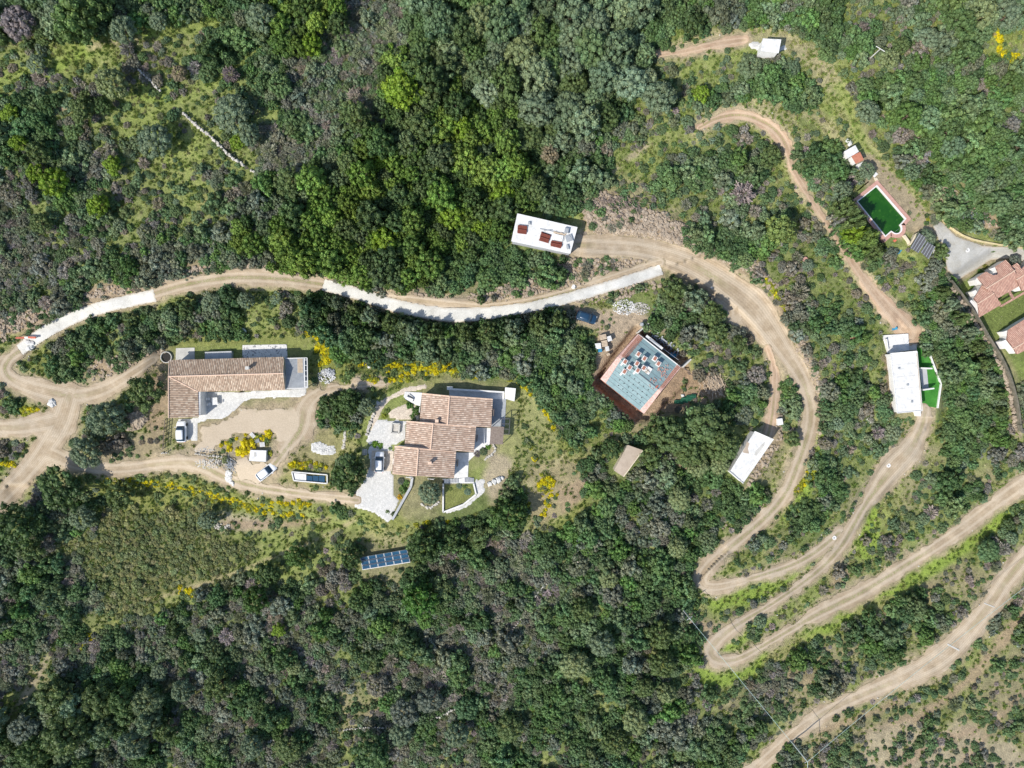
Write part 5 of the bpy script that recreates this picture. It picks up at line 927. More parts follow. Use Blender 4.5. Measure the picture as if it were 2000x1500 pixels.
for a, b in zip(q, q[1:] + q[:1]): mb.bar(W(*a, zc_ + .3), W(*b, zc_ + .3), .2, .9)
mb.build('frame', 'white_wall', cf); MB().pp([(573, 924), (598, 926), (598, 939.5), (576, 937)], zc_ + .4, zc_ + .55).build('lid', 'white_roof', cf)
for k in range(3): x0 = 599 + k * 12; MB().pp([(x0, 929), (x0 + 11, 930), (x0 + 11, 942), (x0, 941)], zc_ + .4, zc_ + .5).build('glass_lid', 'panel', cf)
slab('cistern', [(489, 879), (520, 880), (519, 902), (486, 900)], float(ground(503, 890)) - .2, float(ground(503, 890)) + .9, 'white_roof', 'white square cistern below the yellow broom bushes', 'cistern')
c = bpy.data.objects['cistern']; MB().pp([(496, 884), (500, 884), (500, 892), (496, 892)], float(ground(503, 890)) + .905, float(ground(503, 890)) + .95).build('hatch', 'concrete', c)
for px, py, a, w_, l_, mt, lb in ((494, 850, -.8, 1.1, .7, 'white_roof', 'white slatted pallet above the yellow broom'), (503, 861, .3, .9, .8, 'grey_wood', 'grey pallet leaning beside the yellow broom'), (513, 868, .1, 1.0, .9, 'white_roof', 'greyish crate at the right of the yellow broom')):
    g_ = G(px, py, .05); mb = MB()
    for k in range(5): mb.box((g_.x + math.cos(a) * (k - 2) * w_ / 5, g_.y + math.sin(a) * (k - 2) * w_ / 5, g_.z + .2), w_ / 7, l_, .06, a)
    o = empty('pallet', g_, lb, 'pallet', 'old pallets near the cistern'); mb.build('slats', mt, o); MB().box((g_.x, g_.y, g_.z), w_, .12, .19, a).build('bearer', 'pergola_wood', o)

# ------------------------------------------------------------------ dry stone walls, rock heaps, rubble banks
def stonewall(name, pts, wd, ht, mat, label, group='old dry stone walls'):
    mb = MB(); pts = smooth(pts, 1); rs = random.Random(5)
    for a, b in zip(pts[:-1], pts[1:]):
        n = max(1, int(math.dist(a, b) / 3.2))
        for k in range(n):
            for lay in range(2):
                t = (k + rs.random()) / n; rr = wd * rs.uniform(.32, .6); mb.rock(G(a[0] + (b[0] - a[0]) * t + rs.uniform(-1, 1) * wd * 3.2, a[1] + (b[1] - a[1]) * t + rs.uniform(-1, 1) * wd * 3.2, ht * (.25 + .5 * lay)), rr, .8, rs)
    return tag(mb.build(name, mat), label, 'stone wall', group)
stonewall('dry_stone_wall', [(266, 131), (280, 146), (296, 160), (312, 178)], .5, .9, 'stone', 'short pale dry stone wall on the grassy upper left slope')
stonewall('dry_stone_wall', [(355, 217), (380, 243), (405, 262), (428, 282), (450, 306), (478, 324)], .6, 1.0, 'stone', 'long pale dry stone wall crossing the upper left slope')
stonewall('dry_stone_wall', [(487, 330), (500, 338)], .5, .8, 'stone', 'short end of the pale dry stone wall under grey shrubs')
stonewall('dry_stone_wall', [(668, 1426), (700, 1422), (755, 1421)], .35, .6, 'stone', 'low pale stone wall left of the domed grey-green tree at the bottom')
stonewall('dry_stone_wall', [(832, 1408), (865, 1398), (888, 1385)], .5, .8, 'stone', 'low pale stone wall curving right of the bottom grey tree')
stonewall('dry_stone_wall', [(520, 1450), (560, 1438), (600, 1432)], .35, .6, 'stone', 'faint stone line in the bottom left scrub')
stonewall('dry_stone_wall', [(1104, 1113), (1130, 1095), (1165, 1068), (1200, 1080)], .4, .8, 'stone', 'pale rock line above the grey scrub south of the shed')
stonewall('dry_stone_wall', [(996, 1238), (1012, 1216), (1030, 1190), (1056, 1150), (1070, 1138)], .3, .6, 'stone', 'thin broken stone line running down the grey scrub')
stonewall('dry_stone_wall', [(1846, 546), (1872, 580), (1898, 618), (1925, 665), (1950, 705), (1966, 745), (1978, 790), (1984, 840)], .8, 1.0, 'brown_stone', 'long brown stone wall down the left side of the pink tiled houses')
lwp = smooth([(1850, 547), (1876, 580), (1902, 618), (1929, 665), (1954, 705), (1970, 745), (1982, 790), (1988, 840)], 1); mb = MB()
for a, b in zip(lwp[:-1], lwp[1:]): mb.bar(G(*a, .5), G(*b, .5), .3, 2.2)  # solid core added for the dark strip, its shade put into the colour
tag(mb.build('retaining_wall', 'dark_stone'), 'tall boundary wall darkened as shadow below the long brown stone line, beside the lawns', 'wall')
stonewall('dry_stone_wall', [(378, 884), (395, 889), (420, 891), (434, 893)], .4, 1.2, 'stone', 'ruined stone wall with a deep shadow in the yard of the tiled house')
stonewall('dry_stone_wall', [(312, 884), (330, 885)], .35, .9, 'stone', 'short stone wall at the lower left gate of the tiled house')
def heap(name, cx, cy, rx, ry, n, r, mat, label, cat='rocks', h=.5, ang=0.0, kind=None):
    mb = MB(); rs = random.Random(int(cx))
    for k in range(n):
        a, q = rs.random() * 6.283, math.sqrt(rs.random()); x, y = math.cos(a) * q * rx, math.sin(a) * q * ry; ca, sa = math.cos(ang), math.sin(ang); mb.rock(G(cx + x * ca - y * sa, cy + x * sa + y * ca, h * (1 - q) + r * .2), r * rs.uniform(.5, 1.4), .7, rs)
    return tag(mb.build(name, mat), label, cat, kind=kind)
heap('white_rubble', 1220, 600, 24, 15, 300, .11, 'marble', 'white rubble heap above the unfinished house', kind='stuff', h=.3); heap('white_rubble', 1250, 603, 19, 12, 190, .12, 'stone', 'white rubble', kind='stuff', h=.25)
heap('white_rubble', 638, 735, 17, 14, 120, .16, 'marble', 'heap of white rubble sacks by the veranda', kind='stuff', h=.5); heap('rubble', 642, 728, 12, 8, 60, .25, 'grey_slab', 'x', kind='stuff', h=.5); heap('boulder', 100, 789, 6, 5, 7, .5, 'marble', 'white boulder on the dirt track junction', 'boulder', .4)
heap('white_rubble', 446, 930, 6, 12, 60, .28, 'marble', 'x', kind='stuff'); heap('white_rubble', 452, 942, 4, 8, 40, .2, 'marble', 'x', kind='stuff', ang=-.7); heap('white_gravel', 622, 872, 14, 9, 240, .12, 'marble', 'x', kind='stuff', h=.12); heap('white_gravel', 640, 880, 16, 9, 200, .12, 'marble', 'x', kind='stuff', h=.12)
flat_on('gravel_patch', [(607, 864), (620, 862), (640, 868), (655, 870), (656, 886), (640, 891), (620, 887), (608, 882)], .07, 'marble', kind='structure')
heap('rubble', 265, 822, 24, 16, 160, .42, 'brown_stone', 'x', kind='stuff', h=.7, ang=-.5); heap('rubble', 410, 905, 30, 10, 110, .18, 'stone', 'x', kind='stuff', h=.15); heap('rubble', 400, 878, 22, 6, 40, .16, 'stone', 'x', kind='stuff', h=.1); heap('rubble', 430, 1028, 20, 6, 50, .2, 'stone', 'x', kind='stuff', h=.2)
heap('boulder', 57, 675, 10, 8, 8, .6, 'marble', 'pale boulders at the left end of the concrete road', 'boulder', .3); heap('boulder', 1121, 559, 3, 3, 3, .4, 'marble', 'pair of pale boulders on the bank above the concrete road', 'boulder', .3); heap('boulder', 1240, 1040, 8, 5, 8, .4, 'marble', 'pale rocks in the bushes south of the tan roofed shed', 'boulder', .3); heap('boulder', 1187, 1078, 6, 4, 7, .4, 'marble', 'pale rocks beside the broken wall line', 'boulder', .3)
heap('boulder', 1390, 562, 0.1, 0.1, 1, .25, 'marble', 'small pale stone at the track edge', 'boulder', .1)
heap('rubble', 1345, 1215, 18, 20, 90, .4, 'brown_stone', 'x', kind='stuff', h=.3)
RUB = [([(1125, 376), (1180, 374), (1235, 400), (1295, 416), (1345, 442), (1385, 474), (1360, 486), (1300, 470), (1240, 462), (1190, 462), (1150, 445)], 2600), ([(1345, 470), (1420, 492), (1475, 508), (1520, 560), (1505, 565), (1440, 520), (1370, 495)], 700), ([(1545, 640), (1560, 640), (1600, 730), (1612, 800), (1600, 860), (1590, 800), (1575, 730)], 420),
       ([(255, 555), (330, 530), (470, 508), (560, 512), (620, 530), (560, 528), (470, 522), (400, 530), (310, 556)], 520), ([(0, 620), (60, 600), (170, 568), (260, 548), (300, 556), (180, 585), (60, 635), (0, 668)], 620), ([(800, 570), (900, 582), (980, 560), (1045, 525), (1120, 505), (1200, 505), (1280, 508), (1170, 550), (1030, 588), (900, 596), (830, 590)], 1100),
       ([(175, 705), (240, 690), (310, 672), (325, 690), (240, 735), (180, 745)], 260), ([(1180, 560), (1290, 545), (1300, 556), (1230, 580), (1150, 595), (1120, 590)], 300), ([(1470, 905), (1510, 870), (1525, 870), (1480, 930), (1455, 955)], 120), ([(1495, 690), (1520, 740), (1530, 860), (1515, 860), (1505, 760)], 150), ([(1840, 350), (1900, 400), (1960, 440), (1920, 450), (1850, 410)], 260), ([(1400, 1030), (1530, 965), (1560, 930), (1560, 960), (1450, 1040)], 90)]
mb = MB(); rs = random.Random(3)
for poly, n in RUB:
    P_ = np.array(poly); x0, y0 = P_.min(0); x1, y1 = P_.max(0); X = rng.uniform(x0, x1, n * 4); Y = rng.uniform(y0, y1, n * 4); m_ = sdpoly(X, Y, poly) + (fbm(X, Y, 15, 3) - .5) * 14 > 0; X, Y = X[m_][:n], Y[m_][:n]
    for x, y in zip(X, Y):
        if samp(ALLROAD, x, y) < 0: rr = rs.choice((.12, .18, .25, .36)) * rs.uniform(.7, 1.3); mb.rock(G(x, y, rr * .15), rr, .75, rs)
tag(mb.build('rubble', 'brown_stone'), kind='stuff')
mb = MB()
for k in range(1500):
    x, y = rng.uniform(0, 2000), rng.uniform(0, 1500); v = float(samp(ALLROAD, x, y))
    if -12 < v < 1.5 and rs.random() < .9: rr = rs.uniform(.07, .2); mb.rock(G(x, y, rr * .3 + .03), rr, .7, rs)
tag(mb.build('loose_stones', 'stone'), kind='stuff')
def brush(px, py, rx, ry, n, L, mat, label, ang=None):
    mb = MB(); rs = random.Random(int(px))
    for k in range(n):
        a = (ang if ang is not None else rs.random() * 6.28) + rs.gauss(0, .5); x, y = px + rs.gauss(0, rx * .5), py + rs.gauss(0, ry * .5); l = L * rs.uniform(.5, 1.3) * 5; g_ = float(ground(x, y)) + rs.uniform(.05, .7)
        mb.bar(W(x - math.cos(a) * l, y - math.sin(a) * l, g_), W(x + math.cos(a) * l, y + math.sin(a) * l, g_ + rs.uniform(-.2, .3)), rs.uniform(.04, .10))
    return tag(mb.build('brushwood', mat), label, 'brushwood', 'heaps of cut brushwood')
brush(449, 907, 10, 11, 70, .9, 'grey_wood', 'grey cut branches piled at the foot of the ruined yard wall', .9); brush(1393, 752, 20, 18, 330, 1.1, 'pale_wood', 'straw-coloured cut brushwood east of the unfinished roof', 1.2); brush(1805, 300, 10, 14, 60, 1.6, 'grey_wood', 'silvery dead branches in the trees above the pool', .8)
brush(1830, 375, 22, 22, 120, 1.3, 'pale_wood', 'pale dead branches on the bank right of the pool', .9); brush(1900, 430, 22, 14, 90, 1.3, 'grey_wood', 'grey dead branches on the bank above the driveway', .9); brush(975, 680, 3, 8, 12, 1.2, 'grey_wood', 'bare grey branches among the trees below the concrete road', 1.0)
brush(1210, 395, 50, 20, 140, 1.0, 'pergola_wood', 'brown cut branches strewn over the bare rubble bank', .8)

# ------------------------------------------------------------------ poles and cables
def pole(px, py, h, lean_to, label, arm=True):
    b = G(px, py); t = empty('utility_pole', b, label, 'utility pole', 'utility poles'); k = (HC - b.z - h) / HC; top = Vector((b.x, b.y, b.z + h)); MB().tube([b - Vector((0, 0, .4)), top], .16, 10, .11).build('shaft', 'concrete', t)
    if arm: MB().bar(top + Vector((-.5, -.35, -.25)), top + Vector((.5, .35, -.25)), .1).build('crossarm', 'grey_metal', t)
    return top
t1 = pole(1332, 1188, 6.0, None, 'pale utility pole on the bank below the upper hairpin bend'); t2 = pole(1546, 1448, 7.6, None, 'pale utility pole at the edge of the bottom right track')
b3 = G(1697, 116); t3 = empty('utility_pole', b3, 'white utility pole with a long crossarm in the upper right trees', 'utility pole', 'utility poles'); top3 = b3 + Vector((0, 0, 4.0)); MB().tube([b3, top3], .13, 10, .09).build('shaft', 'concrete', t3); MB().bar(top3 + Vector((-.8, .5, 0)), top3 + Vector((.8, -.5, 0)), .08).build('crossarm', 'white_wall', t3)
b4 = G(2110, 1000); top4 = b4 + Vector((0, 0, 8)); b5 = G(1560, 1640); top5 = b5 + Vector((0, 0, 8))
def cable(a, b, sag, r, label):
    pts = [a + (b - a) * (k / 16) - Vector((0, 0, sag * 4 * (k / 16) * (1 - k / 16))) for k in range(17)]; tag(MB().tube(pts, r, 5).build('cable', 'wire'), label, 'cable', 'overhead cables')
cable(t1, t2, .8, .035, 'overhead cable from the hairpin pole down to the lower pole'); cable(t2, top4, 1.0, .035, 'overhead cable rising right across the bottom track'); cable(t2, top5, .8, .05, 'overhead cable leaving the lower pole towards the bottom edge')

# ------------------------------------------------------------------ small things
def manhole(px, py, label): t = thing('manhole', px, py, label, 'manhole', 'round manhole covers'); g_ = G(px, py, .08); MB().ring(g_, .42, .18, .12).build('rim', 'white_wall', t); MB().disc(g_, .18, .06).build('lid', 'grey_metal', t)
manhole(1889, 488.5, 'white-rimmed manhole in the grey gravel driveway'); manhole(1735, 909, 'white-rimmed manhole on the wide dirt ramp of the white house'); manhole(1629, 1050, 'white-rimmed manhole at the fork below the white house')
g_ = G(1662, 656); t = thing('round_cover', 1662, 656, 'round salmon-coloured tank cover in the scrub left of the white house', 'tank cover'); MB().disc(g_, .68, .5, 24).build('tank', 'concrete', t); MB().disc(g_ + Vector((0, 0, .505)), .66, .12, 24, .5).build('lid', 'pink_plastic', t)
g_ = G(1571, 507); t = thing('fire_ring', 1571, 507, 'small reddish disc in the shaded clearing left of the reddish track', 'disc'); MB().disc(g_ + Vector((0, 0, .1)), .5, .3, 10).build('disc', 'pink_coping', t)
def deckchair(px, py, label):
    g_ = G(px, py); t = empty('garden_chair', g_, label, 'chair'); MB().bar(g_ + Vector((-.3, 0, .42)), g_ + Vector((.3, .1, .42)), .55, .05).build('seat', 'blue_tarp', t); MB().bar(g_ + Vector((.3, .1, .42)), g_ + Vector((.45, .15, .95)), .55, .05).build('backrest', 'blue_tarp', t)
    for x, y in ((-.25, -.25), (-.25, .25), (.3, -.2), (.3, .3)): MB().bar(g_ + Vector((x, y, 0)), g_ + Vector((x, y, .4)), .04).build('leg', 'grey_metal', t)
deckchair(1743, 643, 'turquoise chair on the bare ground above the white terrace')
bg_ = thing('road_barrier', 50, 660, 'red and white barrier beam across the left end of the concrete road', 'barrier'); MB().bar(G(31, 660, .9), G(48, 659.5, .9), .35, .2).build('beam', 'red_paint', bg_); MB().bar(G(48.2, 659.5, .9), G(55, 659, .9), .3, .2).build('beam', 'white_wall', bg_); MB().bar(G(55.2, 659, .9), G(70, 659.5, .9), .35, .2).build('beam', 'red_paint', bg_)
for px in (32, 69): MB().bar(G(px, 660, 0), G(px, 660, .82), .1).build('post', 'grey_metal', bg_)
tag(MB().bar(G(1850, 1258, .14), G(1873, 1270, .14), .3, .12).build('drain', 'concrete'), 'pale concrete drain across the bottom right track', 'drain'); tag(MB().bar(G(1922, 1178, .14), G(1942, 1186, .14), .18, .1).build('drain', 'concrete'), 'thin pale kerb line near the top of the bottom right track', 'drain')
mb = MB()
for k in range(14): x, y = 1322 + k * 2.6 + random.uniform(-1, 1), 786 - k * .9 + random.uniform(-3, 3); g_ = G(x, y, .3); mb.add([g_ + Vector((-.5, -.3, random.uniform(-.1, .2))), g_ + Vector((.5, -.35, random.uniform(-.1, .3))), g_ + Vector((.45, .35, random.uniform(0, .3))), g_ + Vector((-.45, .3, random.uniform(-.1, .2)))], [(0, 1, 2, 3)])
tag(mb.build('green_netting', 'green_net'), 'crumpled dark green netting below the cut brushwood', 'netting')
for px, py, lb in ((1333, 773, 'white sack beside the green netting'), (721, 717, 'white tub in the yellow broom above the villa'), (738, 788, 'small white stone on the villa path'), (1443, 652, 'small orange marker in the shade by the wide bend')):
    g_ = G(px, py, .15); mb = MB(); mb.rock(g_, .4 if 'orange' not in lb else .22, .7, random.Random(2)); tag(mb.build('sack' if 'sack' in lb else 'marker' if 'marker' in lb else 'tub' if 'tub' in lb else 'boulder', 'red_paint' if 'orange' in lb else 'marble'), lb, 'sack' if 'sack' in lb else 'marker' if 'marker' in lb else 'tub' if 'tub' in lb else 'stone')
# dark timber fence left of the tiled house
fe = thing('timber_fence', 325, 850, 'dark weathered fence below the left wing of the tiled house', 'fence')
for k in range(8): x = 322 - k * .6; y = 820 + k * 8; MB().bar(G(x, y), G(x, y, 1.3), .12).build('post', 'pergola_wood', fe)
for h in (.4, .8, 1.2): MB().bar(G(322, 820, h), G(317.5, 878, h), .06, .14).build('rail', 'pergola_wood', fe)
# ------------------------------------------------------------------ plants: prototype crowns (radius 1 m, leaf clumps on lobes)
def leafquads(P, N, S, rs, aspect=0.7, jitter=0.55):
    """one leaf-clump quad per point P, roughly facing N"""
    n = len(P); Nn = N + rs.normal(0, jitter, (n, 3)); Nn /= np.linalg.norm(Nn, axis=1, keepdims=True)
    a = rs.normal(0, 1, (n, 3)); u = np.cross(Nn, a); u /= np.linalg.norm(u, axis=1, keepdims=True); v = np.cross(Nn, u)
    S = S[:, None]; V_ = np.stack([P - u * S, P - v * S * aspect + u * S * 0.15, P + u * S, P + v * S * aspect - u * S * 0.15], 1).reshape(-1, 3)
    return V_, np.arange(4 * n).reshape(n, 4)
def finish(name, Vs, Fs, LV, mat='leaf'):
    o = np_mesh(name, np.concatenate(Vs), np.concatenate(Fs), M[mat], link=False)
    a = o.data.color_attributes.new('lv', 'FLOAT_COLOR', 'CORNER'); c = np.repeat(np.concatenate(LV), 4, axis=0); a.data.foreach_set('color', np.concatenate([c, np.ones((len(c), 1))], 1).astype(np.float32).ravel()); return o
def lobed(name, seed, nl, lr, nleaf, leaf, hscale=0.8, spread=0.70, irregular=0.22, lobvar=0.25, hue=0.10):
    rs = np.random.default_rng(seed); L = []
    for i in range(nl):
        t = (i + 0.5) / nl; zz = 1 - t * 1.12; rad = math.sqrt(max(0, 1 - max(zz, -0.2) ** 2)); an = i * 2.39996 + rs.random() * 0.5; k = spread * (1 + rs.uniform(-irregular, irregular))
        L.append((math.cos(an) * rad * k, math.sin(an) * rad * k, max(zz, -0.15) * spread * hscale * (1 + rs.uniform(-.25, .25)), lr * rs.uniform(0.72, 1.25)))
    L = np.array(L); Vs, Fs, LV = [], [], []; nv = 0
    for i, (x, y, z, r) in enumerate(L):
        g = rs.normal(0, 1, (int(nleaf * r * r / lr / lr), 3)); g /= np.linalg.norm(g, axis=1, keepdims=True); g = g[g[:, 2] > -0.45]
        rr = r * rs.uniform(0.80, 1.08, (len(g), 1)); p_ = np.array([x, y, z]) + g * rr * np.array([1, 1, 0.85])
        dd = np.linalg.norm(p_[:, None] - L[None, :, :3], axis=2) / L[None, :, 3]; dd[:, i] = 9; keep = dd.min(1) > 0.80; p_, g = p_[keep], g[keep]
        if not len(p_): continue
        v_, f_ = leafquads(p_, g, leaf * rs.uniform(0.7, 1.3, len(p_)), rs); Vs.append(v_); Fs.append(f_ + nv); nv += len(v_)
        lob = 1 + rs.uniform(-lobvar, lobvar); w_ = 1 + rs.uniform(-hue, hue); b = lob * rs.uniform(0.7, 1.35, len(p_)); LV.append(np.stack([b * w_, b, b * (2 - w_)], 1))
        # inner foliage mass of the lobe, so that the crown is not see-through
        th = np.linspace(0, 2 * np.pi, 7)[:-1]; q = []
        for zc, rc in ((-0.6, 0.55), (0.1, 0.80), (0.62, 0.42)): q.append(np.stack([x + np.cos(th) * r * rc, y + np.sin(th) * r * rc, np.full(6, z + zc * r * 0.85)], 1))
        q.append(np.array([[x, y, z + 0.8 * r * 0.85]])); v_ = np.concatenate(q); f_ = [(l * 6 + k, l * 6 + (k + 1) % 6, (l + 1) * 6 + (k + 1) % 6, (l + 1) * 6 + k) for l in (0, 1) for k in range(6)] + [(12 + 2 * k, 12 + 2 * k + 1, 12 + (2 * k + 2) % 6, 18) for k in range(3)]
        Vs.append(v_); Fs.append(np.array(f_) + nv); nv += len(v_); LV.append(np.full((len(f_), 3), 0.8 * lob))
    return finish(name, Vs, Fs, LV)
def twiggy(name, seed, n, leafn):
    rs = np.random.default_rng(seed); g = rs.normal(0, 1, (n, 3)); g[:, 2] = np.abs(g[:, 2]) * 0.8; g /= np.linalg.norm(g, axis=1, keepdims=True)
    bump_ = 1 + 0.28 * np.sin(g[:, :1] * 5 + seed) * np.cos(g[:, 1:2] * 6); a = g * rs.uniform(0.35, 0.75, (n, 1)) * bump_; b = g * rs.uniform(0.75, 1.05, (n, 1)) * bump_ + rs.normal(0, 0.08, (n, 3)); a[:, 2] *= 0.75; b[:, 2] *= 0.75
    sd = np.cross(g, rs.normal(0, 1, (n, 3))); sd /= np.linalg.norm(sd, axis=1, keepdims=True); sd *= rs.uniform(0.015, 0.045, (n, 1))
    v1 = np.stack([a - sd, a + sd, b + sd * 1.3, b - sd * 1.3], 1).reshape(-1, 3); f1 = np.arange(4 * n).reshape(n, 4); b1 = rs.uniform(0.65, 1.4, n)
    h = rs.normal(0, 1, (leafn, 3)); h[:, 2] = np.abs(h[:, 2]) * 0.9 - 0.1; h /= np.linalg.norm(h, axis=1, keepdims=True); bb = 1 + 0.28 * np.sin(h[:, :1] * 5 + seed) * np.cos(h[:, 1:2] * 6)
    p_ = h * rs.uniform(0.55, 1.0, (leafn, 1)) * bb; p_[:, 2] *= 0.75; v2, f2 = leafquads(p_, h, 0.062 * rs.uniform(0.7, 1.3, leafn), rs, 0.6); b2 = rs.uniform(0.6, 1.3, leafn)
    return finish(name, [v1, v2], [f1, f2 + len(v1)], [np.stack([b1 * 1.12, b1 * 1.02, b1 * 1.0], 1), np.stack([b2 * 0.92, b2, b2 * 0.85], 1)])
def tuft(name, seed, n, h=1.0, wd=0.12):
    rs = np.random.default_rng(seed); an = rs.uniform(0, 6.28, n); r0 = rs.uniform(0, 0.75, n); a = np.stack([np.cos(an) * r0, np.sin(an) * r0, np.zeros(n)], 1)
    b = a + np.stack([rs.normal(0, 0.28, n), rs.normal(0, 0.28, n), rs.uniform(0.4, 1.0, n) * h], 1); s = np.stack([-np.sin(an), np.cos(an), np.zeros(n)], 1) * wd
    v_ = np.stack([a - s, a + s, b + s * 0.3, b - s * 0.3], 1).reshape(-1, 3); bb = rs.uniform(0.7, 1.35, n); return finish(name, [v_], [np.arange(4 * n).reshape(n, 4)], [np.stack([bb, bb, bb], 1)])
PROTO = []
for s_ in range(4): PROTO.append(lobed('crown_oak', 20 + s_, 46, 0.215, 52, 0.055, 0.85, 0.80, 0.32, 0.32))                          # 0-3 lumpy evergreen oak
for s_ in range(3): PROTO.append(lobed('crown_olive', 40 + s_, 52, 0.20, 58, 0.042, 0.70, 0.80, 0.12, 0.16))            # 4-6 fine, domed
for s_ in range(4): PROTO.append(lobed('crown_irregular', 60 + s_, 26, 0.25, 60, 0.068, 0.8, 0.76, 0.48, 0.35))           # 7-10 ragged mastic
for s_ in range(3): PROTO.append(twiggy('crown_twiggy', 80 + s_, 420, 260))                                             # 11-13 dry broom
for s_ in range(3): PROTO.append(lobed('crown_low', 90 + s_, 12, 0.36, 50, 0.10, 0.6, 0.62, 0.4, 0.3))                  # 14-16 low scrub
for s_ in range(2): PROTO.append(tuft('grass_tuft', 100 + s_, 26))                                                      # 17-18
for s_ in range(2): PROTO.append(lobed('flower_clump', 110 + s_, 14, 0.34, 70, 0.075, 0.6, 0.66, 0.4, 0.3))             # 19-20
PC = bpy.data.collections.new('plant_shapes')
for i, o in enumerate(PROTO): o.name = 'shape_%02d' % i; PC.objects.link(o)
SPECIES = {  # protos, height factor, tints
 'F': ([0, 1, 2, 3], 1.05, [(.085, .160, .020), (.070, .135, .022), (.055, .110, .026), (.050, .095, .028), (.070, .115, .042), (.105, .185, .022)]),
 'O': ([4, 5, 6, 0, 2], 0.95, [(.095, .150, .072), (.110, .165, .088), (.080, .135, .056), (.070, .120, .050), (.062, .115, .032)]),
 'M': ([7, 8, 9, 10, 0, 4], 0.85, [(.060, .120, .036), (.072, .135, .046), (.052, .108, .038), (.085, .140, .055), (.095, .145, .068), (.070, .145, .030), (.048, .095, .032), (.105, .130, .085)]),
 'B': ([7, 8, 1, 5, 6], 0.85, [(.072, .135, .040), (.085, .150, .056), (.060, .120, .032), (.095, .155, .07), (.062, .125, .028)]),
 'G': ([4, 5, 7, 8, 9, 11], 0.8, [(.090, .145, .066), (.072, .132, .050), (.110, .155, .088), (.060, .115, .040), (.080, .135, .045), (.13, .13, .10)]),
 'P': ([8, 7, 9, 10, 14, 4, 11, 12], 0.7, [(.115, .130, .092), (.100, .128, .080), (.090, .128, .068), (.078, .130, .052), (.066, .122, .044), (.10, .14, .072)]),
 'S': ([7, 8, 14, 15, 12], 0.75, [(.080, .135, .046), (.095, .150, .060), (.115, .155, .065), (.062, .115, .036)]),
 'R': ([8, 9, 14, 11, 10], 0.75, [(.068, .125, .044), (.080, .135, .050), (.11, .12, .085), (.060, .110, .036)]),
 'L': ([14, 15, 16], 0.75, [(.155, .180, .058), (.125, .160, .048), (.175, .190, .075), (.105, .14, .045)]),
 'Y': ([7, 14, 19], 0.75, [(.10, .155, .045), (.14, .18, .045), (.085, .145, .045)]),
 '.': ([14], 0.7, [(.09, .145, .045)])}
# radius classes in px, share of ground to cover per class
RAD = {'F': [(22, .42), (15, .68), (10, .85)], 'O': [(30, .26), (18, .48), (11, .75)], 'M': [(19, .15), (12, .46), (7.5, .62)], 'B': [(20, .26), (13, .58), (8, .70)], 'G': [(19, .15), (11, .30), (6, .46)],
       'P': [(15, .05), (9.5, .38), (6, .78)], 'S': [(13, .03), (8, .12), (5, .28)], 'R': [(15, .06), (10, .22), (5.5, .42)], 'L': [(12, .03), (6.5, .45), (4.5, .75)], 'Y': [(12, .05), (8, .18), (5, .4)], '.': [(6, 0.0)]}
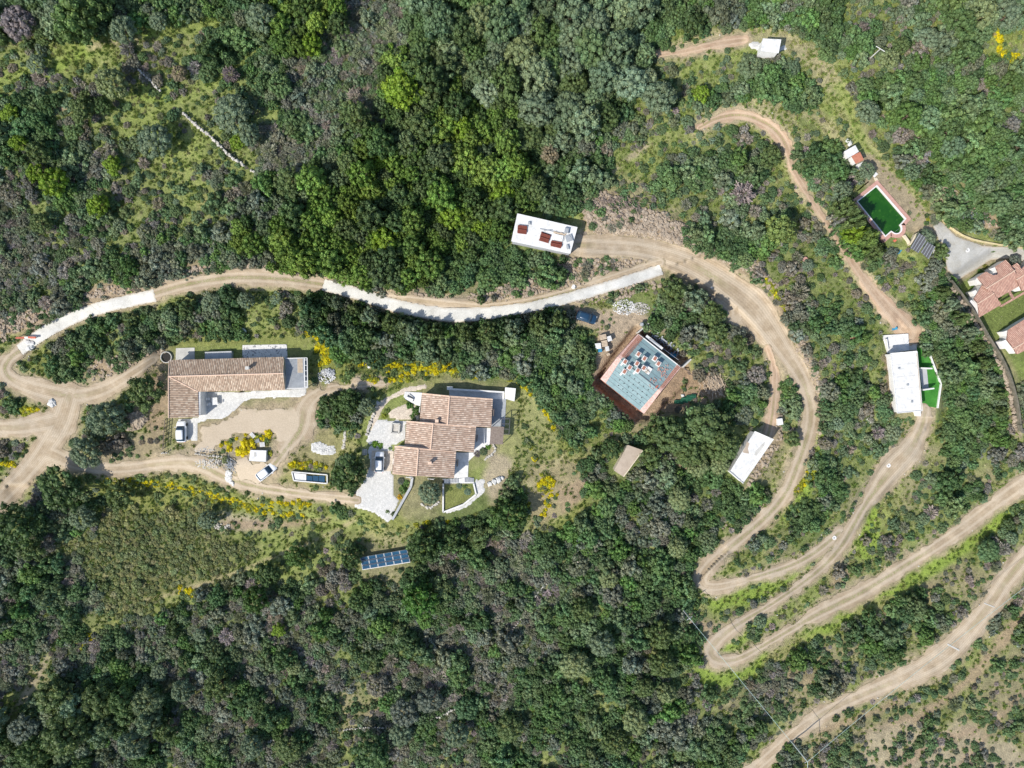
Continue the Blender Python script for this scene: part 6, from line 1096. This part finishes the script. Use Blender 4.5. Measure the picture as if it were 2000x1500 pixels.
# the trees one can tell apart in the photograph: x, y, radius (px), shape, tint, words
DG, BG, GG, LG, OG, PG, TN = (.050, .085, .028), (.125, .195, .022), (.120, .160, .095), (.155, .19, .085), (.080, .115, .040), (.165, .145, .145), (.20, .17, .11)
CT = {DG: 'dark green', BG: 'bright green', GG: 'grey-green', LG: 'pale green', OG: 'olive green', PG: 'grey-purple', TN: 'tan-brown'}
TREES = [(280, 765, 34, 0, OG), (200, 818, 37, 5, GG), (160, 885, 32, 4, GG), (110, 960, 44, 1, DG), (683, 926, 33, 2, DG), (936, 31, 33, 5, LG), (973, 77, 23, 4, GG), (1017, 101, 33, 6, LG), (1025, 38, 28, 5, GG), (897, 112, 19, 4, LG),
 (964, 117, 21, 5, GG), (910, 150, 16, 6, LG), (1114, 112, 33, 4, GG), (1163, 45, 33, 5, GG), (1050, 205, 39, 6, GG), (1032, 255, 28, 4, OG), (1080, 252, 19, 5, OG), (1121, 154, 27, 4, OG), (971, 196, 21, 6, OG), (1074, 297, 18, 4, TN), (1044, 364, 25, 5, OG),
 (901, 245, 23, 0, BG), (817, 245, 29, 1, OG), (694, 224, 26, 2, OG), (890, 206, 28, 3, DG), (743, 315, 18, 0, BG), (680, 322, 25, 1, OG), (750, 472, 30, 2, BG), (883, 423, 26, 3, BG), (673, 448, 25, 4, OG), (936, 441, 17, 0, BG), (785, 171, 35, 1, BG), (827, 182, 29, 2, OG), (981, 378, 23, 3, BG),
 (25, 38, 30, 4, PG), (105, 14, 23, 5, GG), (80, 68, 17, 6, OG), (66, 122, 18, 4, GG), (235, 52, 25, 5, GG), (305, 38, 17, 6, GG), (507, 28, 27, 5, GG), (210, 157, 30, 4, LG), (297, 273, 31, 5, GG), (448, 217, 35, 6, GG), (483, 259, 22, 5, GG), (154, 213, 21, 0, OG), (196, 203, 17, 1, DG), (346, 140, 15, 4, TN), (448, 143, 15, 12, PG),
 (189, 399, 21, 2, BG), (217, 322, 16, 0, BG), (63, 336, 17, 1, BG), (98, 353, 25, 3, BG), (70, 297, 21, 2, OG), (31, 276, 15, 0, BG), (462, 276, 16, 1, BG), (560, 350, 26, 2, OG), (605, 84, 20, 3, BG), (73, 434, 21, 4, OG), (14, 220, 15, 0, BG),
 (1529, 448, 28, 1, (.125, .17, .05)), (1370, 180, 17, 0, BG), (1291, 184, 31, 5, GG), (1508, 302, 19, 2, OG), (1925, 22, 30, 5, LG), (1973, 24, 29, 6, GG), (1741, 112, 19, 4, LG), (1763, 86, 18, 5, OG), (1670, 452, 23, 2, BG), (1820, 70, 22, 5, GG), (1700, 215, 24, 6, GG),
 (22, 1027, 42, 1, DG), (154, 1012, 24, 4, GG), (403, 1016, 22, 5, GG), (99, 1364, 36, 2, OG), (183, 1375, 36, 5, OG), (40, 1430, 33, 4, (.09, .115, .085)), (117, 1438, 44, 6, OG), (253, 1460, 31, 5, GG), (422, 1342, 29, 0, OG), (352, 1353, 23, 4, GG), (319, 1430, 23, 2, OG), (488, 1463, 23, 5, GG), (561, 1467, 27, 6, OG),
 (495, 1174, 25, 3, (.055, .10, .025)), (579, 1089, 24, 1, (.055, .10, .025)), (520, 1122, 25, 0, DG), (231, 972, 26, 2, OG), (572, 1306, 16, 4, LG), (543, 1232, 14, 0, BG), (389, 1243, 15, 5, GG), (308, 1317, 17, 4, GG),
 (817, 1174, 31, 2, (.05, .115, .022)), (826, 1071, 36, 1, DG), (877, 1056, 28, 0, DG), (994, 1006, 32, 3, (.055, .10, .028)), (938, 1046, 24, 8, OG), (1328, 976, 23, 5, LG), (1189, 1133, 19, 4, LG), (1138, 1192, 23, 1, OG), (1123, 1302, 31, 5, LG), (1178, 1262, 25, 6, GG), (1295, 1302, 27, 4, OG), (1259, 1346, 21, 5, OG), (1303, 1357, 21, 6, LG),
 (1292, 1243, 27, 0, OG), (1244, 1412, 27, 5, LG), (1204, 1456, 25, 4, OG), (995, 1427, 27, 6, OG), (892, 1441, 25, 5, GG), (723, 1471, 41, 1, (.055, .10, .035)), (782, 1438, 25, 5, GG), (789, 1397, 29, 4, (.11, .13, .10)), (837, 1372, 25, 6, (.10, .12, .09)), (1325, 1071, 21, 5, LG), (685, 1093, 20, 2, DG),
 (1376, 832, 46, 1, (.080, .120, .045)), (1316, 850, 40, 5, (.080, .120, .045)), (1352, 880, 34, 6, OG), (1412, 868, 36, 5, OG), (1282, 842, 26, 7, OG), (1364, 908, 23, 4, LG), (1408, 908, 20, 5, LG), (1194, 878, 19, 3, DG), (1275, 890, 24, 8, OG),
 (648, 797, 24, 2, DG), (684, 786, 24, 1, DG), (668, 812, 17, 8, OG), (715, 794, 18, 4, GG), (837, 963, 22, 5, GG), (1812, 465, 19, 5, GG), (1842, 490, 15, 9, OG), (1733, 445, 0, 0, DG), (1696, 332, 17, 4, GG), (690, 602, 15, 7, OG), (722, 616, 17, 8, GG), (762, 630, 18, 1, OG), (806, 644, 19, 9, GG), (850, 648, 17, 8, OG), (905, 650, 18, 7, OG), (952, 646, 20, 3, OG), (1003, 640, 20, 9, GG), (1052, 630, 19, 2, OG), (1092, 626, 18, 8, OG), (655, 592, 13, 7, GG), (478, 585, 17, 5, GG), (410, 590, 20, 4, GG), (360, 598, 18, 8, OG), (540, 582, 14, 9, GG), (250, 622, 14, 8, OG),
 (1318, 570, 24, 2, OG), (1358, 585, 24, 8, GG), (1392, 612, 24, 1, OG), (1400, 650, 22, 9, OG), (1446, 672, 20, 7, OG), (1655, 408, 22, 1, OG), (1672, 432, 22, 8, OG), (1694, 466, 20, 2, (.10, .15, .04)), (1714, 490, 17, 7, OG), (1650, 370, 20, 5, GG), (1550, 860, 16, 8, OG), (1847, 568, 12, 7, OG), (1864, 594, 13, 8, GG), (1883, 620, 13, 9, OG), (1900, 649, 14, 10, GG), (1915, 678, 13, 7, OG), (1930, 708, 13, 8, OG), (1942, 739, 12, 9, GG), (1952, 771, 13, 10, OG), (1959, 803, 12, 7, OG), (1986, 510, 13, 5, (.12, .14, .11)), (60, 1075, 22, 8, OG)]
TREES = [t for t in TREES if t[2] > 0]
BLOCK = [PADS_POLY for PADS_POLY in ([(322, 672), (606, 660), (606, 770), (560, 800), (396, 830), (390, 870), (345, 866), (322, 830)], [(720, 785), (800, 750), (870, 735), (1012, 745), (1005, 880), (985, 940), (962, 985), (905, 1012), (865, 1015), (770, 1030), (688, 990), (705, 900)],
    [(1246, 634), (1360, 712), (1262, 832), (1235, 825), (1155, 750), (1170, 700)], [(1008, 408), (1140, 432), (1126, 506), (990, 478)], [(1726, 648), (1780, 645), (1840, 745), (1832, 815), (1748, 812), (1722, 690)],
    [(1644, 292), (1680, 272), (1720, 330), (1780, 430), (1832, 470), (1818, 516), (1765, 480), (1735, 478), (1690, 432), (1668, 395), (1690, 350)], [(1870, 550), (1945, 505), (2200, 505), (2200, 760), (1988, 745), (1945, 670), (1905, 615)],
    [(1462, 70), (1545, 70), (1540, 106), (1462, 102)], [(1192, 860), (1265, 872), (1222, 942), (1186, 925)], [(1474, 835), (1526, 858), (1456, 955), (1418, 925)], [(698, 1080), (800, 1065), (810, 1105), (705, 1122)],
    [(1170, 645), (1215, 640), (1215, 700), (1165, 700)], [(560, 915), (645, 925), (645, 950), (560, 940)], [(1125, 600), (1170, 600), (1170, 640), (1125, 640)])]
NOGO = ALLROAD.copy()
for b in BLOCK: NOGO = np.maximum(NOGO, sdpoly(GX, GY, b))
CLR = [(1265, 490, 60), (630, 875, 34), (640, 733, 24), (486, 890, 40), (1233, 604, 38), (1395, 755, 24), (1525, 823, 8), (1889, 488, 40)]
for x, y, r in CLR: NOGO = np.maximum(NOGO, r - np.hypot(GX - x, GY - y))
TB = 1.78; NOGO0 = NOGO.copy()
for pts, wd in ([[(1540, 75), (1575, 100), (1605, 135), (1645, 180), (1665, 225), (1685, 290), (1730, 340), (1795, 405)], 17], [[(1395, 78), (1455, 66), (1510, 60), (1560, 85)], 12], [[(1385, 235), (1450, 200), (1500, 205), (1545, 225), (1610, 250), (1645, 280)], 8], [[(0, 158), (60, 135), (110, 110), (200, 78), (300, 60), (420, 42)], 11],
    [[(230, 262), (330, 205), (430, 155), (500, 95)], 6], [[(270, 300), (420, 265), (520, 225)], 6], [[(1400, 1180), (1500, 1150), (1590, 1115), (1650, 1070)], 9], [[(1375, 1320), (1440, 1318), (1520, 1270), (1640, 1212), (1760, 1150), (1860, 1085), (1960, 1005)], 12], [[(1690, 1010), (1680, 1075)], 7], [[(1420, 1225), (1500, 1180), (1600, 1120)], 6],
    [[(1005, 770), (1060, 830), (1070, 900), (1110, 950)], 22], [[(1020, 900), (1050, 990)], 16], [[(700, 1012), (560, 1078), (450, 1122), (285, 1172)], 4], [[(1150, 880), (1210, 850), (1270, 825), (1330, 808)], 6], [[(1990, 860), (1960, 700)], 5], [[(1700, 1440), (1800, 1400), (1880, 1345), (1960, 1250), (2030, 1170)], 9], [[(1600, 1425), (1700, 1395), (1780, 1360)], 6],
    [[(1850, 1420), (2000, 1470)], 10], [[(1200, 335), (1262, 285), (1300, 270)], 5], [[(1570, 480), (1640, 560), (1700, 640)], 7], [[(1500, 1110), (1640, 1010), (1700, 900)], 4], [[(92, 1285), (70, 1330), (40, 1370), (10, 1410)], 6]): NOGO = np.maximum(NOGO, (wd + GN1 * 12) - polydist(GX, GY, smooth(pts, 1))[0])
plants = []; grid = {}
def near_ok(x, y, r, over):
    gxx, gyy = int(x // 50), int(y // 50)
    for i in range(gxx - 2, gxx + 3):
        for j in range(gyy - 2, gyy + 3):
            for (a, b, q) in grid.get((i, j), ()):
                if (a - x) ** 2 + (b - y) ** 2 < (max(q, r) * over + min(q, r) * 0.35) ** 2: return False
    return True
def put(x, y, r, code, sp, tint, named=None):
    plants.append([x, y, r, code, sp, tint, named]); grid.setdefault((int(x // 50), int(y // 50)), []).append((x, y, r))
def named_word(t): return CT.get(t) or ('olive green' if t[0] > .07 else 'deep green')
for (x, y, r, sp, tint) in TREES: put(x, y, r, 'T', sp, tuple(q * 1.5 for q in tint), named_word(tint))
jx = (fbm(GX, GY, 60, 150) - 0.5) * 60; jy = (fbm(GX, GY, 60, 160) - 0.5) * 60
def codes(x, y):
    x2 = x + samp(jx, x, y) + rng.uniform(-12, 12, len(x)); y2 = y + samp(jy, x, y) + rng.uniform(-12, 12, len(x)); return np.clip(y2 // 50, 0, 29).astype(int), np.clip(x2 // 50, 0, 39).astype(int)
for cls in range(3):
    NCAND = [36000, 90000, 130000][cls]; xs = rng.uniform(-110, 2110, NCAND); ys = rng.uniform(-110, 1610, NCAND); cj, ci = codes(xs, ys); U = rng.random(NCAND)
    go_v = samp(NOGO, xs, ys); den = fbm(xs, ys, 70, 170, 3)
    for k in range(NCAND):
        code = ROWS[cj[k]][ci[k]]; rad, den_t = RAD[code][cls] if cls < len(RAD[code]) else (0, 0)
        if den_t <= 0: continue
        kk_ = den_t * (0.45 + 1.1 * den[k]) if code in 'SRGYLMB' else den_t
        if U[k] > kk_ ** (2.2 if code in 'SRYG' else 1.0): continue
        r = rad * rng.uniform(0.68, 1.28)
        if go_v[k] > -r * (0.72 if r > 12 else 0.45): continue
        if not near_ok(xs[k], ys[k], r, 0.62 if cls else 0.72): continue
        pr, hf, ti = SPECIES[code]; q = int(rng.integers(len(pr))); sp = pr[q]
        tn = ti[int(min(len(ti) - 1, max(0, (fbm(xs[k], ys[k], 120, 180, 2) - 0.5) * 3.2 * len(ti) * 0.5 + len(ti) / 2 + rng.normal(0, 2.3))))]
        if sp in (11, 12, 13): tn = [(.150, .155, .135), (.135, .15, .115), (.11, .145, .085), (.175, .175, .16)][int(rng.integers(4))]
        elif code == 'P' and rng.random() < 0.3: tn = (.115, .13, .095)
        if code == 'F' and rng.random() < 0.5: tn = tuple(0.78 * q for q in tn)
        tn = tuple(np.array(tn) * TB * rng.uniform(0.8, 1.25) * np.array([rng.uniform(.92, 1.12), 1, rng.uniform(.85, 1.12)])); _l = sum(tn) / 3; tn = tuple(q * .84 + _l * .16 for q in tn); tn = (tn[0] * 1.04, tn[1], tn[2]); put(xs[k], ys[k], r, code, sp, tn)
print('plants', len(plants))
# broom in flower and the yellow verges
YEL = (.66, .57, .010); YEL2 = (.36, .38, .04)
def yline(pts, wd, n, r=(3, 6), k=0.75):
    pts = smooth(pts, 1); seg = [math.dist(a, b) for a, b in zip(pts[:-1], pts[1:])]; out = []
    for _ in range(n):
        i = random.choices(range(len(seg)), seg)[0]; t = random.random(); x = pts[i][0] + t * (pts[i + 1][0] - pts[i][0]) + random.gauss(0, wd * .45); y = pts[i][1] + t * (pts[i + 1][1] - pts[i][1]) + random.gauss(0, wd * .45)
        out.append((x, y, random.uniform(*r), YEL if random.random() < k else YEL2))
    return out
FL = yline([(200, 938), (270, 940), (350, 948), (420, 968), (500, 985), (600, 985)], 8, 150, (2.5, 5), .6) + yline([(420, 975), (520, 1000), (590, 1005)], 9, 45, k=.4) + yline([(625, 670), (640, 690), (632, 710)], 12, 60, (4, 7)) + yline([(690, 680), (705, 700), (730, 712)], 10, 40, (4, 7)) \
  + yline([(750, 715), (830, 722), (900, 720), (935, 735)], 12, 100) + yline([(1000, 750), (1060, 800), (1080, 840)], 14, 90, (2.5, 5), .5) + yline([(1040, 880), (1080, 930), (1060, 1000)], 16, 70, (2.5, 5), .6) + yline([(1040, 960), (1090, 930), (1110, 940)], 18, 90) + yline([(1035, 985), (1060, 1000)], 8, 25) + yline([(790, 1012), (830, 1020), (880, 1005)], 8, 50) \
  + yline([(1940, 30), (1950, 80), (1965, 115), (1990, 112)], 9, 60) + yline([(60, 740), (110, 750), (150, 755)], 8, 30, k=.5) + yline([(350, 1150), (380, 1160)], 10, 25) + yline([(450, 1150), (480, 1160)], 10, 20) + yline([(150, 1260), (175, 1240)], 12, 20, k=.4) \
  + yline([(560, 915), (640, 900)], 12, 40, k=.5) + yline([(440, 870), (470, 860), (530, 850)], 8, 30, (3, 5)) + yline([(1490, 545), (1530, 590), (1540, 620)], 6, 25, (4, 7), .25) + yline([(1560, 960), (1590, 920)], 9, 20, (4, 7), .2) + yline([(40, 800), (70, 800)], 9, 20, k=.4) + yline([(820, 795), (760, 790)], 5, 8) + yline([(775, 965), (790, 980)], 3, 8, (3, 5)) \
  + yline([(1700, 330), (1760, 380), (1820, 430)], 5, 40, (3, 6), .0) + yline([(600, 650), (680, 670)], 8, 30, k=.6) + yline([(720, 745), (800, 740)], 8, 24, k=.5) + yline([(0, 895), (40, 920)], 9, 14, k=.4) + yline([(1975, 800), (1990, 860)], 4, 14, (4, 6), .0)

# ------------------------------------------------------------------ scatter helper (only for what nobody could count)
def scatter(name, pts, scl, rot, idx, tint, coll=PC):
    me = bpy.data.meshes.new(name); me.vertices.add(len(pts)); me.vertices.foreach_set('co', np.asarray(pts, np.float32).ravel())
    for nm, ty, dat in (('scl', 'FLOAT_VECTOR', scl), ('rot', 'FLOAT_VECTOR', rot), ('tint', 'FLOAT_COLOR', np.concatenate([np.asarray(tint), np.ones((len(pts), 1))], 1))):
        a = me.attributes.new(nm, ty, 'POINT'); a.data.foreach_set('vector' if ty == 'FLOAT_VECTOR' else 'color', np.asarray(dat, np.float32).ravel())
    a = me.attributes.new('idx', 'INT', 'POINT'); a.data.foreach_set('value', np.asarray(idx, np.int32))
    o = bpy.data.objects.new(name, me); COL.objects.link(o); g = bpy.data.node_groups.new(name, 'GeometryNodeTree'); g.interface.new_socket('Geometry', in_out='INPUT', socket_type='NodeSocketGeometry'); g.interface.new_socket('Geometry', in_out='OUTPUT', socket_type='NodeSocketGeometry')
    gi = g.nodes.new('NodeGroupInput'); go_ = g.nodes.new('NodeGroupOutput'); ci = g.nodes.new('GeometryNodeCollectionInfo'); ci.inputs[0].default_value = coll; ci.inputs[1].default_value = True; ci.inputs[2].default_value = True
    ip = g.nodes.new('GeometryNodeInstanceOnPoints'); ip.inputs['Pick Instance'].default_value = True
    def na(nm, ty): n = g.nodes.new('GeometryNodeInputNamedAttribute'); n.data_type = ty; n.inputs[0].default_value = nm; return [s for s in n.outputs if s.enabled and s.name == 'Attribute'][0]
    g.links.new(gi.outputs[0], ip.inputs['Points']); g.links.new(ci.outputs[0], ip.inputs['Instance']); g.links.new(na('idx', 'INT'), ip.inputs['Instance Index'])
    g.links.new(na('rot', 'FLOAT_VECTOR'), ip.inputs['Rotation']); g.links.new(na('scl', 'FLOAT_VECTOR'), ip.inputs['Scale']); g.links.new(ip.outputs[0], go_.inputs[0])
    m = o.modifiers.new('scatter', 'NODES'); m.node_group = g; o.data.materials.append(M['leaf']); return tag(o, kind='stuff')

# ------------------------------------------------------------------ single trees and shrubs: the 300 + 300 that show largest
LAND = [(430, 735, 'the long tiled house'), (590, 730, 'the grey slatted veranda'), (862, 850, 'the stepped tiled villa'), (1250, 730, 'the blue-green unfinished roof'), (1062, 456, 'the roof with rusty sheets'), (1770, 745, 'the white turf-side house'),
 (1722, 410, 'the green swimming pool'), (1948, 570, 'the pink tiled house'), (1505, 89, 'the small white cabin'), (1226, 900, 'the tan roofed shed'), (1470, 890, 'the white parapet shed'), (752, 1093, 'the solar panel rows'),
 (290, 155, 'the short dry stone wall'), (430, 275, 'the long dry stone wall'), (1390, 1145, 'the upper hairpin bend'), (1400, 1270, 'the lower hairpin bend'), (523, 920, 'the angled white car'), (1145, 620, 'the dark blue car'), (90, 830, 'the dirt track junction'),
 (1560, 1450, 'the lower utility pole'), (1850, 1275, 'the road drain'), (1465, 596, 'the wide dirt bend'), (1715, 103, 'the crossarm utility pole'), (1235, 430, 'the bare rubble bank'), (635, 555, 'the concrete road start'), (300, 575, 'the left concrete road end'),
 (1290, 526, 'the concrete road top end'), (900, 617, 'the concrete road dip'), (1803, 480, 'the dark slatted carport'), (1672, 305, 'the red tiled pool hut'), (1735, 909, 'the manhole on the track'), (1630, 1049, 'the manhole by the fork'), (1500, 235, 'the upper terrace bend'), (1600, 410, 'the reddish terrace track'),
 (1662, 656, 'the round salmon cover'), (1100, 1130, 'the broken wall line'), (710, 1422, 'the bottom stone wall'), (450, 1122, 'the thin scrub path'), (60, 1350, 'the lower left path'), (1970, 70, 'the yellow corner verge'), (100, 10, 'the top left corner'), (700, 8, 'the top edge centre'), (1100, 8, 'the top edge right of centre'), (8, 420, 'the left edge above the road'), (1980, 1480, 'the bottom right corner'), (1000, 1490, 'the bottom edge centre'), (300, 1490, 'the bottom edge on the left'), (1990, 260, 'the right edge above the driveway'), (8, 1200, 'the left edge below the path')]
DIRW = ['right of', 'lower right of', 'below', 'lower left of', 'left of', 'upper left of', 'above', 'upper right of']
ORD = ['nearest', 'second nearest', 'third nearest', 'fourth nearest', 'fifth nearest', 'sixth nearest', 'seventh nearest', 'eighth nearest', 'ninth nearest', 'tenth nearest', 'eleventh nearest', 'twelfth nearest', 'thirteenth nearest', 'fourteenth nearest', 'fifteenth nearest'] + ['%s nearest' % w for w in 'sixteenth seventeenth eighteenth nineteenth twentieth farthest'.split()] + ['outermost'] * 40
def sector(x, y):
    best = sorted(LAND, key=lambda l: math.hypot(l[0] - x, l[1] - y))[0]; a = math.degrees(math.atan2(y - best[1], x - best[0])) % 360
    return DIRW[int((a + 22.5) // 45) % 8], best[2], math.hypot(x - best[0], y - best[1])
def ranks(ps):
    """which one, counted outwards from the nearest landmark on that side"""
    g = {}
    for p in ps: dw, lm, dd = sector(p[0], p[1]); g.setdefault((dw, lm), []).append((dd, id(p)))
    return {i: (ORD[k], dw, lm) for (dw, lm), l in g.items() for k, (_, i) in enumerate(sorted(l))}
def colour_word(t):
    r, g, b = t; s = r + g + b
    if abs(r - g) < 0.14 * g and b > 0.6 * g: return 'grey-brown'
    if r > g * 1.02: return 'dry brownish'
    if g > 0.145 and b < 0.045: return 'bright green'
    if b > 0.055: return 'grey-green'
    return 'olive green' if s > .24 else 'dark green'
HF = {'F': 1.45, 'O': 1.25, 'M': 1.15, 'B': 1.15, 'G': 0.95, 'P': 0.85, 'S': 0.8, 'R': 0.8, 'L': 0.8, 'Y': 0.8, 'T': 1.05, '.': 0.7}
def plant_dims(p):
    r = p[2] / 10; h = r * HF[p[3]] * (0.7 + 0.6 * ((p[0] * 7.3 + p[1] * 3.1) % 1)) * (2.0 if p[0] > 1840 and 555 < p[1] < 810 and p[3] == 'T' else 2.4 if 1640 < p[0] < 1725 and 360 < p[1] < 505 else 1.9 if 600 < p[0] < 1110 and 575 < p[1] < 660 else 1); lift = r * (0.75 if p[3] in 'FOT' else 0.30 if r > 1.2 else 0.1); return r, h, lift
def trunk_mesh(seed):
    rs = random.Random(seed); mb = MB(); mb.tube([(0, 0, -0.25), (0.03, 0, 0.2), (rs.uniform(-.06, .06), rs.uniform(-.06, .06), 0.55)], 0.085, 7, 0.055)
    for k in range(5):
        a = k * 1.26 + rs.random(); mb.tube([(0, 0, 0.35), (math.cos(a) * .22, math.sin(a) * .22, .62), (math.cos(a) * .5, math.sin(a) * .5, 0.98)], 0.045, 5, 0.015)
    me = bpy.data.meshes.new('trunk'); me.from_pydata([tuple(v) for v in mb.v], [], mb.f); me.materials.append(M['bark']); return me
TRUNKS = [trunk_mesh(s) for s in range(3)]
def inframe(p): return -p[2] * .4 < p[0] < 2000 + p[2] * .4 and -p[2] * .4 < p[1] < 1500 + p[2] * .4
cand = [p for p in plants if inframe(p)]
trees = [p for p in cand if p[6]] + sorted([p for p in cand if not p[6] and p[2] >= 15 and p[3] in 'FOMBG'], key=lambda p: -p[2])
trees = trees[:298]; tset = set(id(p) for p in trees)
shrubs = sorted([p for p in cand if id(p) not in tset and p[3] in 'MBGPSRLY' and p[4] < 17], key=lambda p: -p[2] * (1.35 if p[3] in 'SRG' else 1.0))[:298]; GARDEN = [(482, 871, 15, 19, YEL, 'yellow-flowered'), (468, 882, 11, 20, YEL, 'yellow-flowered'), (498, 857, 9, 19, YEL2, 'half-flowered'), (524, 846, 8, 20, YEL, 'yellow-flowered'), (513, 856, 6, 19, YEL, 'yellow-flowered'), (527, 885, 6, 20, YEL2, 'half-flowered'), (447, 877, 6, 19, YEL, 'yellow-flowered'),
 (733, 867, 7, 7, (.14, .26, .03), 'bright green'), (743, 871, 6, 8, (.12, .22, .03), 'bright green'), (762, 876, 4, 9, (.08, .14, .04), 'olive green'), (787, 955, 9, 7, (.09, .16, .04), 'olive green'), (783, 940, 7, 4, (.12, .14, .11), 'grey-green'), (781, 971, 5, 19, (.60, .38, .02), 'orange-yellow'), (793, 942, 6, 8, (.09, .17, .04), 'bright green'),
 (756, 803, 6, 9, (.12, .16, .04), 'olive green'), (750, 812, 6, 7, (.20, .24, .03), 'lime green'), (799, 791, 7, 8, (.07, .15, .03), 'bright green'), (812, 803, 9, 7, (.07, .13, .035), 'dark green'), (806, 814, 6, 9, (.09, .15, .04), 'olive green'), (932, 886, 7, 12, (.14, .13, .13), 'grey-brown'), (944, 882, 8, 4, (.10, .14, .07), 'grey-green'), (953, 873, 5, 8, (.10, .2, .03), 'bright green'),
 (897, 949, 6, 4, (.12, .17, .11), 'grey-green'), (913, 961, 7, 5, (.13, .19, .12), 'grey-green'), (908, 950, 4, 8, (.10, .16, .05), 'olive green'), (880, 955, 4, 9, (.14, .18, .05), 'olive green'), (770, 1004, 6, 7, (.08, .12, .04), 'dark green'), (757, 999, 4, 8, (.10, .15, .05), 'olive green'), (1835, 502, 6, 9, (.11, .17, .04), 'bright green'), (1940, 490, 4, 8, (.1, .16, .05), 'olive green'),
 (1905, 545, 6, 8, (.08, .15, .03), 'bright green'), (1915, 530, 5, 9, (.07, .13, .03), 'dark green'), (1925, 520, 5, 7, (.2, .2, .05), 'olive green'), (1900, 560, 5, 8, (.10, .18, .03), 'bright green')]
GARDEN = [[x, y, r, '.', sp, tuple(1.35 * q for q in c) if sp < 17 else c, nm] for x, y, r, sp, c, nm in GARDEN]; shrubs = shrubs[:298 - len(GARDEN)] + GARDEN
sset = set(id(p) for p in shrubs)
TR, SR = ranks(trees), ranks(shrubs)
for n_, p in enumerate(trees):
    x, y, r_, code, sp, tint, nm = p; r, h, lift = plant_dims(p); zc = float(ground(x, y)); base = W(x, y, zc + (lift + h * 0.6)); base.z = float(ground(x, y)) - 0.1
    size = 'big' if r_ > 30 else 'broad' if r_ > 24 else 'medium' if r_ > 18 else 'small'; form = 'domed' if sp in (4, 5, 6) else 'lumpy' if sp < 4 else 'ragged'
    t = empty('tree', base, '%s %s %s tree, %s %s %s' % ((size, nm or colour_word(tint), form) + TR[id(p)]), 'tree', 'trees in the hillside woodland')
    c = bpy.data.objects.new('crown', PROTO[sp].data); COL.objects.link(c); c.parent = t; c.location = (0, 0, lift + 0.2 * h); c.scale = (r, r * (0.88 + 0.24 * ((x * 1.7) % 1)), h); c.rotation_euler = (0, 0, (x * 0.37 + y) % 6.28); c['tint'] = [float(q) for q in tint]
    k = bpy.data.objects.new('trunk', TRUNKS[n_ % 3]); COL.objects.link(k); k.parent = t; k.scale = (r, r, lift + 0.5 * h); k.rotation_euler = (0, 0, y % 6.28)
for p in shrubs:
    x, y, r_, code, sp, tint, nm = p; r, h, lift = plant_dims(p); base = W(x, y, float(ground(x, y)) + h * 0.5); base.z = float(ground(x, y)) + 0.12 * h
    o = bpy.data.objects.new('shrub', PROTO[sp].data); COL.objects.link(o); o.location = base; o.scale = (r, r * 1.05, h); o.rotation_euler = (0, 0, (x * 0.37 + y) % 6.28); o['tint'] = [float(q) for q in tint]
    tag(o, '%s %s shrub, %s %s %s' % (('twiggy' if sp in (11, 12, 13) else 'low' if sp > 13 else 'leafy', nm or ('grey-brown' if sp in (11, 12, 13) else colour_word(tint))) + SR[id(p)]), 'shrub', 'single shrubs on the hillside')
rest = [p for p in plants if id(p) not in tset and id(p) not in sset]
def bulk(name, ps):
    P_, S_, R_, I_, T_ = [], [], [], [], []
    for p in ps:
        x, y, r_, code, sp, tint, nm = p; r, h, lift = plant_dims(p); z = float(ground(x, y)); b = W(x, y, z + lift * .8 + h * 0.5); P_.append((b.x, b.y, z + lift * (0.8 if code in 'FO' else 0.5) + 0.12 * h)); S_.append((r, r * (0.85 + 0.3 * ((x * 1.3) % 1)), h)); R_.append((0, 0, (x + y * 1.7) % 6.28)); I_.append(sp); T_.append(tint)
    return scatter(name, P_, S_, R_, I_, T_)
bulk('woodland', [p for p in rest if p[3] in 'FOTBM']); bulk('undergrowth', [p for p in rest if p[3] not in 'FOTBM'])
# flowers and grass
P_, S_, R_, I_, T_ = [], [], [], [], []
for x, y, r_, c in FL:
    if samp(NOGO, x, y) > 1: continue
    g_ = G(x, y, 0.05); P_.append(g_); S_.append((r_ / 10, r_ / 10, r_ / 10 * 0.8)); R_.append((0, 0, random.random() * 6.28)); I_.append(random.choice((19, 20))); T_.append(c)
scatter('yellow_flowers', P_, S_, R_, I_, T_)
NG = 90000; xs = rng.uniform(-60, 2060, NG); ys = rng.uniform(-60, 1560, NG); cj, ci = codes(xs, ys); nv_ = samp(NOGO0, xs, ys); den = fbm(xs, ys, 40, 190, 3); gz = ground(xs, ys); _ci = np.clip(((xs + 250) / TS).astype(int), 0, 499) + 16; _cj = np.clip(((ys + 250) / TS).astype(int), 0, 399) + 16; gr_ = C[_cj, _ci, 0] / C[_cj, _ci, 1]
GD = {'S': .85, 'G': .7, 'Y': .9, 'L': .7, 'R': .45, 'M': .8, 'P': .8, 'B': .7, 'O': .5, 'F': 0.15, '.': .5}
P_, S_, R_, I_, T_ = [], [], [], [], []
for k in range(NG):
    code = ROWS[cj[k]][ci[k]]
    if nv_[k] > -1 or rng.random() > GD[code] * (0.5 + den[k]): continue
    if gr_[k] > 1.12 and rng.random() < .75: continue
    s_ = rng.uniform(0.22, 0.62); b = W(xs[k], ys[k], gz[k]); P_.append(b); S_.append((s_, s_, s_ * 0.7)); R_.append((0, 0, rng.random() * 6.28)); I_.append(17 + k % 2)
    b0 = np.array([(.16, .24, .055), (.23, .30, .075), (.28, .31, .10), (.33, .32, .17)][int(min(3, max(0, rng.normal(den[k] * 4 - 0.6, 0.9))))]); T_.append(tuple(b0 * rng.uniform(.8, 1.2)))
scatter('grass', P_, S_, R_, I_, T_)
